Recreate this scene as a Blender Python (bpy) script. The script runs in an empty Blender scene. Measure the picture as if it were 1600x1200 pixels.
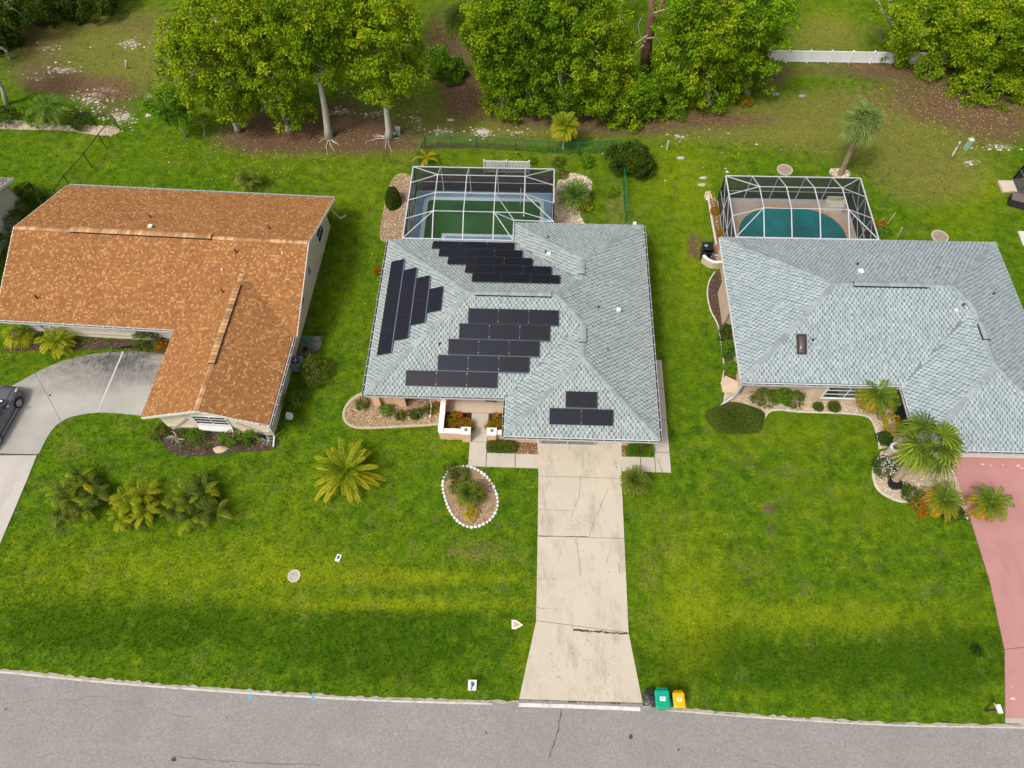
import bpy, math, random
import numpy as np
from mathutils import Matrix, Vector
R = math.radians
sc = bpy.context.scene
COL = sc.collection
random.seed(5)

# ------------------------------------------------------------------ camera, sky, sun, exposure
CAM_H, FPX, PITCH, ROLL = 38.0, 1077.98, R(60.2912), R(-.9857)
cd = bpy.data.cameras.new('camera')
cam = bpy.data.objects.new('camera', cd); COL.objects.link(cam)
cd.sensor_width = 36.0; cd.sensor_fit = 'HORIZONTAL'; cd.lens = 36.0*FPX/1600.0
cd.clip_start = 0.5; cd.clip_end = 2000.0
cam.matrix_world = Matrix.Translation((0, 0, CAM_H)) @ Matrix.Rotation(R(90)-PITCH, 4, 'X') @ Matrix.Rotation(ROLL, 4, 'Z')
sc.camera = cam
SUN_EL, SUN_AZ = R(56), R(228)            # azimuth clockwise from +Y: light from behind and left of the camera
w = bpy.data.worlds.new('World'); sc.world = w; w.use_nodes = True
nt = w.node_tree; nt.nodes.clear()
sky = nt.nodes.new('ShaderNodeTexSky'); sky.sky_type = 'NISHITA'; sky.sun_disc = False
sky.sun_elevation = SUN_EL; sky.sun_rotation = SUN_AZ
sky.air_density = 1.0; sky.dust_density = 6.0; sky.ozone_density = 1.0
hsv = nt.nodes.new('ShaderNodeHueSaturation'); hsv.inputs['Saturation'].default_value = 0.38   # cloud cover: pale sky
bg = nt.nodes.new('ShaderNodeBackground'); bg.inputs['Strength'].default_value = 0.115
wo = nt.nodes.new('ShaderNodeOutputWorld')
nt.links.new(sky.outputs[0], hsv.inputs['Color']); nt.links.new(hsv.outputs[0], bg.inputs[0]); nt.links.new(bg.outputs[0], wo.inputs[0])
sd = bpy.data.lights.new('sun', 'SUN'); sd.energy = 1.5; sd.angle = R(10); sd.color = (1.0, .95, .87)
sun = bpy.data.objects.new('sun', sd); COL.objects.link(sun)
_d = Vector((math.sin(SUN_AZ)*math.cos(SUN_EL), math.cos(SUN_AZ)*math.cos(SUN_EL), math.sin(SUN_EL)))
sun.rotation_euler = _d.to_track_quat('Z', 'Y').to_euler()
sun.location = (-30, -30, 60)
sc.view_settings.view_transform = 'Standard'; sc.view_settings.look = 'None'
sc.view_settings.gamma = 1.0; sc.view_settings.use_curve_mapping = False
sc.view_settings.exposure = 0.4

# ------------------------------------------------------------------ photo pixel (1600x1200) -> place on a level plane of the site
def unp(u, v, z=0.0):
    cr, sr = math.cos(ROLL), math.sin(ROLL); du, dv = u-800, v-600
    a = du*cr+dv*sr; b = -du*sr+dv*cr; c, s = math.cos(PITCH), math.sin(PITCH)
    d = (a, FPX*c-b*s, -FPX*s-b*c); t = (z-CAM_H)/d[2]
    return (d[0]*t, d[1]*t)
def U3(u, v, z=0.0):
    p = unp(u, v, z); return (p[0], p[1], z)
def proj(P):
    P = np.atleast_2d(P).astype(float); c, s = math.cos(PITCH), math.sin(PITCH)
    x, y, z = P[:, 0], P[:, 1], P[:, 2]-CAM_H
    Z = np.maximum(y*c-z*s, 1.0); V = -y*s-z*c; u = FPX*x/Z; v = FPX*V/Z; cr, sr = math.cos(ROLL), math.sin(ROLL)
    return np.stack([800+u*cr-v*sr, 600+u*sr+v*cr], 1)
def height_at(u, v, Y):                      # height at which the sight line through a pixel passes over the line Y
    lo, hi = -1.0, 30.0
    for _ in range(40):
        m = (lo+hi)/2
        if unp(u, v, m)[1] > Y: lo = m
        else: hi = m
    return m
class Frame:                                  # a lot's own axes (each house is turned a little)
    def __init__(s, deg): s.a = R(deg); s.c, s.s = math.cos(s.a), math.sin(s.a)
    def w(s, x, y, z=0.0): return (x*s.c-y*s.s, x*s.s+y*s.c, z)
    def l(s, X, Y): return (X*s.c+Y*s.s, -X*s.s+Y*s.c)
FM, FR, FL, FW = Frame(-2.884), Frame(-2.715), Frame(-5.032), Frame(0)

# ------------------------------------------------------------------ mesh building
class MB:
    def __init__(s): s.v = []; s.f = []; s.t = []; s.n = 0
    def add(s, v, f, tint=.5):
        v = np.asarray(v, float).reshape(-1, 3)
        if isinstance(f, np.ndarray): s.f.append(f.astype(np.int64)+s.n)
        else:
            d = {}
            for q in f: d.setdefault(len(q), []).append(q)
            for k in d: s.f.append(np.array(d[k], np.int64)+s.n)
        s.v.append(v); s.t.append(np.broadcast_to(np.asarray(tint, float), (len(v),)).copy()); s.n += len(v)
        return s
    def box(s, c, d, F=None, rz=0, tint=.5):  # centre, size
        x, y, z = d[0]/2, d[1]/2, d[2]/2
        v = np.array([(a*x, b*y, e*z) for e in (-1, 1) for b in (-1, 1) for a in (-1, 1)])
        if rz: v[:, :2] = v[:, :2] @ np.array([[math.cos(rz), math.sin(rz)], [-math.sin(rz), math.cos(rz)]])
        v = v+np.array(c)
        if F: v = np.array([F.w(*q) for q in v])
        return s.add(v, [(0, 2, 3, 1), (4, 5, 7, 6), (0, 1, 5, 4), (2, 6, 7, 3), (0, 4, 6, 2), (1, 3, 7, 5)], tint)
    def beam(s, p0, p1, wd=.06, ht=None, tint=.5):  # square bar between two points
        p0, p1 = np.array(p0, float), np.array(p1, float); d = p1-p0; L = np.linalg.norm(d)
        if L < 1e-6: return s
        d /= L; up = np.array([0, 0, 1.]) if abs(d[2]) < .95 else np.array([0, 1., 0])
        a = np.cross(d, up); a /= np.linalg.norm(a); b = np.cross(a, d); ht = ht or wd
        v = [p+i*a*wd/2+j*b*ht/2 for p in (p0, p1) for i, j in ((-1, -1), (1, -1), (1, 1), (-1, 1))]
        return s.add(v, [(0, 3, 2, 1), (4, 5, 6, 7), (0, 1, 5, 4), (1, 2, 6, 5), (2, 3, 7, 6), (3, 0, 4, 7)], tint)
    def tube(s, pts, rad, n=8, tint=.5, cap=True):
        pts = [np.array(p, float) for p in pts]; m = len(pts)
        rad = rad if hasattr(rad, '__len__') else [rad]*m
        V = []
        for i, p in enumerate(pts):
            d = pts[min(i+1, m-1)]-pts[max(i-1, 0)]; d = d/max(np.linalg.norm(d), 1e-9)
            up = np.array([0, 0, 1.]) if abs(d[2]) < .9 else np.array([1., 0, 0])
            a = np.cross(d, up); a /= np.linalg.norm(a); b = np.cross(a, d)
            for k in range(n):
                t = 2*math.pi*k/n; V.append(p+rad[i]*(a*math.cos(t)+b*math.sin(t)))
        F = [(i*n+k, i*n+(k+1) % n, (i+1)*n+(k+1) % n, (i+1)*n+k) for i in range(m-1) for k in range(n)]
        if cap:
            s.add(V, F+[tuple(range(n))[::-1], tuple((m-1)*n+k for k in range(n))], tint)
        else: s.add(V, F, tint)
        return s
    def disc(s, c, r, z0, z1, n=20, r2=None):
        r2 = r if r2 is None else r2
        V = [(c[0]+q*math.cos(2*math.pi*k/n), c[1]+q*math.sin(2*math.pi*k/n), z) for z, q in ((z0, r), (z1, r2)) for k in range(n)]
        return s.add(V, [(k, (k+1) % n, n+(k+1) % n, n+k) for k in range(n)]+[tuple(n+k for k in range(n)), tuple(range(n))[::-1]])
    def prism(s, poly, z0, z1, tint=.5):
        n = len(poly); A = sum(poly[i][0]*poly[(i+1) % n][1]-poly[(i+1) % n][0]*poly[i][1] for i in range(n))
        if A < 0: poly = poly[::-1]
        V = [(p[0], p[1], z0) for p in poly]+[(p[0], p[1], z1) for p in poly]
        return s.add(V, [tuple(n+k for k in range(n)), tuple(range(n))[::-1]]+[(k, (k+1) % n, n+(k+1) % n, n+k) for k in range(n)], tint)
    def ribbon(s, pts, wd, z, F=None, h=0):
        pts = [np.array(p[:2], float) for p in pts]; L = []; Rr = []
        for i, p in enumerate(pts):
            d = pts[min(i+1, len(pts)-1)]-pts[max(i-1, 0)]; d /= max(np.linalg.norm(d), 1e-9)
            n = np.array([-d[1], d[0]]); ww = wd if not hasattr(wd, '__len__') else wd[i]
            L.append(p+n*ww/2); Rr.append(p-n*ww/2)
        m = len(pts)
        if h:
            V = [(q[0], q[1], z) for q in L]+[(q[0], q[1], z) for q in Rr]+[(q[0], q[1], z-h) for q in L]+[(q[0], q[1], z-h) for q in Rr]
            s.add(V, [(i, m+i, m+i+1, i+1) for i in range(m-1)]+[(i, i+1, 2*m+i+1, 2*m+i) for i in range(m-1)]+[(m+i, 3*m+i, 3*m+i+1, m+i+1) for i in range(m-1)]+[(0, 2*m, 3*m, m), (m-1, 2*m-1, 4*m-1, 3*m-1)])
        else:
            s.add([(q[0], q[1], z) for q in L]+[(q[0], q[1], z) for q in Rr], [(i, m+i, m+i+1, i+1) for i in range(m-1)])
        return s
    def xf(s, M):
        M = np.array(M); s.v = [(v @ M[:3, :3].T)+M[:3, 3] for v in s.v]; return s
    def bounds(s):
        v = np.concatenate(s.v); return v.min(0), v.max(0)
    def mesh(s, name, mat, smooth=False, off=None):
        me = bpy.data.meshes.new(name)
        v = np.concatenate(s.v)
        if off is not None: v = v-np.array(off)
        me.vertices.add(len(v)); me.vertices.foreach_set('co', v.astype(np.float32).ravel())
        idx = np.concatenate([f.ravel() for f in s.f]); tot = np.concatenate([np.full(len(f), f.shape[1]) for f in s.f])
        st = np.concatenate([[0], np.cumsum(tot)[:-1]])
        me.loops.add(len(idx)); me.loops.foreach_set('vertex_index', idx.astype(np.int32))
        me.polygons.add(len(tot)); me.polygons.foreach_set('loop_start', st.astype(np.int32))
        try: me.polygons.foreach_set('loop_total', tot.astype(np.int32))
        except Exception: pass
        me.polygons.foreach_set('use_smooth', np.full(len(tot), smooth))
        me.update(calc_edges=True)
        a = me.attributes.new('tint', 'FLOAT', 'POINT'); a.data.foreach_set('value', np.concatenate(s.t).astype(np.float32))
        me.materials.append(mat)
        return me

XF = {}
def tag(o, label=None, cat=None, group=None, kind=None):
    if label: o['label'] = label
    if cat: o['category'] = cat
    if group: o['group'] = group
    if kind: o['kind'] = kind
    return o
def thing(name, label, cat, loc, rz=0, group=None, kind=None):
    o = bpy.data.objects.new(name, None); COL.objects.link(o); o.location = loc; o.rotation_euler = (0, 0, rz)
    o.empty_display_size = .3
    XF[o.name] = Matrix.Translation(loc) @ Matrix.Rotation(rz, 4, 'Z')
    return tag(o, label, cat, group, kind)
def part(name, mb, mat, parent, kind=None, label=None, smooth=False, local=False):
    M = XF[parent.name]
    if not local: mb.xf(M.inverted())
    o = bpy.data.objects.new(name, mb.mesh(name, mat, smooth)); COL.objects.link(o); o.parent = parent
    XF[o.name] = M
    return tag(o, label, kind=kind)
def inst(name, me, parent, M, world=True, kind=None):   # another part sharing mesh data
    o = bpy.data.objects.new(name, me); COL.objects.link(o); o.parent = parent
    o.matrix_local = (XF[parent.name].inverted() @ M) if world else M
    XF[o.name] = XF[parent.name] @ o.matrix_local
    if kind: o['kind'] = kind
    return o
def solo(name, mb, mat, label=None, cat=None, group=None, kind=None, smooth=False):
    lo, hi = mb.bounds(); off = ((lo[0]+hi[0])/2, (lo[1]+hi[1])/2, lo[2])
    if kind == 'structure': off = (0, 0, 0)
    o = bpy.data.objects.new(name, mb.mesh(name, mat, smooth, off)); COL.objects.link(o); o.location = off
    XF[o.name] = Matrix.Translation(off)
    return tag(o, label, cat, group, kind)
def copy_tree(o, loc, rz=0, label=None, scale=1.0):
    def cp(a, par):
        c = a.copy(); COL.objects.link(c); c.parent = par
        for ch in list(a.children): cp(ch, c)
        return c
    c = cp(o, None); c.location = loc; c.rotation_euler = (0, 0, rz); c.scale = (scale,)*3
    if label: c['label'] = label
    XF[c.name] = Matrix.Translation(loc) @ Matrix.Rotation(rz, 4, 'Z')
    return c

# ------------------------------------------------------------------ materials
def newmat(name):
    m = bpy.data.materials.new(name); m.use_nodes = True; n = m.node_tree.nodes; n.clear()
    out = n.new('ShaderNodeOutputMaterial'); return m, m.node_tree, out
class NT:
    def __init__(s, t): s.t = t
    def n(s, typ, **kw):
        x = s.t.nodes.new(typ)
        for k, v in kw.items(): setattr(x, k, v)
        return x
    def link(s, a, b): s.t.links.new(a, b)
    def noise(s, scale, detail=4, rough=.6, vec=None, stretch=None):
        g = s.n('ShaderNodeNewGeometry'); v = vec or g.outputs['Position']
        if stretch:
            mp = s.n('ShaderNodeMapping'); mp.inputs['Scale'].default_value = stretch; s.link(v, mp.inputs[0]); v = mp.outputs[0]
        x = s.n('ShaderNodeTexNoise'); x.inputs['Scale'].default_value = scale; x.inputs['Detail'].default_value = detail
        x.inputs['Roughness'].default_value = rough; s.link(v, x.inputs['Vector']); return x.outputs['Fac']
    def mix(s, fac, a, b):
        x = s.n('ShaderNodeMix', data_type='RGBA')
        s._in(fac, x.inputs[0]); s._in(a, x.inputs[6]); s._in(b, x.inputs[7]); return x.outputs[2]
    def _in(s, v, sock):
        if hasattr(v, 'links') or hasattr(v, 'is_linked'): s.link(v, sock)
        elif isinstance(v, (tuple, list)): sock.default_value = (*v[:3], 1) if len(sock.default_value) == 4 else v
        else: sock.default_value = v
    def math(s, op, a, b=None, clamp=False):
        x = s.n('ShaderNodeMath', operation=op, use_clamp=clamp); s._in(a, x.inputs[0])
        if b is not None: s._in(b, x.inputs[1])
        return x.outputs[0]
    def ramp(s, fac, stops, const=False):
        x = s.n('ShaderNodeValToRGB'); x.color_ramp.interpolation = 'CONSTANT' if const else 'LINEAR'
        e = x.color_ramp.elements
        while len(e) < len(stops): e.new(.5)
        for i, (p, c) in enumerate(stops):
            e[i].position = p; e[i].color = (*c[:3], 1) if isinstance(c, (tuple, list)) else (c, c, c, 1)
        s.link(fac, x.inputs[0]); return x.outputs[0]
    def attr(s, name):
        x = s.n('ShaderNodeAttribute', attribute_name=name); return x.outputs['Fac']
    def rand(s): return s.n('ShaderNodeNewGeometry').outputs['Random Per Island']
    def bsdf(s, out, col, rough=.8, spec=.3, metal=0, bump=None, bstr=.3, bdist=.02):
        p = s.n('ShaderNodeBsdfPrincipled'); s._in(col, p.inputs['Base Color']); s._in(rough, p.inputs['Roughness'])
        p.inputs['Specular IOR Level'].default_value = spec; p.inputs['Metallic'].default_value = metal
        if bump is not None:
            b = s.n('ShaderNodeBump'); b.inputs['Strength'].default_value = bstr; b.inputs['Distance'].default_value = bdist
            s.link(bump, b.inputs['Height']); s.link(b.outputs[0], p.inputs['Normal'])
        s.link(p.outputs[0], out.inputs[0]); return p
def sc3(c, k): return tuple(min(1, x*k) for x in c)
def plain(name, col, rough=.75, var=.12, scale=1.5, fine=25, bstr=.15, spec=.3, metal=0, dirt=None, dirtamt=.5, dscale=.8, stretch=None):
    m, t, out = newmat(name); n = NT(t)
    a = n.noise(scale, 5, .65); b = n.noise(fine, 3, .7)
    f = n.math('ADD', n.math('MULTIPLY', a, .65), n.math('MULTIPLY', b, .35))
    c = n.ramp(f, [(.3, sc3(col, 1-var)), (.7, sc3(col, 1+var))])
    if dirt:
        d = n.noise(dscale, 7, .72, stretch=stretch)
        c = n.mix(n.math('MULTIPLY', n.ramp(d, [(.48, 0.), (.72, 1.)]), dirtamt), c, dirt)
    n.bsdf(out, c, rough, spec, metal, b, bstr, .01); return m
def island(name, stops, rough=.85, spec=.2, const=False, scale=.6, var=.2, bstr=.2, fine=30):
    m, t, out = newmat(name); n = NT(t)
    c = n.ramp(n.rand(), stops, const)
    a = n.noise(scale, 5, .65); k = n.ramp(a, [(.3, 1-var), (.7, 1+var*.6)])
    x = n.n('ShaderNodeMix', data_type='RGBA', blend_type='MULTIPLY'); x.inputs[0].default_value = 1
    n.link(c, x.inputs[6]); n.link(k, x.inputs[7])
    n.bsdf(out, x.outputs[2], rough, spec, 0, n.noise(fine, 3), bstr, .01); return m
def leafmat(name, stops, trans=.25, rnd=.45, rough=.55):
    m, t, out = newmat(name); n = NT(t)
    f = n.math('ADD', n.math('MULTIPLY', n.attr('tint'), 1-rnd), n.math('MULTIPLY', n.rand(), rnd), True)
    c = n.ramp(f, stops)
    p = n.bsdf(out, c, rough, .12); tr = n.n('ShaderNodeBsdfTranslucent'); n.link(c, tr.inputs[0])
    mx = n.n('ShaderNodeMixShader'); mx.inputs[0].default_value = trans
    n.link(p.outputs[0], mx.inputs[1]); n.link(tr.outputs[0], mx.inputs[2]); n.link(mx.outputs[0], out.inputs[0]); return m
def screenmat(name, col, base, graz):
    m, t, out = newmat(name); n = NT(t)
    lw = n.n('ShaderNodeLayerWeight'); lw.inputs[0].default_value = .5
    f = n.math('ADD', n.math('MULTIPLY', n.math('POWER', lw.outputs['Facing'], 2.0), graz), base, True)
    d = n.n('ShaderNodeBsdfDiffuse'); d.inputs[0].default_value = (*col, 1); tr = n.n('ShaderNodeBsdfTransparent')
    mx = n.n('ShaderNodeMixShader'); n.link(f, mx.inputs[0]); n.link(tr.outputs[0], mx.inputs[1]); n.link(d.outputs[0], mx.inputs[2])
    n.link(mx.outputs[0], out.inputs[0]); return m
G = {}
G['orange_shingle'] = island('orange_shingle', [(0, (.27, .115, .038)), (.5, (.335, .148, .050)), (.78, (.37, .172, .062)), (.84, (.42, .215, .083)), (1, (.49, .275, .118))], var=.1)
G['orange_under'] = plain('orange_under', (.24, .10, .035), .9, .15, 1.2)
G['orange_cap'] = island('orange_cap', [(0, (.33, .17, .08)), (.5, (.48, .26, .12)), (1, (.62, .38, .2))])
G['grey_shingle'] = island('grey_shingle', [(0, (.30, .345, .34)), (.35, (.335, .385, .375)), (.7, (.355, .405, .395)), (1, (.39, .44, .43))], var=.1)
G['grey_under'] = plain('grey_under', (.155, .185, .18), .9, .2, 1.2)
G['blue_shingle'] = island('blue_shingle', [(0, (.295, .35, .365)), (.35, (.33, .39, .405)), (.7, (.355, .415, .43)), (1, (.39, .45, .465))], var=.1)
G['blue_under'] = plain('blue_under', (.16, .19, .20), .9, .2, 1.2)
G['grey_cap'] = island('grey_cap', [(0, (.235, .28, .275)), (1, (.32, .37, .365))])
G['brown_shingle'] = island('brown_shingle', [(0, (.2, .16, .14)), (.6, (.3, .25, .22)), (1, (.42, .36, .32))])
G['black_vent'] = plain('black_vent', (.02, .02, .022), .5)
G['white'] = plain('white_paint', (.78, .78, .76), .45, .05, .8, dirt=(.45, .43, .38), dirtamt=.35)
G['alum'] = plain('white_aluminium', (.56, .58, .61), .4, .05, .8, dirt=(.4, .4, .38), dirtamt=.3, dscale=2)
G['gutter_dirt'] = plain('gutter_debris', (.05, .045, .04), .9, .4, 6)
G['peach'] = plain('peach_stucco', (.80, .50, .33), .85, .07, .7, 40, .3, dirt=(.5, .36, .25), dirtamt=.35)
G['tan'] = plain('tan_stucco', (.60, .46, .34), .85, .07, .7, 40, .3, dirt=(.36, .29, .22), dirtamt=.4)
G['cream'] = plain('cream_stucco', (.74, .66, .52), .85, .06, .7, 40, .3, dirt=(.5, .45, .36), dirtamt=.4)
G['offwhite'] = plain('offwhite_stucco', (.62, .60, .52), .85, .06, .7, 40, .3, dirt=(.42, .40, .34), dirtamt=.4)
G['trim_tan'] = plain('trim_tan', (.52, .42, .32), .8)
G['glass'] = plain('window_glass', (.03, .04, .055), .08, .2, .7, 3, 0, spec=.8)
G['dark'] = plain('black_and_shade', (.015, .014, .014), .7)
G['panel'] = None
G['bark'] = plain('grey_bark', (.50, .47, .40), .9, .2, 3, 30, .7, dirt=(.24, .2, .16), dirtamt=.6, dscale=3)
G['bark_red'] = plain('red_bark', (.2, .105, .065), .9, .3, 3, 30, .8)
G['palm_bark'] = plain('palm_bark', (.33, .25, .17), .95, .25, 4, 30, .9, stretch=(1, 1, 6), dirt=(.14, .10, .07), dirtamt=.6, dscale=3)
G['twig'] = plain('dry_twig', (.45, .37, .28), .9, .2)
G['plastic_black'] = plain('black_plastic', (.015, .016, .018), .4)
def gl(x): return x
TREE_Y = leafmat('foliage_yellow_green', [(0, (.025, .065, .003)), (.35, (.125, .235, .004)), (.7, (.28, .40, .006)), (1, (.54, .52, .012))])
TREE_G = leafmat('foliage_green', [(0, (.020, .060, .003)), (.4, (.10, .20, .004)), (.75, (.20, .35, .006)), (1, (.38, .50, .012))])
TREE_D = leafmat('foliage_dark', [(0, (.014, .036, .004)), (.5, (.048, .092, .006)), (1, (.13, .19, .012))])
BUSH_O = leafmat('foliage_olive', [(0, (.03, .05, .008)), (.5, (.09, .13, .014)), (1, (.22, .24, .03))])
BUSH_V = leafmat('foliage_vivid', [(0, (.03, .085, .005)), (.5, (.10, .215, .008)), (1, (.24, .40, .015))])
CROTON = leafmat('foliage_croton', [(0, (.04, .09, .008)), (.48, (.13, .19, .01)), (.60, (.42, .28, .01)), (.75, (.60, .13, .01)), (1, (.5, .03, .015))], rnd=.75)
GOLD = leafmat('foliage_golden', [(0, (.12, .13, .01)), (.5, (.38, .32, .01)), (1, (.62, .42, .02))])
FROND_Y = leafmat('frond_yellow_green', [(0, (.055, .13, .006)), (.40, (.24, .30, .010)), (.8, (.52, .44, .015)), (1, (.5, .36, .05))], rnd=.3)
FROND_G = leafmat('frond_green', [(0, (.025, .07, .012)), (.5, (.08, .17, .02)), (1, (.26, .30, .04))], rnd=.35)
FROND_B = leafmat('frond_grey_green', [(0, (.06, .11, .025)), (.5, (.17, .25, .06)), (1, (.36, .42, .12))], rnd=.35)
FROND_O = leafmat('frond_orange', [(0, (.05, .11, .014)), (.45, (.13, .22, .018)), (.7, (.45, .30, .015)), (1, (.70, .25, .012))], rnd=.3)
FROND_D = leafmat('frond_dark', [(0, (.012, .035, .005)), (.4, (.06, .115, .010)), (.75, (.20, .23, .025)), (1, (.42, .32, .14))], rnd=.4)
FROND_F = leafmat('frond_bright', [(0, (.03, .07, .008)), (.4, (.13, .20, .015)), (.75, (.28, .36, .03)), (1, (.5, .42, .06))], rnd=.25)
# ------------------------------------------------------------------ ground and its cover
BL = {
 'lime': [(250,890,260,44,.75),(640,903,190,11,1.2),(640,943,190,10,1.2),(520,760,80,60,.25),(560,880,120,16,.4),(1080,1000,40,60,.5),(1080,900,60,90,.8),(1270,962,210,26,.9),(1240,680,160,26,.4),(1220,110,40,20,.5),(1290,40,50,40,.7),(860,250,200,20,.3),(1080,420,26,110,.6),(1060,280,70,60,.6),(440,240,120,26,.35),(560,300,60,60,.4),(590,560,26,80,.3),(130,240,60,30,.3),(1500,330,60,60,.4),(1230,210,50,20,.4),(430,850,60,90,.35),(680,690,60,40,.3),(1330,800,100,60,.25),(1540,290,40,30,.6),(520,450,26,60,.3),(830,1040,20,50,.5)],  # soft patches of real ground cover, given by where they lie in the photograph (u, v, ru, rv, amount)
 'dirt': [(500,205,110,34,1.1),(585,215,60,22,.9),(400,215,70,25,.8),(450,170,120,12,.6),(715,125,26,60,.9),(745,150,40,30,.8),(560,150,60,12,.4),
          (1080,188,160,16,.8),(1250,110,90,14,.5),(1480,148,120,34,.85),(1560,185,90,26,.75),(1400,110,70,14,.9),(1560,215,60,20,.5),
          (165,140,70,20,.9),(60,110,70,30,.55),(180,175,40,14,.6),(90,130,50,14,.8),(230,40,110,22,.45),(60,60,60,30,.5),(1400,55,40,14,.8),(1205,125,20,25,.8),
          (690,60,40,60,.6),(1185,430,0,0,0),(1085,385,14,24,.9),(1500,180,60,14,.6),(885,180,60,12,.6),(960,205,90,10,.6),(820,190,70,14,.5),
          (180,865,12,4,.35),(190,835,40,6,.25),(1200,795,10,12,.9),(1205,828,14,14,.5),(1165,722,14,10,.5),(1225,728,12,8,.5),(1180,700,40,20,.22),(1300,780,30,10,.3),(1000,800,12,30,.35),(1005,880,14,40,.35),(680,810,8,4,1.2),(1432,270,30,14,.35),(1390,290,20,10,.3),(120,690,14,6,.35),
          (205,420,0,0,0),(720,228,120,5,.7),(890,250,90,6,.4),(735,260,70,4,.5)],
 'sand': [(425,168,34,7,1.),(530,175,26,4,.9),(590,178,20,4,.9),(655,190,8,12,.7),(690,205,26,5,.9),(755,206,16,6,1.),(800,207,26,3,.6),(590,215,16,6,.4),
          (200,68,16,8,.9),(70,75,18,5,.8),(100,110,30,7,.8),(60,122,20,5,.7),(140,155,24,14,.8),(190,185,16,16,.8),(170,140,30,9,.6),(235,150,16,4,.7),
          (245,60,20,8,.5),(290,20,10,8,.4),(1150,30,0,0,0),(1060,215,10,6,.8),(1075,245,8,3,.5),(1560,228,24,4,.7),(1515,255,14,8,.8),(1100,285,6,4,.7),(1570,230,30,4,.5),
          (1205,145,26,6,.5),(1215,163,0,0,0),(535,140,14,5,.6),(640,120,20,8,.5),(690,40,20,6,.5),(1130,285,10,3,.6),(1345,150,12,5,.5),(185,182,30,4,.5)],
 'dry':  [(150,80,190,60,.75),(330,70,120,60,.5),(1150,195,260,30,.75),(760,200,160,34,.7),(1400,190,200,60,.5),(1470,270,110,50,.5),(1290,60,100,50,.35),(620,120,120,60,.5),(740,185,90,20,.9),(860,190,80,14,.7),(300,60,80,40,.5),(120,30,90,30,.6),(200,110,60,20,.5),(1350,220,120,40,.5),(1300,160,90,20,.6),(1450,280,70,40,.7),
          (640,240,40,30,.4),(1180,200,80,20,.5),(1290,60,60,40,.5),(960,320,20,60,.6),(1000,330,30,40,.3),(760,860,60,22,.6),(1010,900,20,60,.35),(1180,880,60,30,.4),
          (110,700,30,30,.5),(60,900,50,20,.3),(1240,740,60,20,.4),(690,740,40,12,.2),(1380,880,60,40,.2),(100,210,80,30,.3),(1150,330,30,20,.35),(720,865,30,10,.5),
          (560,270,60,30,.3),(1050,850,30,60,.35),(500,960,60,8,.3),(60,480,40,20,.3),(20,560,40,30,.3)],
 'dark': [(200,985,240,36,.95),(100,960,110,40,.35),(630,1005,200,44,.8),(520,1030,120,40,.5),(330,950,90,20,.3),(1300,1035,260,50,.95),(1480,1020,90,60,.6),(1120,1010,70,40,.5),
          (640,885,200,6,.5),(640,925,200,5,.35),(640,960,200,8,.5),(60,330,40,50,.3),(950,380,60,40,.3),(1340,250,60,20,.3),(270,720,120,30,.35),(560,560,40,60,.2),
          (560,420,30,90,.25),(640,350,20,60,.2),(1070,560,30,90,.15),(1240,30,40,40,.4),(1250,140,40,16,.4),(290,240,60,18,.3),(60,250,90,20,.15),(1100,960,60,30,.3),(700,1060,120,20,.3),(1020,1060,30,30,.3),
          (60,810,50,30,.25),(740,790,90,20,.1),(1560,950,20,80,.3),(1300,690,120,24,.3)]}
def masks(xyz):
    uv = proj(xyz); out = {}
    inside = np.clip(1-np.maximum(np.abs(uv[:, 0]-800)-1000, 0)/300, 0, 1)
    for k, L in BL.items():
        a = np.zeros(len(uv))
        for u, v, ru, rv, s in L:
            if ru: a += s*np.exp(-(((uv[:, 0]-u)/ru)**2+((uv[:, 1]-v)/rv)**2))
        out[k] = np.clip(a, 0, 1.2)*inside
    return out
def axis(lo, hi, step, far):
    a = list(np.arange(lo, hi+1e-6, step)); s = step; x = hi
    while x < far: s *= 1.35; x += s; a.append(x)
    s = step; x = lo
    while x > -far: s *= 1.35; x -= s; a.insert(0, x)
    return np.array(a)
gx, gy = axis(-52, 52, .28, 900), axis(-4, 72, .28, 900)
X, Y = np.meshgrid(gx, gy); P = np.stack([X.ravel(), Y.ravel(), np.zeros(X.size)], 1)
nx, ny = len(gx), len(gy)
ii = (np.arange(ny-1)[:, None]*nx+np.arange(nx-1)[None, :]).ravel()
gm = MB(); gm.add(P, np.stack([ii, ii+1, ii+nx+1, ii+nx], 1))
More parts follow.
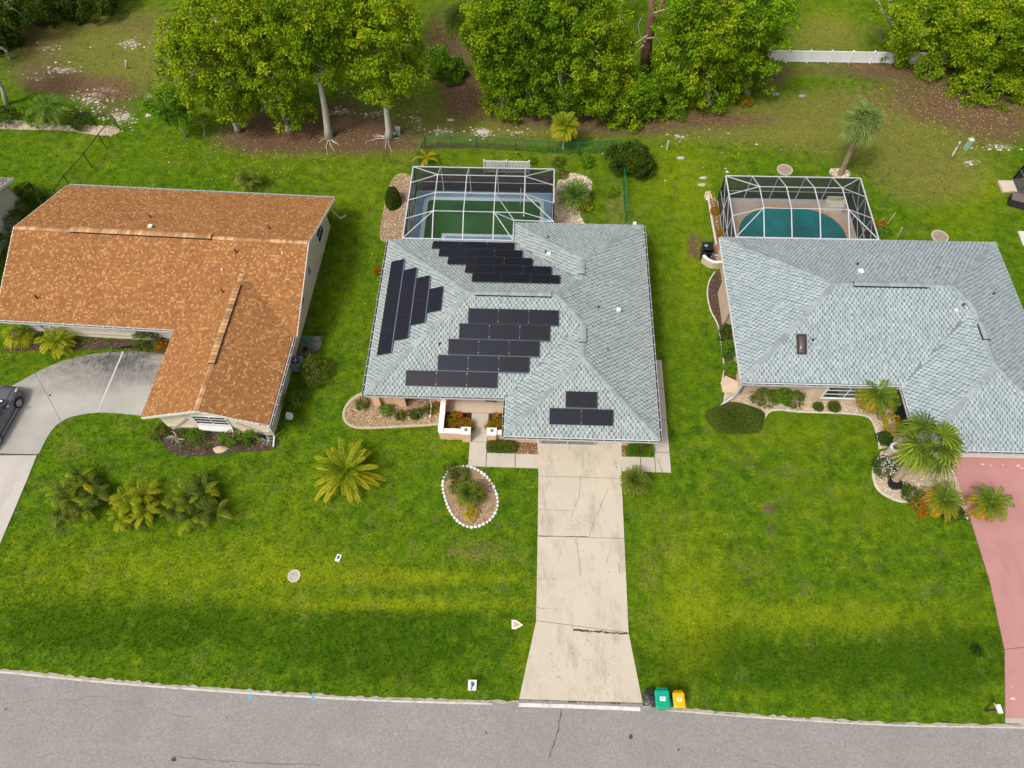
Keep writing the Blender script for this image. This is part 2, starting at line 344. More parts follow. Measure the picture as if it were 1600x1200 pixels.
def lawn_color(n, leaf=False):
    big = n.noise(.22, 4, .6); mid = n.noise(1.3, 5, .7); fine = n.noise(9, 4, .8)
    c = n.ramp(mid, [(.32, (.034, .083, .006)), (.45, (.076, .157, .007)), (.57, (.132, .220, .008)), (.70, (.235, .29, .014))])
    c = n.mix(n.ramp(big, [(.42, 0.), (.66, .5)]), c, (.13, .215, .006))
    c = n.mix(n.math('MULTIPLY', n.ramp(fine, [(.42, 1.), (.62, 0.)]), .55), c, (.026, .062, .005))
    wr = n.math('MULTIPLY', n.ramp(n.noise(.75, 7, .72), [(.54, 0.), (.68, 1.)]), n.ramp(n.noise(6, 4, .8), [(.38, 0.), (.58, 1.)]))
    c = n.mix(n.math('MULTIPLY', wr, .6), c, (.16, .145, .055))
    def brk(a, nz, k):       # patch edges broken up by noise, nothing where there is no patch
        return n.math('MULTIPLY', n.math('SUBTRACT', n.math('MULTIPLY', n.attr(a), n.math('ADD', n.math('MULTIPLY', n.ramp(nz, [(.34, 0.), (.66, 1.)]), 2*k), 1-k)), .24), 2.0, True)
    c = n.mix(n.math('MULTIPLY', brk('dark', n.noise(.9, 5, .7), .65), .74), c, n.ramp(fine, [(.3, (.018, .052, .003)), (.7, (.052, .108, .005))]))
    c = n.mix(n.math('MULTIPLY', n.attr('lime'), n.math('ADD', n.math('MULTIPLY', mid, .9), .05)), c, n.ramp(fine, [(.3, (.13, .19, .004)), (.7, (.36, .38, .012))]))
    c = n.mix(n.math('MULTIPLY', brk('dry', n.noise(2.3, 8, .85), 1.2), .62), c, n.ramp(fine, [(.32, (.10, .095, .02)), (.5, (.19, .16, .045)), (.68, (.34, .25, .10))]))
    return c, fine, mid, brk
m, t, out = newmat('lawn_and_soil'); n = NT(t)
c, fine, mid, brk = lawn_color(n)
d = n.noise(3.0, 7, .75)
soil = n.ramp(n.noise(14, 6, .8), [(.3, (.045, .028, .018)), (.48, (.12, .075, .045)), (.62, (.20, .13, .08)), (.75, (.30, .15, .06))])
c = n.mix(brk('dirt', d, .8), c, soil)
c = n.mix(n.math('MULTIPLY', n.math('SUBTRACT', n.math('MULTIPLY', n.attr('sand'), n.ramp(n.noise(3.2, 7, .82), [(.40, 0.), (.62, 1.4)])), .35), 2.0, True), c, n.ramp(fine, [(.3, (.25, .19, .14)), (.6, (.56, .50, .44))]))
n.bsdf(out, c, 1.0, .0, 0, n.noise(22, 5, .8), .6, .04)
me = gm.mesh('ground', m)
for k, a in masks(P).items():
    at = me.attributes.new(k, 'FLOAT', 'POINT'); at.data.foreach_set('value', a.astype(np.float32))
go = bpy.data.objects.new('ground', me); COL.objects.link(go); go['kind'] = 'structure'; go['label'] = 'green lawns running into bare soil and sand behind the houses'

def smoothline(pts, k=6, closed=False):       # Catmull-Rom
    pts = [np.array(p, float) for p in pts]; n_ = len(pts); o = []
    for i in range(n_ if closed else n_-1):
        if closed: a, b, c_, d_ = pts[i-1], pts[i], pts[(i+1) % n_], pts[(i+2) % n_]
        else: a, b, c_, d_ = pts[max(i-1, 0)], pts[i], pts[i+1], pts[min(i+2, n_-1)]
        for j in range(k):
            t_ = j/k; o.append(.5*((2*b)+(-a+c_)*t_+(2*a-5*b+4*c_-d_)*t_*t_+(-a+3*b-3*c_+d_)*t_**3))
    if not closed: o.append(pts[-1])
    return o
def uvline(L, z=0): return [unp(u, v, z) for u, v in L]
def inpoly(px, py, poly):
    poly = np.array([p[:2] for p in poly]); r = np.zeros(len(px), bool); j = len(poly)-1
    for i in range(len(poly)):
        xi, yi = poly[i]; xj, yj = poly[j]
        c_ = ((yi > py) != (yj > py)) & (px < (xj-xi)*(py-yi)/(yj-yi+1e-12)+xi); r ^= c_; j = i
    return r
HARD = []   # areas with no grass blades

# road
edge = smoothline([(-400, 20), (-120, 12.5), (-60, 8.4), (-38, 6.4)]+uvline([(0,1047),(150,1062),(300,1074),(450,1084),(600,1092),(810,1098),(1000,1105),(1200,1120),(1400,1131),(1600,1135)])+[(40, 1.2), (80, -1.4), (400, -30)], 5)
m, t, out = newmat('asphalt'); n = NT(t)
a = n.noise(.35, 5, .6, stretch=(1, .5, 1)); b = n.noise(11, 6, .9); v = n.n('ShaderNodeTexVoronoi'); v.inputs['Scale'].default_value = 22
n.link(n.n('ShaderNodeNewGeometry').outputs['Position'], v.inputs['Vector'])
c = n.ramp(b, [(.34, (.17, .158, .146)), (.5, (.265, .248, .232)), (.66, (.385, .362, .34))])
c = n.mix(n.math('MULTIPLY', n.ramp(a, [(.35, 1.), (.6, 0.)]), .35), c, (.20, .187, .178))
c = n.mix(n.math('MULTIPLY', n.ramp(n.noise(1.1, 7, .75, stretch=(.25, 1, 1)), [(.5, 0.), (.7, 1.)]), .3), c, (.36, .33, .30))
n.bsdf(out, c, .9, .25, 0, b, .5, .02); ASPH = m
mb = MB(); far_ = [(p[0]+.6, p[1]-7.4) for p in edge]
m_ = len(edge); mb.add([(p[0], p[1], .03) for p in edge]+[(p[0], p[1], .03) for p in far_], [(i, m_+i, m_+i+1, i+1) for i in range(m_-1)])
road = solo('road', mb, ASPH, 'grey asphalt road along the bottom with pale edge line', kind='structure')
HARD.append(list(edge)+far_[::-1])
crackm = plain('crack_soil', (.075, .062, .05), .95, .3, 5); crackl = plain('crack_light', (.17, .15, .13), .95, .3, 5)
def wob(pts, amp, k=8, seed=1):
    r = random.Random(seed); o = []
    for i in range(len(pts)-1):
        for j in range(k):
            t_ = j/k; o.append((pts[i][0]*(1-t_)+pts[i+1][0]*t_+r.uniform(-amp, amp), pts[i][1]*(1-t_)+pts[i+1][1]*t_+r.uniform(-amp, amp)))
    return o+[pts[-1]]
def crack(L, wd, z, par, mat=None, amp=.04, seed=1):
    p = wob(uvline(L), amp, 8, seed); r = random.Random(seed)
    part('crack', MB().ribbon(p, [wd*r.uniform(.35, 1.3) for _ in p], z), mat or crackm, par)
crack([(877,1110),(870,1150),(858,1184)], .05, .036, road); crack([(270,1182),(360,1190),(500,1196)], .05, .036, road, crackl, .03, 3)
crack([(0,1098),(160,1090),(300,1120)], .02, .036, road, crackl, .1, 4); crack([(1150,1180),(1230,1200)], .03, .036, road, crackl, .05, 9)
def spot(u, v, r, mat, par, z, nm='stain', seed=0, asp=1.):
    q = random.Random(seed or u); c_ = unp(u, v); k = 9
    part(nm, MB().add([(c_[0]+r*q.uniform(.6, 1.2)*math.cos(6.283*i/k), c_[1]+asp*r*q.uniform(.6, 1.2)*math.sin(6.283*i/k), z) for i in range(k)], [tuple(range(k))]), mat, par)
for u, v, r in ((272,1187,.12),(10,1108,.06),(986,1151,.13),(1060,1171,.06),(760,1145,.05),(355,1122,.04)): spot(u, v, r, crackm, road, .036)
paintb = plain('blue_paint', (.12, .36, .55), .8, .2, 20)
for u, v in ((391,1089),(489,1089)): spot(u, v+1, .085, paintb, road, .037, 'paint_mark', asp=2.6)
linem = plain('worn_white_line', (.56, .53, .47), .8, .15, 3, dirt=(.28, .26, .24), dirtamt=1.0, dscale=2.2)
el = [p for p in edge if -60 < p[0] < 60]
def seg(a_, b_, wd, dy): return MB().ribbon([(p[0], p[1]+dy) for p in el if a_ < p[0] < b_], wd, .036)
part('edge_line', seg(-50, -.2, .09, -.09), linem, road); part('edge_line', seg(6.4, 50, .06, -.07), linem, road)
part('edge_line', MB().ribbon([(p[0], p[1]-.10) for p in el if -.4 < p[0] < 6.6], .18, .046), plain('white_line_fresh', (.66, .63, .57), .8, .10, 3, dirt=(.36, .34, .31), dirtamt=.9, dscale=2), road)
# crumbling pale shoulder between lawn and asphalt
sh = MB(); q = random.Random(3)
pp = wob([(p[0], p[1]+.02) for p in el], .035, 5, 4)
sh.ribbon(pp, [q.uniform(.02, .20) for _ in pp], .033)
part('shoulder', sh, plain('shoulder_sand', (.38, .33, .26), .95, .3, 6), road)

# concrete
def concrete(name, col, stain, amt, sscale=.5, stretch=(1.6, .5, 1), var=.07, lo=.5, ymask=None):
    m, t, out = newmat(name); n = NT(t)
    a = n.noise(.5, 5, .6); b = n.noise(30, 3, .7); r_ = n.rand()
    c = n.ramp(n.math('ADD', n.math('MULTIPLY', a, .7), n.math('MULTIPLY', b, .3)), [(.3, sc3(col, 1-var)), (.7, sc3(col, 1+var))])
    s1 = n.ramp(n.noise(sscale, 8, .78, stretch=stretch), [(lo, 0.), (lo+.24, 1.)])
    s2 = n.ramp(n.noise(4, 6, .8, stretch=(2.2, .6, 1)), [(.40, .15), (.66, 1.)])
    if ymask:      # mildew that has grown along the damp far edge of the slab
        sp = n.n('ShaderNodeSeparateXYZ'); n.link(n.n('ShaderNodeNewGeometry').outputs['Position'], sp.inputs[0])
        mr = n.n('ShaderNodeMapRange'); n.link(sp.outputs[1], mr.inputs[0]); mr.inputs[1].default_value, mr.inputs[2].default_value, mr.inputs[3].default_value, mr.inputs[4].default_value = ymask[0], ymask[1], .12, 1.0
        s1 = n.math('MULTIPLY', n.math('ADD', s1, .2), mr.outputs[0]); s2 = n.math('ADD', s2, .25, True)
    c = n.mix(n.math('MULTIPLY', n.math('MULTIPLY', s1, s2), amt), c, stain)
    c = n.mix(n.math('MULTIPLY', s1, amt*.35), c, stain)
    n.bsdf(out, c, .9, .25, 0, b, .25, .01); return m
CONC = concrete('driveway_concrete', (.52, .455, .36), (.15, .125, .095), .8)
CONCW = concrete('walkway_concrete', (.49, .44, .37), (.26, .23, .18), .5)
CONCG = concrete('grey_concrete', (.40, .38, .34), (.06, .058, .055), 1.0, .28, (.6, 1.3, 1), .14, .36, (21.3, 24.2))
CONCP = concrete('pink_concrete', (.43, .215, .20), (.27, .14, .125), .6, .35, (1.5, .4, 1), .10)
CONCC = concrete('courtyard_concrete', (.56, .45, .33), (.3, .24, .17), .5)
def slab(par, poly, z, mat, h=.16, nm='concrete_slab'): return part(nm, MB().prism(poly, z-h, z), mat, par)
def ST(nm, label, loc): return thing(nm, label, None, loc, kind='structure')
drv = ST('driveway', 'cream concrete driveway with dark stains leading to the white garage door', (3, 10, 0))
def Mw(x, y): return FM.w(x, y)[:2]
D = [(840,690),(968,690)],[(838,743),(970.5,746)],[(837.5,838),(975,842)],[(838,975),(982,988)]
g = .012
Ls = [Mw(.68, 17.5), Mw(.69, 15.45), Mw(.70, 11.85), Mw(.70, 7.25)]; Rs = [Mw(5.56, 17.5), Mw(5.56, 15.45), Mw(5.56, 11.85), Mw(5.56, 6.8)]
Ls[0], Rs[0] = Mw(.58, 17.76), Mw(5.66, 17.76)
rows = list(zip(Ls, Rs))+[(unp(811, 1093), unp(1004, 1099))]
for i in range(4):
    (a, b), (c_, d_) = rows[i], rows[i+1]
    slab(drv, [(a[0], a[1]-g), (b[0], b[1]-g), (d_[0], d_[1]+g), (c_[0], c_[1]+g)], .052, CONC)
HARD.append([r[0] for r in rows]+[r[1] for r in rows][::-1])
part('joint', MB().prism([r[0] for r in rows]+[r[1] for r in rows][::-1], 0, .03), crackm, drv)
crack([(895,985),(935,987),(982,991)], .10, .056, drv, None, .03, 5)
crack([(841,838),(920,839.5)], .05, .056, drv, None, .01, 6); crack([(920,839),(928,815),(950,765)], .03, .056, drv, crackl, .03, 7)
crack([(907,745),(906,775),(896,798),(893,810)], .03, .056, drv, crackl, .03, 8); crack([(900,841),(904,870),(907,900)], .03, .056, drv, crackl, .03, 9)
crack([(841,797),(895,798)], .025, .056, drv, crackl, .01, 10); crack([(947,880),(955,858)], .02, .056, drv, crackl, .02, 11); crack([(838,905),(870,905)], .02, .056, drv, crackl, .02, 12)
crack([(838,950),(870,952)], .02, .056, drv, crackl, .02, 13); crack([(962,720),(963,732)], .03, .056, drv, None, .01, 14); crack([(966,880),(968,896)], .03, .056, drv, None, .01, 15)
stainm = plain('oil_stain', (.40, .34, .26), .9, .3, 4)
for u, v, r in ((873,719,.1),(878,759,.09),(922,757,.08),(891,720,.07),(905,818,.14)): spot(u, v, r*.6, stainm, drv, .057)
ml_ = MB(); q = random.Random(31)
for (u0, v0, ru, rv, k_) in ((903,818,16,9,90),(925,812,10,8,50),(868,765,14,18,40),(935,998,26,9,70),(950,1035,34,14,130),(862,1040,22,18,60),(890,900,14,30,40),(905,1075,60,10,90),(860,720,14,16,30),(905,705,8,14,30),(1075-130,870,8,20,20)):
    for _ in range(k_):
        c_ = unp(q.gauss(u0, ru), q.gauss(v0, rv)); r_ = q.uniform(.01, .04)
        if abs(c_[0]-3.2) < 2.2: ml_.add([(c_[0]+r_*q.uniform(.5, 1.4)*math.cos(6.283*i/6), c_[1]+2*r_*q.uniform(.5, 1.4)*math.sin(6.283*i/6), .0558+q.uniform(0, .001)) for i in range(6)], [tuple(range(6))])
part('mildew_spots', ml_, plain('mildew', (.42, .365, .285), .95, .25, 5), drv, 'stuff')
apron = ST('driveway_apron', 'grey asphalt strip between the cream driveway and the road', (3, 3, 0))
part('asphalt_strip', MB().prism([unp(811,1093.5), unp(1004,1099.5), unp(1006,1108), unp(806,1101)], 0, .040), ASPH, apron)
wd = MB(); q = random.Random(8)
for i in range(46):
    u = q.choice([q.uniform(812, 1003), q.gauss(925, 6), q.gauss(958, 5), q.gauss(895, 5)]); p = unp(u, 1094.5+(u-811)*.032)
    for k in range(7):
        a_ = q.uniform(0, 6.28); l_ = q.uniform(.03, .13); wd.add([(p[0], p[1], .05), (p[0]+.02, p[1], .05), (p[0]+l_*math.cos(a_), p[1]+.6*l_*math.sin(a_), .05+q.uniform(.02, .1))], [(0, 1, 2)], q.random())
solo('weeds', wd, BUSH_O, 'small weeds growing in the joint at the foot of the cream driveway', 'weeds', kind='stuff')
wk = ST('walkway', 'pale concrete walk from the courtyard gap to the driveway', (-1, 16, 0))
for x0, x1, y0, y1 in ((-3.5,-2.45,17.55,19.5),(-3.5,-2.45,15.93,17.53),(-2.43,-.72,15.93,16.84),(-.70,.66,15.93,16.84)):
    slab(wk, [Mw(x0+.01, y0+.01), Mw(x1-.01, y0+.01), Mw(x1-.01, y1-.01), Mw(x0+.01, y1-.01)], .06, CONCW)
HARD.append([Mw(-3.5,15.9), Mw(.7,15.9), Mw(.7,17.6), Mw(-3.5,17.6)])
cy = ST('courtyard_floor', 'tan concrete floor of the entry courtyard under the eave', (-3, 20, 0))
slab(cy, [Mw(-5.1,19.52), Mw(-1.2,19.52), Mw(-1.2,21.9), Mw(-5.1,21.9)], .058, CONCC)
sw = ST('side_walk', 'concrete walk running round the right corner of the middle house', (8, 20, 0))
for x0, x1, y0, y1 in ((7.5,8.5,21.6,23.7),(7.5,8.5,19.4,21.58),(7.5,8.5,17.2,19.38),(7.6,8.5,15.9,17.18),(6.75,7.58,15.9,16.86),(5.6,6.73,15.9,16.86)):
    slab(sw, [Mw(x0+.01,y0+.01), Mw(x1-.01,y0+.01), Mw(x1-.01,y1-.01), Mw(x0+.01,y1-.01)], .06, CONCW)
crack([(1027,716),(1035,740)], .03, .065, sw, None, .02, 21)
HARD += [[Mw(7.4,15.9), Mw(8.5,15.9), Mw(8.5,23.7), Mw(7.4,23.7)], [Mw(5.5,15.9), Mw(7.6,15.9), Mw(7.6,17.6), Mw(5.5,17.6)]]
# left neighbour's curved driveway
ld = ST('curved_driveway', 'grey stained concrete driveway curving to the orange roofed house', (-28, 21, 0))
outer = uvline([(-40,640),(0,612),(22,602),(60,581),(100,564),(150,553),(200,550),(262,551)]); inner = uvline([(225,650),(165,645),(128,648),(100,657),(80,675),(62,708)])
os_ = smoothline(outer, 5); is_ = smoothline(inner, 5)
def cutx(line, xw): return [p for p in line if p[0] < xw], [p for p in line if p[0] >= xw]
j2t, j2b = unp(193, 550), unp(152, 645)
A_ = [p for p in os_ if p[0] < unp(55, 583)[0]]; B_ = [p for p in os_ if unp(55,583)[0]+.05 < p[0] < j2t[0]]; C_ = [p for p in os_ if p[0] > j2t[0]+.05]
C2 = [p for p in is_ if p[0] > j2b[0]+.05]; B2 = [p for p in is_ if unp(97,660)[0]+.05 < p[0] < j2b[0]]; A2 = [p for p in is_ if p[0] < unp(97,660)[0]]
g_ = .02
slab(ld, C_+C2+[(j2b[0]+g_, j2b[1]), (j2t[0]+g_, j2t[1])], .05, CONCG)
slab(ld, [unp(55.4,583)]+B_+[(j2t[0]-g_, j2t[1]), (j2b[0]-g_, j2b[1])]+B2+[unp(97.0,660)], .05, CONCG)
slab(ld, [unp(-60,708)]+A_+[unp(55.1,583.3), unp(96.7,660.3)]+A2+[unp(59,710)], .05, CONCG)
lower = smoothline(uvline([(58,712),(45,745),(22,800),(0,852),(-30,930)]), 4)
slab(ld, [unp(-90,712)]+lower+[unp(-160,930)], .05, concrete('pale_concrete', (.47, .435, .39), (.28, .26, .24), .6, .5))
part('joint', MB().prism([unp(-60,700)]+[unp(60,700), unp(58,716)]+[unp(-80,716)], 0, .03), crackm, ld)
part('joint', MB().ribbon([j2t, j2b], .12, .055), plain('joint_pale', (.50, .48, .45), .9, .1, 3), ld)
crack([(193,556),(165,608),(152,644)], .02, .058, ld, crackl, .01, 31); crack([(55.2,583),(96.8,660)], .022, .058, ld, crackl, .01, 32); spot(79, 618, .1, crackm, ld, .056)
HARD += [A_+B_+C_+[unp(225,650)]+C2+B2+A2+lower+[unp(-160,930), unp(-60,640)]]
# pink driveway
pk = ST('pink_driveway', 'faded pink painted concrete driveway at the right edge', (26, 12, 0))
pL = [FR.w(25.2,17.35)[:2], unp(1516,812), unp(1545,905), unp(1569,1015), unp(1570,1122)]
pR = [FR.w(32.5,17.35)[:2], (33.2, 12.6), (33, 9), (32.8, 6.1), (33.4, 1.9)]
for i in range(1, 4): pass
slab(pk, [pL[0], pL[1], pL[2], (pL[3][0], pL[3][1]+g), (pR[3][0], pR[3][1]+g), pR[2], pR[1], pR[0]], .05, CONCP)
slab(pk, [(pL[3][0], pL[3][1]-g), pL[4], pR[4], (pR[3][0], pR[3][1]-g)], .05, CONCP)
for u, v, r in ((1535,726,.16),(1548,728,.1),(1566,726,.08),(1590,728,.18),(1596,732,.12),(1582,1092,.18),(1582,1062,.05),(1580,1074,.05)): spot(u, v, r*.8, plain('chipped_paint', (.62, .55, .48), .9), pk, .054, 'paint_chip', asp=.4)
part('apron_edge', MB().prism([unp(1570,1118), (33.4,1.95), (33.4,1.45), unp(1570,1130)], 0, .045), plain('apron_grey', (.42, .37, .34), .9, .2, 4), pk)
HARD.append(pL+pR[::-1])
# ------------------------------------------------------------------ roofs
EAVE = 2.45
def clip(poly, f):                # keep where f(x,y) >= 0 ; f linear
    o = []
    for i in range(len(poly)):
        a, b = poly[i], poly[(i+1) % len(poly)]; fa, fb = f(*a), f(*b)
        if fa >= 0: o.append(a)
        if (fa > 0 > fb) or (fa < 0 < fb):
            t_ = fa/(fa-fb); o.append((a[0]+(b[0]-a[0])*t_, a[1]+(b[1]-a[1])*t_))
    return o
def area(p): return abs(sum(p[i][0]*p[(i+1) % len(p)][1]-p[(i+1) % len(p)][0]*p[i][1] for i in range(len(p))))/2 if len(p) > 2 else 0
def planes(rect, pt, sides):      # each plane: (a,b,c) z=a x+b y+c
    x0, x1, y0, y1 = rect; P_ = []
    if 'W' in sides: P_.append((pt, 0, EAVE-pt*x0))
    if 'E' in sides: P_.append((-pt, 0, EAVE+pt*x1))
    if 'S' in sides: P_.append((0, pt, EAVE-pt*y0))
    if 'N' in sides: P_.append((0, -pt, EAVE+pt*y1))
    return P_
def ev(p, x, y): return p[0]*x+p[1]*y+p[2]
def roof_faces(vols):
    out = []
    for i, (rect, pl) in enumerate(vols):
        x0, x1, y0, y1 = rect
        for p in pl:
            P_ = [(x0, y0), (x1, y0), (x1, y1), (x0, y1)]
            for o in pl:
                if o is not p: P_ = clip(P_, lambda x, y: ev(o, x, y)-ev(p, x, y))
            if area(P_) < .02: continue
            pcs = [P_]
            for j, (r2, pl2) in enumerate(vols):
                if j == i: continue
                eps = 1e-6 if j > i else -1e-6
                X0, X1, Y0, Y1 = r2
                cons = [lambda x, y: x-X0, lambda x, y: X1-x, lambda x, y: y-Y0, lambda x, y: Y1-y]+[(lambda x, y, o=o: ev(o, x, y)-ev(p, x, y)-eps) for o in pl2]
                new = []
                for pc in pcs:
                    rem = pc
                    for cfn in cons:
                        outp = clip(rem, lambda x, y: -cfn(x, y))
                        if area(outp) > .004: new.append(outp)
                        rem = clip(rem, cfn)
                        if area(rem) < .004: break
                pcs = new
            out += [(p, pc) for pc in pcs]
    return out
def rz(vols, x, y):
    return max(min(ev(p, x, y) for p in pl) for (r, pl) in vols if r[0]-.01 <= x <= r[1]+.01 and r[2]-.01 <= y <= r[3]+.01)
def build_roof(F, roof, vols, shmat, light=None, course=.185, tw=.27, gap=.32, seed=1):
    q = np.random.default_rng(seed); base = MB(); sh = MB()
    for p, pc in roof_faces(vols):
        base.add([F.w(x, y, ev(p, x, y)-.005) for x, y in pc], [tuple(range(len(pc)))])
        gvec = np.array(p[:2]); gl_ = np.linalg.norm(gvec); up = gvec/gl_; al = np.array([-up[1], up[0]]); slope = math.sqrt(1+gl_*gl_)
        pa = np.array(pc); S = pa @ al; T = pa @ up; step = course/slope
        t0 = math.floor(T.min()/step)*step; rows_ = np.arange(t0, T.max(), step)
        s_, t_, ww = [], [], []
        for k, tt in enumerate(rows_):
            ri = int(round(tt/step)); ia = np.arange(math.floor(S.min()/tw)-2, math.ceil(S.max()/tw)+2); off = (ri*.5+.13*math.sin(ri*12.9)) % 1*tw
            h1 = np.modf(np.abs(np.sin(ia*78.233+ri*37.719)*43758.5453))[0]; h2 = np.modf(np.abs(np.sin(ia*12.9898+ri*91.17)*24634.6345))[0]
            s_.append(ia*tw+off+(h1-.5)*.18*tw); t_.append(np.full(len(ia), ri*step)); ww.append(tw*(1-gap)*(.88+.24*h2))
        s_ = np.concatenate(s_); t_ = np.concatenate(t_); ww = np.concatenate(ww)
        s1 = s_+ww; t1 = t_+step*1.02
        keep = np.ones(len(s_), bool); cx, cyy = pa.mean(0)
        cor = []
        for ss, tt in ((s_, t_), (s1, t_), (s1, t1), (s_, t1)):
            x = ss*al[0]+tt*up[0]; y = ss*al[1]+tt*up[1]; cor.append((x, y))
            n_ = len(pc)
            for i in range(n_):
                ax, ay = pc[i]; bx_, by = pc[(i+1) % n_]; ex, ey = bx_-ax, by-ay; L_ = math.hypot(ex, ey)
                if L_ < 1e-6: continue
                sg = np.sign(ex*(cyy-ay)-ey*(cx-ax)); keep &= (sg*(ex*(y-ay)-ey*(x-ax))/L_ > -.13)
                if ss is s_ and tt is t_: xm = x+al[0]*tw*.3+up[0]*step*.5; ym_ = y+al[1]*tw*.3+up[1]*step*.5; keep &= (sg*(ex*(ym_-ay)-ey*(xm-ax)) >= 0)
        lift = [.018, .018, .004, .004]; V = []
        for (x, y), l in zip(cor, lift): V.append(np.stack([x, y, p[0]*x+p[1]*y+p[2]+l], 1)[keep])
        for (x, y) in cor[:2][::-1]: V.append(np.stack([x, y, p[0]*x+p[1]*y+p[2]-.003], 1)[keep])
        N = int(keep.sum())
        if not N: continue
        V = np.stack(V, 1).reshape(-1, 3); V[:, :2] = V[:, :2] @ np.array([[F.c, F.s], [-F.s, F.c]])
        i6 = np.arange(N)[:, None]*6
        sh.add(V, np.concatenate([i6+np.array([[0, 1, 2, 3]]), i6+np.array([[1, 0, 5, 4]])]))
    s = part('shingle', sh, shmat, roof, 'stuff')
    return base
def cap_line(F, roof, vols, a, b, mat, w_=.15, dz=.02, kind='stuff', step=.2, thick=.012):
    a, b = np.array(a), np.array(b); L_ = np.linalg.norm(b-a); n_ = max(2, int(L_/step)); d_ = (b-a)/L_; pr = np.array([-d_[1], d_[0]])
    mb = MB()
    for i in range(n_):
        p0 = a+(b-a)*i/n_; p1 = a+(b-a)*min(1, (i+1.12)/n_)
        z0, z1 = rz(vols, *p0), rz(vols, *p1); V = []
        for p, z_, l in ((p0, z0, dz+thick), (p1, z1, dz)):
            for k in (-1, 0, 1):
                qx, qy = p+pr*k*w_
                try: zz = min(rz(vols, qx, qy), z_) if k else z_
                except ValueError: zz = z_-.05*abs(k)
                V.append(F.w(qx, qy, zz+l+(0 if k else .01)))
        V += [F.w(*(p0+pr*k*w_), z0-.12) for k in (-1, 1)]
        mb.add(V, [(0, 1, 4, 3), (1, 2, 5, 4), (6, 7, 2, 1, 0)])
    return part('ridge_cap', mb, mat, roof, kind)
def vent_line(F, roof, vols, a, b, mat, w_=.19, h=.12):
    a, b = np.array(a, float), np.array(b, float); d_ = (b-a)/np.linalg.norm(b-a); pr = np.array([-d_[1], d_[0]]); z0, z1 = rz(vols, *a), rz(vols, *b)
    mb = MB(); V = []
    for p, z_ in ((a, z0), (b, z1)):
        V += [F.w(*(p-pr*w_), z_+h-.05), F.w(*p, z_+h), F.w(*(p+pr*w_), z_+h-.05), F.w(*(p+pr*w_), z_-.08), F.w(*(p-pr*w_), z_-.08)]
    mb.add(V, [(0, 1, 6, 5), (1, 2, 7, 6), (2, 3, 8, 7), (4, 0, 5, 9), (4, 3, 2, 1, 0), (5, 6, 7, 8, 9)])
    o = part('ridge_vent', mb, G['black_vent'], roof); n_ = int(np.linalg.norm(b-a)/.26)
    c = MB()
    for i in range(n_):
        p0 = a+(b-a)*i/n_; p1 = a+(b-a)*(i+(.93 if F is FL else 1.0))/n_; zz0 = z0+(z1-z0)*i/n_
        V = []
        for p, l in ((p0, .02), (p1, .01)): V += [F.w(*(p+pr*k*(w_+.01)), zz0+h-(.05 if k else 0)+l) for k in (-1, 0, 1)]
        c.add(V, [(0, 1, 4, 3), (1, 2, 5, 4)])
    part('ridge_cap', c, mat, roof, 'stuff'); return o
def edge_parts(F, house, segs, mat_f, vols, gut=None, gside=1, fh=.2):
    # fascia boards round the eaves, then gutters (with hangers) where gut lists the segment numbers
    for k, (a, b) in enumerate(segs):
        a, b = np.array(a, float), np.array(b, float); L_ = np.linalg.norm(b-a); d_ = (b-a)/L_; nrm = np.array([d_[1], -d_[0]])   # outward
        za, zb = rz(vols, *a), rz(vols, *b)
        mb = MB(); V = []
        for p, z_ in ((a, za), (b, zb)):
            for off, dz in ((.0, 1), (.035, 1), (.035, 0), (.0, 0)): V.append(F.w(*(p+nrm*off), z_+(-fh if not dz else (.012 if abs(za-zb) > .01 else -.03))))
        mb.add(V, [(0, 1, 5, 4), (1, 2, 6, 5), (2, 3, 7, 6), (3, 0, 4, 7), (0, 3, 2, 1), (4, 5, 6, 7)])
        part('fascia', mb, mat_f, house)
        if gut and k in gut:
            g_ = MB(); o0, o1 = .037, .16; zt = EAVE-.01; V = []
            for p in (a+d_*.02, b+d_*(.12 if gut[k] == 2 else -.02)):
                V += [F.w(*(p+nrm*x_), z_) for x_, z_ in ((o0, zt-.10), (o1-.012, zt-.10), (o1-.012, zt), (o1, zt), (o1, zt-.13), (o0, zt-.13))]
            g_.add(V, [(2, 3, 9, 8), (3, 4, 10, 9), (4, 5, 11, 10), (1, 2, 8, 7), (0, 1, 2, 3, 4, 5), (11, 10, 9, 8, 7, 6)])
            go_ = part('gutter', g_, G['alum'], house)
            dm = MB(); dm.add([F.w(*(a+nrm*o0), zt-.085), F.w(*(a+nrm*(o1-.013)), zt-.085), F.w(*(b+nrm*(o1-.013)), zt-.085), F.w(*(b+nrm*o0), zt-.085)], [(0, 1, 2, 3)])
            part('leaf_debris', dm, G['gutter_dirt'], go_)
            hm = MB(); nn = int(L_/.62)
            for i in range(1, nn):
                p = a+d_*L_*i/nn; hm.beam(F.w(*(p+nrm*.02), zt+.008), F.w(*(p+nrm*(o1+.012)), zt+.008), .035, .012)
            part('gutter_hanger', hm, G['alum'], go_, 'stuff')
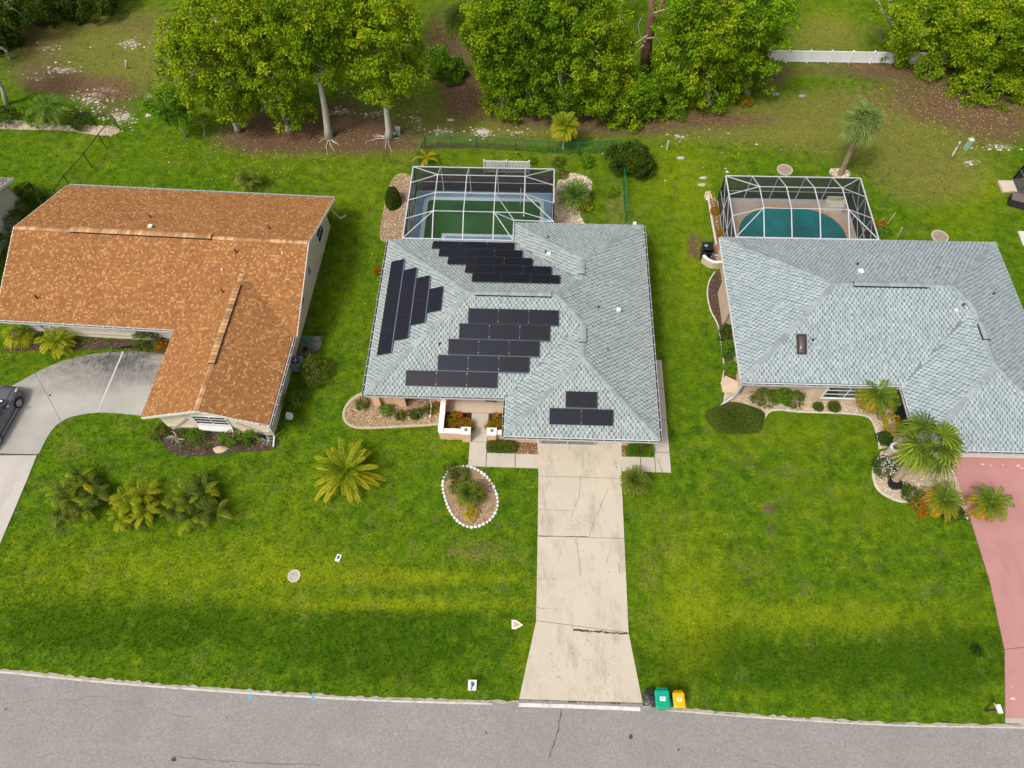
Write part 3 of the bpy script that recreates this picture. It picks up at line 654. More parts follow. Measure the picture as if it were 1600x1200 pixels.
def wall(F, house, a, b, z0, z1, mat, th=.16, nm='wall', tops=None):
    a, b = np.array(a, float), np.array(b, float); d_ = (b-a)/np.linalg.norm(b-a); n_ = np.array([-d_[1], d_[0]])*th
    if tops:   # gable wall: extra top points as (fraction, z)
        pr = [(0, z0), (1, z0)]+tops
        V = [F.w(*(a+(b-a)*f_), z_) for f_, z_ in pr]+[F.w(*(a+(b-a)*f_+n_), z_) for f_, z_ in pr]; k = len(pr)
        mb = MB().add(V, [tuple(range(k)), tuple(range(k, 2*k))[::-1]]+[(i, (i+1) % k, k+(i+1) % k, k+i) for i in range(k)])
    else:
        mb = MB().prism([F.w(*q)[:2] for q in (a, b, b+n_, a+n_)], z0, z1)
    return part(nm, mb, mat, house)
def window(F, par, a, b, z0, z1, nx_=2, nz=2, out=.03, fr=None, nm='window', shades=False):
    # a,b: ends at the wall's outer face, outward = right of a->b
    a, b = np.array(a, float), np.array(b, float); L_ = np.linalg.norm(b-a); d_ = (b-a)/L_; n_ = np.array([d_[1], -d_[0]])
    fr = fr or G['white']; P_ = lambda s, o, z: F.w(*(a+d_*s+n_*o), z)
    m_ = MB()
    for (s0, s1, zz0, zz1) in ((0, L_, z0, z0+.07), (0, L_, z1-.07, z1), (0, .07, z0+.07, z1-.07), (L_-.07, L_, z0+.07, z1-.07)):
        m_.beam(P_((s0+s1)/2, out, zz0), P_((s0+s1)/2, out, zz1), 1, .1) if False else m_.add([P_(s_, o_, z_) for z_ in (zz0, zz1) for s_, o_ in ((s0, -.02), (s1, -.02), (s1, out+.03), (s0, out+.03))], [(0, 3, 2, 1), (4, 5, 6, 7), (0, 1, 5, 4), (1, 2, 6, 5), (2, 3, 7, 6), (3, 0, 4, 7)])
    w_ = part(nm, m_, fr, par)
    for i in range(nx_):
        for j in range(nz):
            s0, s1 = .07+(L_-.14)*i/nx_, .07+(L_-.14)*(i+1)/nx_; y0, y1 = z0+.07+(z1-z0-.14)*j/nz, z0+.07+(z1-z0-.14)*(j+1)/nz
            m_ = MB().add([P_(s0+.015, .006, y0+.015), P_(s1-.015, .006, y0+.015), P_(s1-.015, .006, y1-.015), P_(s0+.015, .006, y1-.015)], [(0, 1, 2, 3)])
            part('pane', m_, G['glass'], w_)
    mm = MB()
    for i in range(1, nx_): s = .07+(L_-.14)*i/nx_; mm.beam(P_(s, out*.6, z0+.07), P_(s, out*.6, z1-.07), .045, .03)
    for j in range(1, nz): z_ = z0+.07+(z1-z0-.14)*j/nz; mm.beam(P_(.07, out*.5, z_), P_(L_-.07, out*.5, z_), .03, .03)
    if nx_*nz > 1: part('muntin', mm, fr, w_)
    return w_
def pipe_vent(F, roof, vols, x, y, h=.3, r=.045, mat=None, nm='vent_pipe'):
    z_ = rz(vols, x, y); c = F.w(x, y)
    part(nm, MB().disc(c, r, z_-.05, z_+h, 8), mat or G['black_vent'], roof)
def hood_vent(F, roof, vols, x, y, s=.26, mat=None):
    z_ = rz(vols, x, y); mb = MB().box((x, y, z_+.07), (s, s, .16), F); mb.box((x, y, z_+.165), (s+.06, s+.06, .03), F)
    part('roof_vent', mb, mat or G['white'], roof)
def downspout(F, par, pts, w_=.08): part('downspout', _multi([(F.w(*a), F.w(*b)) for a, b in zip(pts, pts[1:])], w_), G['alum'], par)
def _multi(segs, w_):
    mb = MB()
    for a, b in segs: mb.beam(a, b, w_)
    return mb

# ================================================================== orange-roofed house (left)
hl = thing('orange_roof_house', 'cream house with orange shingle gable roofs, left of the photo', 'house', FL.w(-25, 22, 0), FL.a)
VL = [((-34.72, -15.34, 22.67, 34.36), planes((-34.72, -15.34, 22.67, 34.36), .35, 'SN')), ((-23.09, -15.52, 16.52, 28.5), planes((-23.09, -15.52, 16.52, 28.5), .35, 'WE'))]
tmp = MB(); faces = roof_faces(VL)
def base_of(F, vols):
    b = MB()
    for p, pc in roof_faces(vols): b.add([F.w(x, y, ev(p, x, y)-.005) for x, y in pc], [tuple(range(len(pc)))])
    return b
rl = part('roof', base_of(FL, VL), G['orange_under'], hl); build_roof(FL, rl, VL, G['orange_shingle'], tw=.15, gap=.10, course=.125, seed=2)
cap_line(FL, rl, VL, (-34.7, 28.515), (-30.9, 28.515), G['orange_cap']); cap_line(FL, rl, VL, (-21.6, 28.515), (-15.4, 28.515), G['orange_cap']); cap_line(FL, rl, VL, (-30.9, 28.515), (-21.6, 28.515), G['orange_cap'])
vent_line(FL, rl, VL, (-30.9, 28.515), (-21.6, 28.515), G['orange_cap'])
cap_line(FL, rl, VL, (-19.305, 16.55), (-19.305, 26.3), G['orange_cap']); vent_line(FL, rl, VL, (-19.305, 19.6), (-19.305, 25.4), G['orange_cap'])
for x, y in ((-19.85, 27.6), (-16.9, 27.7), (-32.2, 24.1), (-20.25, 25.0)): pipe_vent(FL, rl, VL, x, y, .34, .05) if x != -16.9 else pipe_vent(FL, rl, VL, x, y, .15, .05, G['white'])
pipe_vent(FL, rl, VL, -20.6, 26.45, .16, .06, G['cream']); hood_vent(FL, rl, VL, -26.0, 29.3, .22, G['cream']); pipe_vent(FL, rl, VL, -26.6, 30.5, .3); pipe_vent(FL, rl, VL, -18.3, 29.85, .34)
edge_parts(FL, hl, [((-15.34, 34.36), (-34.72, 34.36)), ((-34.72, 34.36), (-34.72, 28.515)), ((-34.72, 28.515), (-34.72, 22.67)), ((-34.72, 22.67), (-23.09, 22.67)), ((-23.09, 22.67), (-23.09, 16.52)),
    ((-23.09, 16.52), (-19.305, 16.52)), ((-19.305, 16.52), (-15.52, 16.52)), ((-15.52, 16.52), (-15.52, 22.67)), ((-15.34, 22.67), (-15.34, 28.515)), ((-15.34, 28.515), (-15.34, 34.36))], G['white'], VL, {0: 1, 3: 1, 7: 1})
sf = MB()
for x0, x1, y0, y1 in ((-34.7, -16.12, 22.7, 34.3), (-16.12, -15.4, 22.7, 23.2), (-23.05, -15.55, 17.02, 22.69)): sf.prism([FL.w(*q)[:2] for q in ((x0, y0), (x1, y0), (x1, y1), (x0, y1))], EAVE-.20, EAVE-.17)
part('soffit', sf, G['white'], hl)
rr = 28.515; gz = EAVE+.35*(rr-22.67)
wall(FL, hl, (-16.1, 23.3), (-16.1, 33.9), 0, 2.3, G['cream'], tops=[(1, 2.5), (.492, gz-.16), (0, 2.55)])
wall(FL, hl, (-16.1, 17.0), (-16.1, 23.3), 0, 2.28, G['cream'])
wall(FL, hl, (-22.6, 17.0), (-16.26, 17.0), 0, 2.3, G['cream'], tops=[(1, 2.53), (.52, 3.58), (0, 2.48)])
wall(FL, hl, (-22.6, 23.3), (-22.6, 17.18), 0, 2.28, G['cream']); wall(FL, hl, (-34.0, 23.3), (-22.6, 23.3), 0, 2.28, G['cream'])
wall(FL, hl, (-16.3, 33.9), (-34.0, 33.9), 0, 2.28, G['cream']); wall(FL, hl, (-34.0, 33.7), (-34.0, 23.3), 0, 2.3, G['cream'], tops=[(1, 2.35), (.5, gz-.3), (0, 2.35)])
# garage door facing the curved drive
gd = MB()
for k in range(4): gd.box((-22.63, 20.0, .3+k*.53), (.04, 4.7, .5), FL)
part('garage_door', gd, G['white'], hl)
window(FL, hl, (-16.1, 31.2), (-16.1, 32.7), .95, 2.1, 1, 2); window(FL, hl, (-16.1, 28.2), (-16.1, 28.85), 1.15, 1.95, 1, 2); window(FL, hl, (-16.1, 25.3), (-16.1, 26.6), 1.0, 2.05, 1, 2)
window(FL, hl, (-20.45, 17.0), (-18.35, 17.0), 1.05, 2.2, 2, 3)
aw = MB(); aw.add([FL.w(x, y, z) for z_o in (0, .04) for x, y, z in ((-20.45, 16.93, 1.0+z_o), (-18.35, 16.93, 1.0+z_o), (-18.35, 16.78, .60+z_o), (-20.45, 16.78, .60+z_o))], [(0, 3, 2, 1), (4, 5, 6, 7), (0, 1, 5, 4), (1, 2, 6, 5), (2, 3, 7, 6), (3, 0, 4, 7)])
part('window_shelf', aw, G['white'], hl)
window(FL, hl, (-28.4, 23.3), (-26.2, 23.3), .95, 1.95, 2, 2); window(FL, hl, (-33.2, 23.3), (-32.2, 23.3), .9, 2.0, 1, 2)
tb = MB()       # brown timber strips on the gable end
for a, b in (((-22.4, .1), (-20.9, 1.7)), ((-17.9, 1.6), (-16.6, .5)), ((-22.5, .55), (-16.2, .55))): tb.beam(FL.w(a[0], 16.985, a[1]), FL.w(b[0], 16.985, b[1]), .13, .13)
part('timber_strip', tb, G['trim_tan'], hl)
bd = MB(); bd.box((-28.2, 23.27, .45), (11, .05, .12), FL); part('band_course', bd, G['trim_tan'], hl)
downspout(FL, hl, [(-15.42, 16.6, 2.3), (-15.9, 16.9, 1.9), (-15.98, 16.85, .3), (-15.95, 16.2, .06)]); downspout(FL, hl, [(-33.6, 22.6, 2.3), (-33.0, 23.2, 1.9), (-32.6, 23.2, .2)])
downspout(FL, hl, [(-23.0, 22.75, 2.3), (-22.85, 23.1, 1.7), (-22.8, 23.15, .1)]); downspout(FL, hl, [(-15.9, 33.95, 2.2), (-15.3, 34.2, .6), (-15.0, 34.6, .5)])

# ================================================================== solar-roofed house (middle)
hm_ = thing('solar_roof_house', 'peach house with grey-green shingle hip roof carrying black solar panels', 'house', FM.w(-1, 20, 0), FM.a)
RM = [(-9.706, 7.466, 19.349, 31.213), (-1.328, 7.466, 16.861, 32.97)]
VM = [(r, planes(r, .364, 'WESN')) for r in RM]
rm = part('roof', base_of(FM, VM), G['grey_under'], hm_); build_roof(FM, rm, VM, G['grey_shingle'], seed=3)
x1, x3, y1, y3, x2, y2, y4 = -9.706, 7.466, 31.213, 19.349, -1.328, 32.97, 16.861
hmm, hww, ym = (y1-y3)/2, (x3-x2)/2, (y1+y3)/2; xc = x3-hww
for a, b in (((x1, y3), (x1+hmm, ym)), ((x1, y1), (x1+hmm, ym)), ((x1+hmm, ym), (x3-hmm, ym)), ((x3-hmm, ym), (xc, ym+hmm-hww)), ((x3-hmm, ym), (xc, ym-hmm+hww)), ((xc, ym+hmm-hww), (xc, y2-hww)),
             ((x2, y2), (xc, y2-hww)), ((x3, y2), (xc, y2-hww)), ((xc, ym-hmm+hww), (xc, y4+hww)), ((x2, y4), (xc, y4+hww)), ((x3, y4), (xc, y4+hww))): cap_line(FM, rm, VM, a, b, G['grey_cap'], .16)
vent_line(FM, rm, VM, (x1+hmm+.4, ym), (x3-hmm-.35, ym), G['grey_cap']); vent_line(FM, rm, VM, (xc, 28.25), (xc, 27.3), G['grey_cap']); vent_line(FM, rm, VM, (xc, 23.35), (xc, 22.25), G['grey_cap'])
for x, y, w_ in ((1.03, 29.45, 1), (1.0, 31.1, 0), (.85, 29.75, 0), (4.1, 25.1, 0), (5.37, 25.2, 1), (-5.4, 22.25, 0)): (hood_vent(FM, rm, VM, x, y, .2) if w_ else pipe_vent(FM, rm, VM, x, y, .12, .06))
segs = [((x3, y2), (x2, y2)), ((x2, y2), (x2, y1)), ((x2, y1), (x1, y1)), ((x1, y1), (x1, y3)), ((x1, y3), (x2, y3)), ((x2, y3), (x2, y4)), ((x2, y4), (x3, y4)), ((x3, y4), (x3, y2))]
edge_parts(FM, hm_, segs, G['white'], VM, {3: 1, 4: 1, 5: 1, 6: 1, 7: 1})
sf = MB()
for x0_, x1_, y0_, y1_ in ((x1+.03, x3-.03, y3+.03, y1-.03), (x2+.03, x3-.03, y4+.03, y3+.02), (x2+.03, x3-.03, y1-.02, y2-.03)): sf.prism([FM.w(*q)[:2] for q in ((x0_, y0_), (x1_, y0_), (x1_, y1_), (x0_, y1_))], EAVE-.22, EAVE-.19)
part('soffit', sf, G['white'], hm_)
for a, b in (((-9.1, 30.6), (-9.1, 20.02)), ((-9.1, 20.0), (-7.95, 20.0)), ((-7.7, 20.0), (-7.7, 21.4)), ((-7.5, 21.4), (-6.1, 21.4)), ((-6.1, 21.4), (-6.1, 20.0)), ((-6.1, 20.0), (-5.15, 20.0)), ((-5.0, 20.0), (-5.0, 21.9)),
             ((-5.0, 21.9), (-.75, 21.9)), ((-.75, 21.9), (-.75, 17.62)), ((-.75, 17.6), (.55, 17.6)), ((5.68, 17.6), (7.5, 17.6)), ((7.5, 17.6), (7.5, 32.4)), ((7.3, 32.4), (-.7, 32.4)), ((-.7, 32.2), (-.7, 30.6)), ((-.9, 30.6), (-9.0, 30.6))):
    wall(FM, hm_, a, b, 0, EAVE-.22, G['peach'])
for x in (-9.35, -7.78): part('pillar', MB().prism([FM.w(*q)[:2] for q in ((x-.22, 19.78), (x+.2, 19.78), (x+.12, 20.1), (x-.2, 20.1))], 0, EAVE-.225), G['peach'], hm_)
gd = part('garage_door', MB().prism([FM.w(*q)[:2] for q in ((.55, 17.78), (5.68, 17.78), (5.68, 17.9), (.55, 17.9))], 0, 2.2), G['white'], hm_)
for k in range(4): part('door_panel', MB().box((3.12, 17.755, .28+k*.53), (4.98, .05, .50), FM), G['white'], gd)
fr = MB(); fr.box((.62, 17.69, 1.1), (.13, .22, 2.2), FM); fr.box((5.61, 17.69, 1.1), (.13, .22, 2.2), FM); part('door_trim', fr, G['white'], hm_)
sc_ = MB(); sc_.box((2.4, 17.52, .05), (3.3, .05, .09), FM); sc_.box((2.4, 17.52, 2.1), (3.3, .05, .06), FM)
for x in (.8, 2.4, 4.0): sc_.box((x, 17.52, 1.08), (.05, .05, 2.0), FM)
sd_ = part('garage_screen_frame', sc_, G['alum'], hm_)
for x0_, x1_ in ((.83, 2.37), (2.43, 3.97)): part('screen', MB().add([FM.w(x0_, 17.52, .1), FM.w(x1_, 17.52, .1), FM.w(x1_, 17.52, 2.07), FM.w(x0_, 17.52, 2.07)], [(0, 1, 2, 3)]), screenmat('screen_garage', (.12, .14, .15), .35, .2), sd_)
window(FM, hm_, (-4.6, 21.9), (-3.2, 21.9), .6, 2.0, 2, 2); part('front_door', MB().box((-2.2, 21.87, 1.05), (.95, .06, 2.1), FM), G['white'], hm_); window(FM, hm_, (-7.2, 21.4), (-6.3, 21.4), .8, 1.9, 1, 2)
downspout(FM, hm_, [(-6.28, 19.25, 2.35), (-6.0, 19.75, 1.9), (-6.0, 19.75, .35), (-6.05, 19.1, .06)]); downspout(FM, hm_, [(6.9, 16.8, 2.35), (6.85, 17.45, 1.8), (6.85, 17.5, .1)])
part('meter_disc', MB().disc(FM.w(7.72, 21.9)[:2], .17, 1.0, 1.15, 14), G['alum'], hm_); part('flood_light', MB().box((6.9, 33.1, 2.45), (.22, .18, .2), FM).box((6.9, 33.0, 2.32), (.1, .16, .1), FM), G['white'], hm_)
# solar panels
m, t, out = newmat('solar_glass'); n = NT(t)
tc = n.n('ShaderNodeTexCoord'); sx = n.n('ShaderNodeSeparateXYZ'); n.link(tc.outputs['Object'], sx.inputs[0])
def gridl(sock, per, wd_): return n.math('LESS_THAN', n.math('PINGPONG', sock, per/2), wd_)
ln = n.math('MAXIMUM', gridl(sx.outputs[0], .0905, .007), gridl(sx.outputs[1], .168, .004))
c = n.mix(n.math('MULTIPLY', ln, .5), n.ramp(n.noise(.5, 3), [(.35, (.013, .010, .014)), (.65, (.007, .010, .024))]), (.036, .040, .055))
n.bsdf(out, c, .3, .25); SOLG = m
SOLF = plain('solar_frame', (.025, .027, .032), .4, spec=.5); CLAMP = plain('clamp_metal', (.55, .58, .6), .3, metal=.8); RAILM = plain('solar_rail', (.22, .30, .36), .35, metal=.6)
fm_ = MB()
for cx_, cy_, sx_, sy_ in ((0, .455, 1.79, .02), (0, -.455, 1.79, .02), (.885, 0, .02, .89), (-.885, 0, .02, .89)): fm_.box((cx_, cy_, 0), (sx_, sy_, .042))
gm_ = MB().box((0, 0, -.004), (1.75, .89, .03)); meF = fm_.mesh('panel_frame', SOLF); meG = gm_.mesh('panel_glass', SOLG)
cl = MB().box((0, .33, .035), (.035, .05, .02)); cl.box((0, -.33, .035), (.035, .05, .02)); meC = cl.mesh('clamp', CLAMP)
_n = [0]
def panel(cx_, cy_, dirn, clamp=True):
    z_ = rz(VM, cx_, cy_); th_ = math.atan(.364)
    rzv = {'S': 0, 'N': math.pi, 'W': -math.pi/2}[dirn]
    Mx = Matrix.Translation(FM.w(cx_, cy_, z_+.12)) @ Matrix.Rotation(FM.a+rzv, 4, 'Z') @ Matrix.Rotation(th_, 4, 'X')
    p = inst('solar_panel', meF, hm_, Mx); XF[p.name] = Mx
    inst('glass', meG, p, Matrix.Identity(4), world=False)
    if clamp: inst('clamp', meC, p, Matrix.Translation((-.9, 0, 0)), world=False)
for x0_, yc in ((-3.76, 23.87), (-4.26, 22.98), (-4.87, 22.07), (-5.45, 21.15), (-7.30, 20.23)):
    for i in range(3): panel(x0_+.905+i*1.807, yc, 'S', i > 0)
for x0_, yc in ((-6.68, 30.55), (-6.12, 29.62), (-5.44, 28.70), (-4.23, 27.76), (-3.72, 26.80)):
    for i in range(3): panel(x0_+.905+i*1.82, yc, 'N', i > 0)
for xc_, y0_, k in ((-8.80, 21.83, 4), (-7.83, 22.68, 3), (-6.86, 23.6, 2), (-5.90, 24.3, 1)):
    for i in range(k): panel(xc_, y0_+.905+i*1.812, 'W', False)
panel(3.0, 18.87, 'S', False); panel(2.09, 17.93, 'S', False); panel(3.92, 17.93, 'S')
ra = MB()
for x0_, yc, w_ in ((-3.76, 23.40, 5.4), (-4.87, 21.61, 5.4), (-5.45, 20.69, 5.4), (-4.26, 22.52, 5.4), (2.1, 18.40, 1.8)): ra.beam(FM.w(x0_, yc, rz(VM, x0_+.5, yc)+.09), FM.w(x0_+w_, yc, rz(VM, x0_+.5, yc)+.09), .05)
for xx, y0_, y1_ in ((-8.32, 21.9, 29.0), (-7.35, 22.7, 28.0), (-6.38, 23.6, 27.1)): ra.beam(FM.w(xx, y0_, rz(VM, xx, 25)+.09), FM.w(xx, y1_, rz(VM, xx, 25)+.09), .05)
part('panel_rail', ra, RAILM, hm_, 'stuff')
for k, (x, y) in enumerate(((-1.73, 22.07), (.9, 20.9))): pass

# courtyard walls
cw = thing('courtyard_wall', 'low peach courtyard wall with white cap at the entry, left of the garage', 'wall', FM.w(-3.3, 17.7, 0), FM.a)
def capw(a, b, h, th=.24, nm=None):
    a, b = np.array(a, float), np.array(b, float); d_ = (b-a)/np.linalg.norm(b-a); n_ = np.array([-d_[1], d_[0]])
    def q(o0, o1, e): return [FM.w(*p)[:2] for p in (a-d_*e+n_*o0, b+d_*e+n_*o0, b+d_*e+n_*o1, a-d_*e+n_*o1)]
    part('wall_run', MB().prism(q(0, th, 0), 0, h), G['peach'], cw); part('wall_cap', MB().prism(q(-.04, th+.04, .04), h, h+.06), G['white'], cw)
capw((-5.32, 19.95), (-5.32, 17.72), .98); capw((-5.28, 17.66), (-3.98, 17.66), .92); capw((-1.96, 17.66), (-.76, 17.66), .92)
for x in (-3.68, -2.14):
    part('pillar', MB().box((x, 17.72, .55), (.5, .42, 1.1), FM), G['peach'], cw); cp_ = part('pillar_cap', MB().box((x, 17.72, 1.14), (.58, .5, .08), FM), G['white'], cw)
    part('lamp_base', MB().disc(FM.w(x, 17.76)[:2], .1, 1.18, 1.24, 10), plain('lamp_grey', (.2, .19, .18), .5), cp_)
part('wall_cap', MB().box((-4.05, 17.74, 1.03), (.26, .3, .06), FM), G['white'], cw); part('wall_cap', MB().box((-1.72, 17.74, 1.03), (.3, .3, .06), FM), G['white'], cw)
mt = solo('door_mat', MB().box((-2.35, 20.55, .068), (.75, .5, .02), FM), plain('mat_grey', (.10, .10, .095), .95, .6, 9), 'dark patterned door mat on the tan courtyard floor', 'door mat')

# ================================================================== grey-roofed house (right)
hr = thing('grey_roof_house', 'tan house with plain blue-grey hip roof at the right', 'house', FR.w(21, 25, 0), FR.a)
RR_ = [(12.64, 30.92, 20.77, 32.02), (22.04, 30.92, 16.71, 32.02)]
VR = [(r, planes(r, .42, 'WESN')) for r in RR_]
rr_ = part('roof', base_of(FR, VR), G['blue_under'], hr); build_roof(FR, rr_, VR, G['blue_shingle'], seed=4)
a1, a3, b1, b3, a2, b4 = 12.64, 30.92, 32.02, 20.77, 22.04, 16.71
hh, hv, bm = (b1-b3)/2, (a3-a2)/2, (b1+b3)/2; ac = a3-hv
for a, b in (((a1, b3), (a1+hh, bm)), ((a1, b1), (a1+hh, bm)), ((a1+hh, bm), (a3-hh, bm)), ((a3, b1), (a3-hh, bm)), ((a3-hh, bm), (ac, b3+hv)), ((ac, b3+hv), (ac, b4+hv)), ((a2, b4), (ac, b4+hv)), ((a3, b4), (ac, b4+hv))): cap_line(FR, rr_, VR, a, b, G['grey_cap'], .16)
vent_line(FR, rr_, VR, (a1+hh+1.1, bm), (a3-hh-1.5, bm), G['grey_cap']); vent_line(FR, rr_, VR, (ac, 24.0), (ac, 22.9), G['grey_cap'])
for x, y, k in ((20.47, 28.7, 0), (20.3, 27.75, 1), (25.3, 24.95, 1), (25.8, 25.3, 0), (16.85, 23.15, 0), (28.6, 26.9, 0)): (hood_vent(FR, rr_, VR, x, y, .24 if x < 22 else .14) if k else pipe_vent(FR, rr_, VR, x, y, .2, .05, G['dark']))
zsk = rz(VR, 16.18, 22.93); th_ = math.atan(.42)
skm = MB()
for cx_, cy_, sx_, sy_ in ((0, .56, .56, .09), (0, -.56, .56, .09), (.235, 0, .09, 1.03), (-.235, 0, .09, 1.03)): skm.box((cx_, cy_, .06), (sx_, sy_, .16))
MS = Matrix.Translation(FR.w(16.18, 22.93, zsk)) @ Matrix.Rotation(FR.a, 4, 'Z') @ Matrix.Rotation(th_, 4, 'X')
part('skylight_frame', skm.xf(MS), plain('bronze_frame', (.05, .035, .03), .4), rr_)
dome = MB(); V = []
for i in range(7):
    for j in range(7): x_, y_ = -.19+.38*i/6, -.515+1.03*j/6; V.append((x_, y_, .10+.12*(1-((i-3)/3)**4)*(1-((j-3)/3)**4)))
dome.add(V, [(i*7+j, (i+1)*7+j, (i+1)*7+j+1, i*7+j+1) for i in range(6) for j in range(6)])
part('skylight_dome', dome.xf(MS), plain('smoked_acrylic', (.09, .07, .06), .15, spec=.5), rr_, smooth=True)
segs = [((a3, b1), (a1, b1)), ((a1, b1), (a1, b3)), ((a1, b3), (a2, b3)), ((a2, b3), (a2, b4)), ((a2, b4), (a3, b4)), ((a3, b4), (a3, b1))]
edge_parts(FR, hr, segs, G['white'], VR, {2: 1, 3: 1, 4: 1})
sf = MB()
for x0_, x1_, y0_, y1_ in ((a1+.03, a3-.03, b3+.03, b1-.03), (a2+.03, a3-.03, b4+.03, b3+.02)): sf.prism([FR.w(*q)[:2] for q in ((x0_, y0_), (x1_, y0_), (x1_, y1_), (x0_, y1_))], EAVE-.22, EAVE-.19)
part('soffit', sf, G['white'], hr)
for a, b in (((12.78, 29.2), (12.78, 26.3)), ((12.78, 26.3), (13.2, 26.3)), ((13.2, 31.4), (13.2, 29.2)), ((13.2, 29.2), (12.95, 29.2)), ((13.2, 26.1), (13.2, 21.3)), ((13.2, 21.3), (17.2, 21.3)), ((17.2, 21.3), (17.45, 20.95)), ((17.45, 20.95), (21.0, 20.95)), ((21.0, 20.95), (21.2, 21.4)), ((21.2, 21.4), (22.6, 21.4)),
             ((22.6, 21.4), (22.6, 17.5)), ((22.6, 17.3), (25.3, 17.3)), ((30.4, 17.3), (30.4, 31.4)), ((30.4, 31.4), (13.2, 31.4))): wall(FR, hr, a, b, 0, EAVE-.22, G['tan'], .14)
window(FR, hr, (18.0, 20.95), (20.75, 20.95), .45, 1.95, 2, 3, .05)
part('recess_shade', MB().box((22.56, 19.6, 1.05), (.06, 1.4, 2.1), FR), G['dark'], hr)  # flat near-black box on the wall face, painted as the shade of an opening
gd = part('garage_door', MB().prism([FR.w(*q)[:2] for q in ((25.3, 17.42), (30.3, 17.42), (30.3, 17.55), (25.3, 17.55))], 0, 2.2), G['white'], hr)
for k in range(4): part('door_panel', MB().box((27.8, 17.40, .28+k*.53), (4.9, .05, .50), FR), G['white'], gd)
part('garage_shade', MB().box((25.7, 17.36, 1.6), (.9, .05, 1.1), FR), G['dark'], hr)  # near-black box in front of the door, shaded depth put into its colour
downspout(FR, hr, [(13.0, 20.72, 2.3), (13.0, 21.15, 1.8), (12.7, 20.9, .35), (11.5, 20.05, .2)], .1)
part('wall_foot', MB().prism([FR.w(*q)[:2] for q in ((12.2, 21.4), (13.2, 21.3), (13.2, 22.2), (12.5, 22.6), (12.15, 22.1))], 0, .10), G['tan'], hr)

# ================================================================== corner of the house at the far left, cage at the far right
hf = thing('grey_shingle_house', 'off-white house with brown shingle roof corner cut by the left edge', 'house', FL.w(-42, 34, 0), FL.a)
cfx, cfy = FL.l(*unp(21, 278, EAVE)); vf = (cfx-14, cfx, cfy-14, cfy); VF = [(vf, planes(vf, .35, 'SN'))]
rf = part('roof', base_of(FL, VF), plain('brown_under', (.14, .11, .1)), hf); build_roof(FL, rf, VF, G['brown_shingle'], seed=7)
edge_parts(FL, hf, [((vf[1], vf[2]), (vf[1], (vf[2]+vf[3])/2)), ((vf[1], (vf[2]+vf[3])/2), (vf[1], vf[3])), ((vf[1], vf[3]), (vf[0], vf[3]))], G['white'], VF)
wx = vf[1]-.35; wall(FL, hf, (wx, vf[2]+.5), (wx, vf[3]-.5), 0, 2.3, G['offwhite'], tops=[(1, 2.3), (.5, 4.4), (0, 2.3)]); wall(FL, hf, (wx, vf[3]-.5), (vf[0], vf[3]-.5), 0, 2.3, G['offwhite'])

# ================================================================== pools and their screen cages
SCR = screenmat('screen_mesh', (.045, .05, .055), .17, .55); SCRD = screenmat('screen_mesh_wall', (.035, .038, .043), .60, .38)
def pool(F, label, deck_poly, coping_poly, water_poly, deckm, copm, watm, extra=None, loc=(0, 0)):
    t_ = thing('swimming_pool', label, 'swimming pool', F.w(*loc, 0), F.a)
    q = lambda pl: [F.w(*p)[:2] for p in pl]
    part('deck', MB().prism(q(deck_poly), 0, .10), deckm, t_); part('coping', MB().prism(q(coping_poly), .0, .128), copm, t_)
    part('water', MB().prism(q(water_poly), .0, .134), watm, t_)
    return t_
def water(name, c1, c2):
    m, t, out = newmat(name); n = NT(t)
    c = n.ramp(n.noise(.35, 4, .6), [(.35, c1), (.65, c2)]); n.bsdf(out, c, .10, .45, 0, n.noise(3.5, 3), .06, .02); return m
def rrect(x0_, x1_, y0_, y1_, r_, k=6):
    o = []
    for cx_, cy_, a0 in ((x1_-r_, y1_-r_, 0), (x0_+r_, y1_-r_, 90), (x0_+r_, y0_+r_, 180), (x1_-r_, y0_+r_, 270)):
        for i in range(k+1): a_ = R(a0+90*i/k); o.append((cx_+r_*math.cos(a_), cy_+r_*math.sin(a_)))
    return o
WG = water('algae_green_water', (.016, .065, .016), (.036, .115, .024)); WT = water('teal_water', (.008, .10, .115), (.014, .17, .17))
BLUED = plain('blue_deck', (.17, .29, .40), .8, .12, 1.2, dirt=(.08, .12, .16), dirtamt=.5); COPW = plain('pale_coping', (.46, .53, .55), .7, .1, 2)
pm = pool(FM, 'rectangular algae-green pool with blue deck behind the solar roof house', [(-8.75, 31.0), (1.3, 31.0), (1.3, 38.28), (-8.75, 38.28)], rrect(-8.2, .75, 31.2, 37.55, .5), rrect(-7.88, .45, 31.2, 37.22, .3), BLUED, COPW, WG, loc=(-4, 34))
part('peninsula', MB().prism([FM.w(*q)[:2] for q in ((-6.6, 31.0), (-1.0, 31.0), (-1.0, 33.95), (-6.6, 33.95))], 0, .138), COPW, pm); part('peninsula_deck', MB().prism([FM.w(*q)[:2] for q in ((-6.3, 31.0), (-1.0, 31.0), (-1.0, 33.7), (-6.3, 33.7))], 0, .144), BLUED, pm)
part('pool_step', MB().prism([FM.w(*q)[:2] for q in rrect(-7.86, -7.1, 34.0, 36.0, .35)], .1, .1365), water('green_step', (.025, .055, .012), (.04, .075, .018)), pm)
hd = MB(); hd.tube([FM.w(-1.0, 37.9, .1), FM.w(-1.0, 37.9, .8), FM.w(-1.0, 37.3, .85), FM.w(-1.0, 36.9, .2)], .025, 6); part('handrail', hd, G['alum'], pm)
el_ = lambda cx_, cy_, rx, ry, p_=2.4, k=56: [(cx_+rx*abs(math.cos(a_))**(2/p_)*math.copysign(1, math.cos(a_)), cy_+ry*abs(math.sin(a_))**(2/p_)*math.copysign(1, math.sin(a_))) for a_ in [2*math.pi*i/k for i in range(k)]]
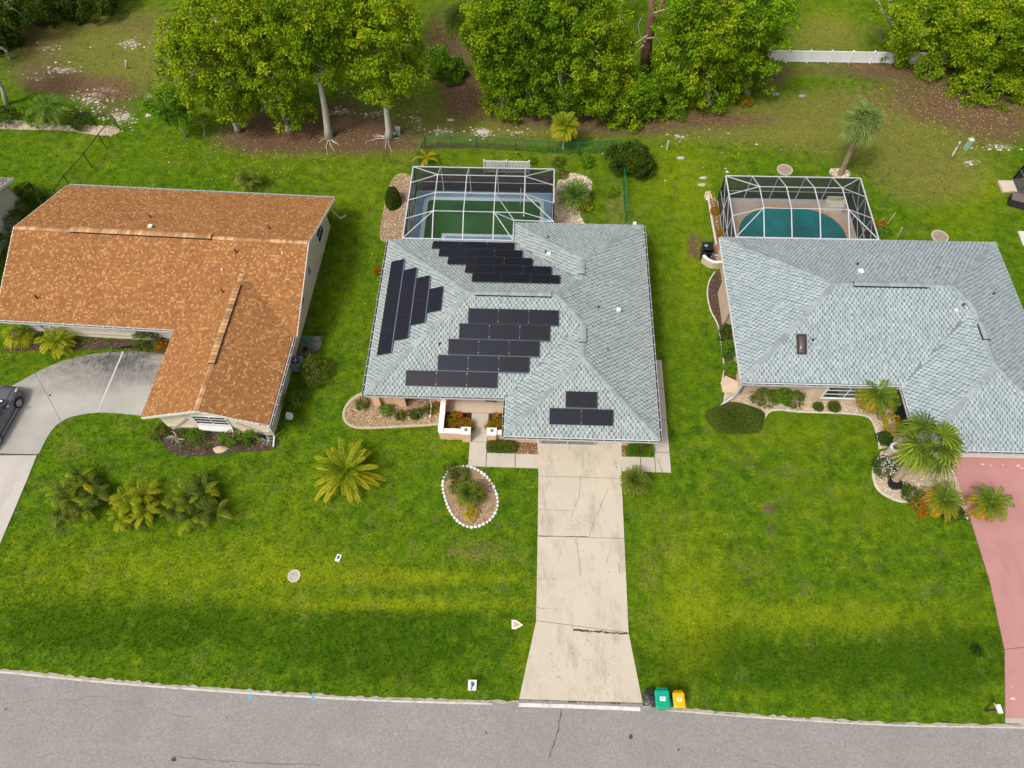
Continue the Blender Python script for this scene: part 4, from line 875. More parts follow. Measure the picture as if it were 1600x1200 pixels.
PINKD = plain('pinkish_deck', (.42, .33, .29), .8, .1, 1.5, dirt=(.25, .2, .17), dirtamt=.4)
pr_ = pool(FR, 'oval teal pool with tan brick coping behind the grey roof house', [(13.8, 31.5), (23.2, 31.5), (23.2, 38.0), (13.8, 38.0)], el_(18.7, 34.1, 4.1, 3.3), el_(18.7, 34.1, 3.82, 3.02), PINKD, plain('mortar', (.24, .17, .11), .9), WT, loc=(18.7, 34))
e0, e1 = el_(18.7, 34.1, 4.1, 3.3, k=150), el_(18.7, 34.1, 3.80, 3.0, k=150); brm = island('coping_brick', [(0, (.36, .22, .12)), (.6, (.48, .32, .19)), (1, (.6, .43, .28))])
for i in range(0, 150):
    a, b, c_, d_ = e0[i], e0[(i+1) % 150], e1[(i+1) % 150], e1[i]; mx = [(a[j]+b[j]+c_[j]+d_[j])/4 for j in (0, 1)]
    if mx[1] < 31.6: continue
    mb = MB().prism([FR.w(*[mx[j]+(p[j]-mx[j])*.90 for j in (0, 1)])[:2] for p in (a, b, c_, d_)], .0, .150); part('brick', mb, brm, pr_)

def cage(F, label, xs, ys, mat, loc, ze=2.5, zt=3.3, zm=1.1, cut=None, kick=.0, purl=None):
    t_ = thing('pool_cage', label, 'screen enclosure', F.w(*loc, 0), F.a)
    n_, m_ = len(xs), len(ys)          # xs left->right, ys rear->front
    inner = lambda i, j: 0 < i < n_-1 and 0 < j < m_-1
    def P_(i, j): return (xs[i], ys[j], (zt if inner(i, j) and j < m_ else ze) if j > 0 else ze)
    def pt(i, j):
        z_ = zt if inner(i, j) else ze
        if cut and xs[i] > cut[0] and ys[j] < cut[1]-.01: return None
        return (xs[i], ys[j], z_)
    def bm(a, b, w_=.07, nm='beam'):
        if a is None or b is None: return
        part(nm, MB().beam(F.w(*a), F.w(*b), w_*.78), G['alum'], t_)
    def scr(P4, m_=SCR):
        if any(p is None for p in P4): return
        part('screen_panel', MB().add([F.w(*p) for p in P4], [tuple(range(len(P4)))]), m_, t_)
    yf = ys[-1]
    for i in range(n_):                       # roof bays: beams running front to back
        for j in range(m_-1):
            if i in (0, n_-1) and True: bm(pt(i, j), pt(i, j+1), .09)
            else: bm(pt(i, j), pt(i, j+1), .075)
    for j in range(m_):
        for i in range(n_-1):
            if j == 0 or j == m_-1: bm(pt(i, j), pt(i+1, j), .09)
            else: bm(pt(i, j), pt(i+1, j), .055)
            if j < m_-1 and pt(i, j) and pt(i+1, j) and pt(i+1, j+1) and pt(i, j+1):
                if (i == 0 and j == 0): scr([pt(0, 0), pt(1, 0), pt(1, 1)]); scr([pt(0, 0), pt(1, 1), pt(0, 1)])
                elif (i == n_-2 and j == 0): scr([pt(i, 0), pt(i+1, 0), pt(i, 1)]); scr([pt(i+1, 0), pt(i+1, 1), pt(i, 1)])
                elif i == 0 and j == m_-2: scr([pt(0, j), pt(1, j), pt(0, j+1)]); scr([pt(1, j), pt(1, j+1), pt(0, j+1)])
                elif i == n_-2 and j == m_-2: scr([pt(i, j), pt(i+1, j), pt(i+1, j+1)]); scr([pt(i, j), pt(i+1, j+1), pt(i, j+1)])
                else: scr([pt(i, j), pt(i+1, j), pt(i+1, j+1), pt(i, j+1)])
    bm(pt(0, 0), pt(1, 1), .06, 'brace'); bm(pt(n_-1, 0), pt(n_-2, 1), .06, 'brace'); bm(pt(1, m_-2), pt(0, m_-1), .06, 'brace')
    if not cut: bm(pt(n_-2, m_-2), pt(n_-1, m_-1), .06, 'brace')
    for i in range(n_):                       # rear wall
        bm((xs[i], ys[0], .1), (xs[i], ys[0], ze), .075, 'post')
        if i < n_-1:
            if kick: part('kick_plate', MB().beam(F.w(xs[i], ys[0], .1+kick/2), F.w(xs[i+1], ys[0], .1+kick/2), .04, kick), G['alum'], t_)
            bm((xs[i], ys[0], .13+kick), (xs[i+1], ys[0], .13+kick), .05, 'rail'); bm((xs[i], ys[0], zm), (xs[i+1], ys[0], zm), .05, 'rail')
            scr([(xs[i], ys[0], .13), (xs[i+1], ys[0], .13), (xs[i+1], ys[0], zm), (xs[i], ys[0], zm)], SCRD); scr([(xs[i], ys[0], zm), (xs[i+1], ys[0], zm), (xs[i+1], ys[0], ze), (xs[i], ys[0], ze)], SCRD)
    for sx_ in (0, n_-1):                     # side walls
        x = xs[sx_]
        for j in range(m_):
            if pt(sx_, j) is None: continue
            bm((x, ys[j], .1), (x, ys[j], ze), .075, 'post')
            if j < m_-1 and pt(sx_, j+1):
                bm((x, ys[j], .15), (x, ys[j+1], .15), .05, 'rail'); bm((x, ys[j], zm), (x, ys[j+1], zm), .05, 'rail')
                scr([(x, ys[j], .13), (x, ys[j+1], .13), (x, ys[j+1], ze), (x, ys[j], ze)], SCRD)
        bm((x, ys[0], ze), (x, ys[1], zm), .05, 'brace'); bm((x, ys[1], zm), (x, ys[2], .15), .05, 'brace')
        if sx_ == 0 or not cut: bm((x, ys[1], ze), (x, ys[2], zm), .05, 'brace'); bm((x, ys[2], zm), (x, ys[3], .15), .05, 'brace'); bm((x, ys[2], ze), (x, ys[3], zm), .05, 'brace')
    return t_, bm, scr
cm, bm, scr = cage(FM, 'white framed screen cage over the algae-green rectangular pool', [-8.8, -6.8, -4.75, -2.7, -.68, 1.38], [38.1, 36.5, 34.8, 33.1, 31.32], G['alum'], (-4, 34.5), cut=(-1.3, 33.05))
bm((-2.7, 34.8, 3.3), (-1.3, 33.0, 2.6), .06, 'brace'); bm((-2.7, 33.1, 3.3), (-1.3, 33.0, 2.6), .06, 'brace'); bm((-2.7, 33.1, 3.3), (-1.35, 31.32, 2.55), .06, 'brace'); bm((-2.7, 31.32, 2.5), (-1.35, 31.32, 2.5), .08); bm((-1.35, 31.32, 2.55), (-1.35, 33.0, 2.6), .08)
bm((-1.3, 33.05, 2.6), (1.38, 33.05, 2.55), .07); bm((-.68, 34.8, 3.3), (1.38, 33.05, 2.55), .06, 'brace'); bm((-.68, 34.8, 3.3), (-.68, 33.05, 3.0), .075); bm((1.38, 34.8, 2.5), (1.38, 33.05, 2.5), .09)
scr([(-2.7, 34.8, 3.3), (-.68, 34.8, 3.3), (-.68, 33.05, 3.0), (-1.3, 33.05, 2.62)]); scr([(-.68, 34.8, 3.3), (1.38, 34.8, 2.5), (1.38, 33.05, 2.5), (-.68, 33.05, 3.0)]); scr([(-2.7, 33.1, 3.3), (-1.3, 33.0, 2.62), (-1.35, 31.32, 2.5), (-2.7, 31.32, 2.5)])
cr_, bm2, scr2 = cage(FR, 'white framed screen cage over the oval teal pool', [13.72, 15.6, 17.45, 19.35, 21.25, 23.2], [37.72, 35.9, 33.92, 32.0, 30.9][:4], G['alum'], (18.5, 34.5), kick=.22)

# deck box bench inside the right cage
db = thing('storage_bench', 'white slatted garden storage bench inside the oval pool cage', 'bench', FR.w(22.0, 37.0, .1), FR.a)
part('chest', MB().box((22.0, 37.0, .38), (1.25, .62, .52), FR), G['cream'], db); part('lid', MB().box((22.0, 36.98, .665), (1.31, .68, .05), FR), plain('resin_cream', (.55, .51, .44), .6), db)
bk = MB(); bk.box((22.0, 37.32, 1.05), (1.25, .05, .06), FR)
part('backrest', bk, G['cream'], db)
for x in np.linspace(-.58, .58, 9): part('slat', MB().beam(FR.w(22.0+x, 37.32, .67), FR.w(22.0+x*.75, 37.32, 1.05), .07, .04), G['cream'], db)
for s_ in (-1, 1): part('armrest', MB().box((22.0+s_*.6, 37.05, .8), (.07, .5, .26), FR), G['cream'], db)
# enclosure cut by the right edge
rc = thing('screen_porch', 'dark screened porch corner at the right edge behind the lawn', 'screen enclosure', U3(1590, 290), 0)
pA, pB, pC, pD = unp(1581, 285), unp(1598, 312), (44, 36), (46, 44)
A_, B_ = np.array(unp(1582, 281)), np.array(unp(1601, 318)); dxy = (B_-A_); E_ = np.array((6.5, 1.2)); 
def rcw(a, b, z0=.1, z1=2.3, nb=3):
    for i in range(nb+1):
        p = a+(b-a)*i/nb; part('post', MB().beam((*p, z0), (*p, z1), .08), plain('bronze_post', (.10, .09, .09), .5) if i == 0 and z0 == .1 and nb == 9 else G['bz'], rc)
        if i < nb: q_ = a+(b-a)*(i+1)/nb; part('screen_panel', MB().add([(*p, z0), (*q_, z0), (*q_, z1), (*p, z1)], [(0, 1, 2, 3)]), SCRD, rc)
    for z_ in (z0, 1.0, z1): part('rail', MB().beam((*a, z_), (*b, z_), .08), G['bz'], rc)
G['bz'] = plain('bronze_rail', (.12, .115, .125), .5)
rcw(A_, B_, nb=2); rcw(A_, A_+E_, nb=4); rcw(B_, B_+E_, nb=4)
part('roof_screen', MB().add([(*A_, 2.3), (*B_, 2.3), (*(B_+E_), 2.3), (*(A_+E_), 2.3)], [(0, 1, 2, 3)]), SCRD, rc)
part('floor_slab', MB().prism([tuple(A_), tuple(B_), tuple(B_+E_), tuple(A_+E_)], 0, .1), G['cream'], rc)
part('step_slab', MB().prism([unp(1558, 284), unp(1581, 284), unp(1588, 301), unp(1566, 302)], 0, .14), plain('beige_slab', (.56, .48, .38), .8), rc)
nb_ = thing('dark_planter_box', 'black boxy bench beside the porch at the right edge', 'box', U3(1588, 320), R(-25))
part('box', MB().box((0, 0, .35), (1.3, .8, .6)), plain('box_black', (.03, .028, .03), .6), nb_, local=True); part('lid', MB().box((0, 0, .68), (1.36, .86, .06)), plain('box_brown', (.16, .12, .11), .6), nb_, local=True)
solo('stepping_slab', MB().prism([unp(1590, 362), unp(1606, 362), unp(1608, 384), unp(1598, 384)], 0, .06), plain('slab_pale', (.6, .55, .48), .8), 'pale concrete slab edge at the right margin of the lawn', 'paving slab')
# ------------------------------------------------------------------ plants
RG = np.random.default_rng(11)
def rvec(q, n):
    v = q.normal(size=(n, 3)); return v/np.linalg.norm(v, axis=1)[:, None]
def leaves(mb, pos, nrm, L, W, tint, q, droop=.25):
    """one folded four-cornered leaf at each pos; nrm = outward direction of the twig"""
    n_ = len(pos); r = rvec(q, n_); ax = nrm*.9+r*.75; ax /= np.linalg.norm(ax, axis=1)[:, None]     # leaf axis
    ax[:, 2] -= droop; ax /= np.linalg.norm(ax, axis=1)[:, None]
    up = nrm+np.array([0, 0, 1.0])+rvec(q, n_)*.55; sd_ = np.cross(ax, up); sd_ /= np.maximum(np.linalg.norm(sd_, axis=1)[:, None], 1e-6)
    fn = np.cross(sd_, ax); L = (L*q.uniform(.65, 1.25, n_))[:, None]; W = (W*q.uniform(.7, 1.2, n_))[:, None]
    a = pos; b = pos+ax*L*.5+sd_*W*.5+fn*W*.15; c_ = pos+ax*L-fn*L*.12; d_ = pos+ax*L*.5-sd_*W*.5+fn*W*.15
    V = np.stack([a, b, c_, d_], 1).reshape(-1, 3); i4 = np.arange(n_)[:, None]*4
    mb.add(V, i4+np.array([[0, 1, 2, 3]]), np.repeat(tint, 4))
def crown(mb, c, rad, nclump, nleaf, clump_r, L, W, q, shell=.72, low=-.55, tbias=0., lump=.30):
    c = np.array(c); rad = np.array(rad); d_ = rvec(q, nclump*3); d_ = d_[d_[:, 2] > low][:nclump]; n_ = len(d_)
    ph = q.uniform(0, 6.28, 6); bump = 1+lump*(np.sin(3.1*d_[:, 0]+ph[0]+2*d_[:, 2])+np.sin(4.3*d_[:, 1]+ph[1])+.6*np.sin(7*d_[:, 0]+5*d_[:, 1]+ph[2]))/1.6
    rr_ = q.uniform(0, 1, n_)**.45*(1-shell)+shell; inner_ = q.random(n_) < .22; rr_[inner_] *= q.uniform(.45, .9, inner_.sum())
    C = c+d_*rad*(rr_*bump)[:, None]
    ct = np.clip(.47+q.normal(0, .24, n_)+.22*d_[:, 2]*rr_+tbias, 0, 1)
    cr_ = clump_r*q.uniform(.6, 1.35, n_)
    idx = np.repeat(np.arange(n_), nleaf); dl = rvec(q, len(idx)); od = d_[idx]; dl = dl+od*.55; dl[:, 2] += .25; dl /= np.linalg.norm(dl, axis=1)[:, None]
    pos = C[idx]+dl*(cr_[idx]*q.uniform(.35, 1.0, len(idx)))[:, None]*np.array([1, 1, .8])
    leaves(mb, pos, dl, L, W, np.clip(ct[idx]+q.normal(0, .09, len(idx)), 0, 1), q); return C
def branches(mb, base, top, C, q, n_=10, r0=.09):
    for k in range(min(n_, len(C))):
        t_ = C[q.integers(len(C))]; s0 = np.array(base)*(1-(f_ := q.uniform(.55, 1)))+np.array(top)*f_
        mid = (s0+t_)/2+q.normal(0, .25, 3); mid[2] += .25; mb.tube([s0, mid, t_], [r0, r0*.6, r0*.2], 5)
def tree(label, base_uv, lobes, mat, name='tree', group=None, trunk_r=.16, lean=None, seed=1, bark=None, dens=1.0, L=.22, W=.12, clump=.46, nleaf=58, top=None, tb=0., low=-.55, dy=0.):
    q = np.random.default_rng(seed); bx_, by_ = unp(*base_uv); t_ = thing(name, label, 'tree', (bx_, by_, 0), 0, group)
    mb = MB(); cents = []; tops = []
    for (u, v, rpx, *rest) in lobes:
        Yl = by_+dy+(rest[1] if len(rest) > 1 else 0); h = max(height_at(u, v, Yl), .6); x_, y_, _ = U3(u, v, h)
        sc_ = np.linalg.norm(np.array([x_, y_, h])-np.array([0, 0, CAM_H]))/FPX*1.03; r_ = rpx*sc_; rz_ = r_*(rest[0] if rest else .8)
        h = max(h, rz_*.55); ncl = int(dens*22*r_*rz_/(clump/.42)**2)+10
        cents.append(crown(mb, (x_, y_, h), (r_, r_*.95, rz_), ncl, nleaf, clump, L, W, q, tbias=tb, low=low)); tops.append((x_, y_, h))
    part('crown', mb, mat, t_)
    tr = MB(); T = np.array(top if top else np.mean(tops, 0)); T[2] = max(T[2]*.9, 1); b0 = np.array([bx_, by_, 0.])
    pts = [b0+(T-b0)*f_+(q.normal(0, .12, 3)*np.array([1, 1, 0]) if 0 < f_ < 1 else 0) for f_ in (0, .12, .4, .7, 1)]
    tr.tube(pts, [trunk_r*1.5, trunk_r, trunk_r*.85, trunk_r*.6, trunk_r*.3], 9)
    for i, c_ in enumerate(cents): branches(tr, b0+(T-b0)*.35, tops[i], b0+(c_-b0)*.82, q, 4, trunk_r*.35)
    part('trunk', tr, bark or G['bark'], t_, smooth=True); return t_
GA, GB, GC = 'leafy trees behind the left lawn', 'dense trees in the thicket behind the middle house', 'trees at the top right corner'
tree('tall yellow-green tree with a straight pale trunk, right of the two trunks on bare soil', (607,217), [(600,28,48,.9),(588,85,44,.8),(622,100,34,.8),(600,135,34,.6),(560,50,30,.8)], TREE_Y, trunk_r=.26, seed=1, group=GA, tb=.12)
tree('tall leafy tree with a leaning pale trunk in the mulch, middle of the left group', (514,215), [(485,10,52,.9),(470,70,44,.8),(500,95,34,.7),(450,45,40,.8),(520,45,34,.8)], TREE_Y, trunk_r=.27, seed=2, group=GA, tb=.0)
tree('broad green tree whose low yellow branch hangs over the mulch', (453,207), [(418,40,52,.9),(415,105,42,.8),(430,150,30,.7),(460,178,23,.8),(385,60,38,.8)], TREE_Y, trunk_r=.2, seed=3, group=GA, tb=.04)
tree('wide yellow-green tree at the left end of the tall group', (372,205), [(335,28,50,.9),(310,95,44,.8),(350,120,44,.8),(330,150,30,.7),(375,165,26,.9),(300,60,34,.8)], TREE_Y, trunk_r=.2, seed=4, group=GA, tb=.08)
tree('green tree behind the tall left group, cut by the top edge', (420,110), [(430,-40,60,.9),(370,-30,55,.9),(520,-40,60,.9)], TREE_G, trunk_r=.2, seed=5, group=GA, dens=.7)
cen = [((788,172),[(778,45,42,1.),(775,105,34,.9),(792,150,32,.9),(784,5,40,.9)],'leftmost tree of the thicket, standing beside the bare path'),
       ((830,172),[(815,80,44,.9),(822,140,36,.8),(805,25,42,.9)],'dense green tree above the yellow palm, in the left half of the thicket'),
       ((885,176),[(880,40,48,.9),(872,105,44,.9),(885,150,34,.8),(850,5,40,.9)],'bushy green tree directly behind the small yellow palm and green fence'),
       ((940,182),[(930,85,46,.9),(945,140,42,.8),(920,30,40,.9),(972,182,20,.9)],'thicket tree reaching lowest over the path, left of the red trunk'),
       ((985,178),[(980,135,36,.8),(1000,160,26,.8),(962,75,22,.8)],'yellow-green tree just below the forked red-brown trunk'),
       ((1065,165),[(1068,112,38,.9),(1078,55,34,.9),(1040,150,28,.8),(1080,8,32,.9)],'thicket tree right of the forked red-brown trunk'),
       ((1110,162),[(1105,85,46,.9),(1110,30,46,.9),(1110,135,34,.8)],'yellow-topped tree in the right half of the thicket'),
       ((1168,148),[(1160,60,46,.9),(1170,115,32,.8),(1185,15,40,.9)],'rightmost tree of the thicket, beside the white fence'),
       ((900,60),[(885,-50,60,.9),(830,-40,60,.9)],'thicket tree at the back, cut by the top edge, left of the red trunk'),
       ((1100,60),[(1115,-50,55,.9),(1160,-40,60,.9)],'thicket tree at the back, cut by the top edge, right of the red trunk')]
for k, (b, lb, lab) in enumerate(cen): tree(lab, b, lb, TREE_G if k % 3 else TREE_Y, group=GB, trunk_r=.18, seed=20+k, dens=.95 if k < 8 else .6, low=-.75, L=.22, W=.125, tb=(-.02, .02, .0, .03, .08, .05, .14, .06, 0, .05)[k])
rt = [((1478,95),[(1440,22,40,.9),(1470,62,30,.7),(1495,45,40,.8),(1402,88,13,.8),(1452,106,14,.8),(1420,55,20,.8)],'leafy tree leaning over the white fence from its forked trunk'),
      ((1545,105),[(1535,40,48,.9),(1530,95,36,.8),(1570,75,36,.8)],'broad tree hiding the end of the white fence'),
      ((1590,118),[(1585,110,34,.8),(1575,140,20,.8),(1522,138,22,.8),(1600,30,50,.9),(1620,80,50,.9)],'rightmost tree, cut by the right edge, its low branches over leaf litter')]
for k, (b, lb, lab) in enumerate(rt): tree(lab, b, lb, TREE_Y, group=GC, trunk_r=.2, seed=40+k, tb=.0)
tree('dark green bushy tree at the top edge above the bare clearing, left', (105,18), [(75,0,30,.8),(115,-2,36,.8),(150,-8,30,.8)], TREE_D, name='bushy_tree', trunk_r=.12, seed=50)
tree('dark tree cut by the left edge near the top', (6,60), [(-5,35,28,.9),(8,5,26,.8),(0,60,18,.8)], TREE_D, name='bushy_tree', trunk_r=.12, seed=51)
tree('small round bright green tree on the lawn left of the tall trees', (290,213), [(263,163,22,.9),(275,177,14,.8)], BUSH_V, name='round_tree', tb=.22, trunk_r=.07, seed=52, L=.24, W=.1, clump=.32, dens=1.6, nleaf=24)
tree('thin sapling with a few leaves beside the small round tree', (322,214), [(314,188,8,1.)], BUSH_O, name='sapling', trunk_r=.03, seed=53, L=.16, W=.06, clump=.18, nleaf=10)
tree('bright green bush on the path left of the thicket', (705,118), [(690,100,22,.8),(708,112,16,.7)], BUSH_V, name='bush', trunk_r=.05, seed=54, clump=.3)
tree('dark round bush beside the corner of the green wire fence', (988,268), [(990,248,24,.8),(968,245,16,.7),(1003,258,14,.8)], TREE_D, name='bush', trunk_r=.06, seed=55, clump=.25, L=.2, W=.09, dens=2.2)
# big bare forked trunk in the thicket, and the forked trunk at the top right
bt = thing('bare_tree', 'big red-brown forked trunk with grey dead branches rising out of the thicket', 'tree trunk', U3(1008, 95), 0, kind=None)
b0 = np.array(U3(1008, 110)); h1 = height_at(1015, 40, b0[1]); p1 = np.array(U3(1012, 62, height_at(1012, 62, b0[1]))); p2 = np.array(U3(1018, 25, height_at(1018, 25, b0[1]))); p3 = np.array(U3(1021, -30, height_at(1021, -30, b0[1]))); p4 = np.array(U3(1042, -25, height_at(1042, -25, b0[1])))
part('trunk', MB().tube([b0, p1, p2, p3], [.5, .40, .32, .25], 10).tube([p1, (p1+p2)/2+np.array([.35, 0, 0]), p4], [.34, .27, .2], 10), G['bark_red'], bt, smooth=True)
q = random.Random(6); db_ = MB()
for (u0, v0, pts) in ((1008,66,[(1000,55),(997,40),(1003,25)]),(1010,60,[(1025,58),(1034,72),(1036,88)]),(1012,55,[(990,70),(982,62),(978,80)]),(1020,40,[(1038,46),(1045,36),(1052,60)]),(1022,20,[(1048,12),(1052,2)]),(968,40,[(970,15),(975,-5)]),(1006,70,[(985,90),(995,98)])):
    hh_ = lambda u, v: np.array(U3(u, v, height_at(u, v, b0[1]-.6))); P_ = [hh_(u0, v0)]+[hh_(*p) for p in pts]; db_.tube(P_, [.07]+[.045]*(len(P_)-2)+[.02], 5)
part('dead_branch', db_, G['twig'], bt)
ft = thing('forked_tree', 'pale forked trunk leaning out above the white fence, top right', 'tree trunk', U3(1400, 62)); b0 = np.array(U3(1402, 62)); hh_ = lambda u, v: np.array(U3(u, v, height_at(u, v, b0[1])))
part('trunk', MB().tube([b0, hh_(1403, 46), hh_(1390, 32), hh_(1378, 18), hh_(1368, -8)], [.26, .2, .16, .13, .1], 8).tube([hh_(1394, 38), hh_(1391, 18), hh_(1388, -5)], [.13, .1, .08], 8), G['bark'], ft, smooth=True)
for (lab, a, b, r_) in (('pale leaning trunk cut by the left edge above the black fence',(11,163),(-8,120),.17),('curved pale trunk at the left edge near the top',(17,93),(-4,72),.13)):
    c_ = unp(*a); hb = height_at(*b, c_[1]); p_ = thing('leaning_tree', lab, 'tree', (*c_, 0)); B_ = np.array(U3(*b, hb)); A_ = np.array((*c_, 0.)); M_ = (A_+B_)/2+np.array([.3, 0, .3])
    part('trunk', MB().tube([A_, M_, B_, B_+(B_-M_)*1.6], [r_*1.3, r_, r_*.9, r_*.7], 9), G['bark'], p_, smooth=True)
    fo = MB(); crown(fo, B_+(B_-M_)*1.6+np.array([0, 0, .5]), (1.8, 1.8, 1.2), 60, 22, .4, .27, .12, np.random.default_rng(3)); part('crown', fo, TREE_D, p_)

# shrubs ------------------------------------------------------------
def shrub(label, u, v, r, h, mat, name='shrub', cat='shrub', seed=1, L=.14, W=.06, dens=1., clump=.16, nleaf=16, z=0., ry=None, tb=0., par=None, group=None, low=-.3, pos=None, nstem=6):
    q = np.random.default_rng(seed*7+int(u or 1)); x_, y_ = pos if pos else unp(u, v, h*.5)
    t_ = thing(name, label, cat, (x_, y_, z), 0, group); ry = ry or r; mb = MB(); h2 = h*.55
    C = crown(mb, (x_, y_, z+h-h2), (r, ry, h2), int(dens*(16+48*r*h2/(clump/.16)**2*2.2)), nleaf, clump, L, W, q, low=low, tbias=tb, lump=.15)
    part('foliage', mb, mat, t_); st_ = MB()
    for k in range(nstem): c_ = C[q.integers(len(C))]; st_.tube([(x_+q.normal(0, .05), y_+q.normal(0, .05), z), (np.array([x_, y_, z])+c_)/2+q.normal(0, .05, 3), c_], [.025, .018, .01], 4)
    part('stems', st_, G['twig'], t_); return t_
def hedge(label, F, x0, x1, y0, y1, h, mat, name='clipped_hedge', n_=2600, seed=1, L=.11, W=.05, ell=False, fill=(.03, .06, .01), tb=0., z=0.):
    q = np.random.default_rng(seed); cx_, cy_, sx_, sy_ = (x0+x1)/2, (y0+y1)/2, (x1-x0)/2, (y1-y0)/2
    t_ = thing(name, label, 'hedge', F.w(cx_, cy_, z), F.a); d_ = rvec(q, n_*2); d_ = d_[d_[:, 2] > -.2][:n_]; p_ = 2.2 if ell else 5.
    k = (np.abs(d_)**p_).sum(1)**(-1/p_); d2 = d_*k[:, None]; S = d2*np.array([sx_, sy_, h]); S *= q.uniform(.90, 1.03, len(S))[:, None]
    if ell: S *= (1+.05*np.sin(5*np.arctan2(d_[:, 1], d_[:, 0])+seed))[:, None]
    S[:, 2] = np.maximum(S[:, 2], .02); Pw = S+np.array([cx_, cy_, z]); Pw[:, :2] = Pw[:, :2] @ np.array([[F.c, F.s], [-F.s, F.c]])
    nr = d_.copy(); nr[:, :2] = nr[:, :2] @ np.array([[F.c, F.s], [-F.s, F.c]])
    mb = MB(); tn = np.clip(.45+.25*np.sin(3*S[:, 0]+2*S[:, 1])*.5+q.normal(0, .15, len(S))+tb, 0, 1); leaves(mb, Pw, nr, L, W, tn, q, .05)
    part('foliage', mb, mat, t_)
    cz = MB(); k_ = 18; V = []; ringz = [(0, .84), (.45*h, .82), (.70*h, .58)] if ell else [(0, .9), (.5*h, .9), (.8*h, .78)]
    for z_, f_ in ringz:
        for i in range(k_):
            a_ = 6.2832*i/k_; c_, s_ = math.cos(a_), math.sin(a_); kk = (abs(c_)**p_+abs(s_)**p_)**(-1/p_); V.append(F.w(cx_+sx_*c_*kk*f_, cy_+sy_*s_*kk*f_, z+z_))
    cz.add(V, [(r_*k_+i, r_*k_+(i+1) % k_, (r_+1)*k_+(i+1) % k_, (r_+1)*k_+i) for r_ in range(2) for i in range(k_)]+[tuple(2*k_+i for i in range(k_))])
    part('dark_core', cz, plain('hedge_core', fill, .95, .4, 8), t_); return t_  # solid dark core; the shade between the leaves is put into its colour

# palms -------------------------------------------------------------
def feather(mb, base, az, el, Lf, nl=34, lw=.022, ll=.42, droop=.9, tint=.45, q=None, tip=.25, vee=.5):
    """arching feather frond; returns nothing"""
    q = q or RG; pts = []; p = np.array(base, float); e = el; n_ = 12
    h = np.array([math.cos(az), math.sin(az), 0]); st = Lf/n_; dirs = []
    for i in range(n_+1):
        pts.append(p.copy()); d_ = h*math.cos(e)+np.array([0, 0, math.sin(e)]); dirs.append(d_); p = p+d_*st; e -= droop/n_*(.5+1.0*i/n_)
    mb.tube(pts, [.028*Lf/2*(1-.85*i/n_) for i in range(n_+1)], 4, tint=min(1, tint+.25), cap=False)
    V = []; T = []; side = np.array([-h[1], h[0], 0]); pts = np.array(pts); dirs = np.array(dirs)
    for i in range(nl):
        f_ = .14+.86*(i+.5)/nl; k = f_*n_; i0 = min(int(k), n_-1); c_ = pts[i0]+(pts[i0+1]-pts[i0])*(k-i0); d_ = dirs[i0]
        l_ = ll*(.45+.9*math.sin(math.pi*min(1, .12+f_*.83)))*q.uniform(.85, 1.1)
        for s_ in (-1, 1):
            ax = side*s_*.92+d_*.55+np.array([0, 0, vee*.35])+q.normal(0, .05, 3); ax /= np.linalg.norm(ax); tp = c_+ax*l_-np.array([0, 0, l_*.22]); wv = d_*lw
            md = c_+ax*l_*.5; V += [c_-wv, md-wv*1.1, tp, md+wv*1.1]; t_ = tint+tip*f_+q.normal(0, .06); T += [t_, t_, t_+.1, t_]
    n4 = len(V)//4; mb.add(V, np.arange(n4)[:, None]*4+np.array([[0, 1, 2, 3]]), np.clip(T, 0, 1))
def fan(mb, base, az, el, pet, Rf, tint=.4, q=None, nseg=22, droop=.35, lw=.03):
    q = q or RG; h = np.array([math.cos(az), math.sin(az), 0]); d_ = h*math.cos(el)+np.array([0, 0, math.sin(el)]); base = np.array(base, float)
    c_ = base+d_*pet-np.array([0, 0, pet*.12]); mb.tube([base, (base+c_)/2+np.array([0, 0, pet*.06]), c_], [.022, .018, .012], 4, tint=min(1, tint+.3), cap=False)
    sd_ = np.array([-h[1], h[0], 0]); fwd = h*math.cos(el-.35)+np.array([0, 0, math.sin(el-.35)]); up = np.cross(fwd, sd_); V = []; T = []
    for i in range(nseg):
        a_ = R(-125+250*(i+.5)/nseg); ax = fwd*math.cos(a_)+sd_*math.sin(a_); l_ = Rf*(.62+.38*math.cos(a_*.62))*q.uniform(.9, 1.08)
        ax = ax+up*q.normal(0, .06); w_ = np.cross(ax, up); w_ /= np.linalg.norm(w_); m_ = c_+ax*l_*.5+np.array([0, 0, -.05*l_]); k_ = c_+ax*l_*.82+np.array([0, 0, -droop*l_*.4]); tp = c_+ax*l_+np.array([0, 0, -droop*l_])
        V += [c_, m_-w_*lw*1.3, k_-w_*lw*.6, tp, k_+w_*lw*.6, m_+w_*lw*1.3]; t_ = tint+q.normal(0, .07); T += [t_-.1, t_, t_+.1, t_+.25, t_+.1, t_]
    n6 = len(V)//6; i6 = np.arange(n6)[:, None]*6
    mb.add(V, np.concatenate([i6+np.array([[0, 1, 2, 5]]), i6+np.array([[5, 2, 3, 4]])]), np.clip(T, 0, 1))
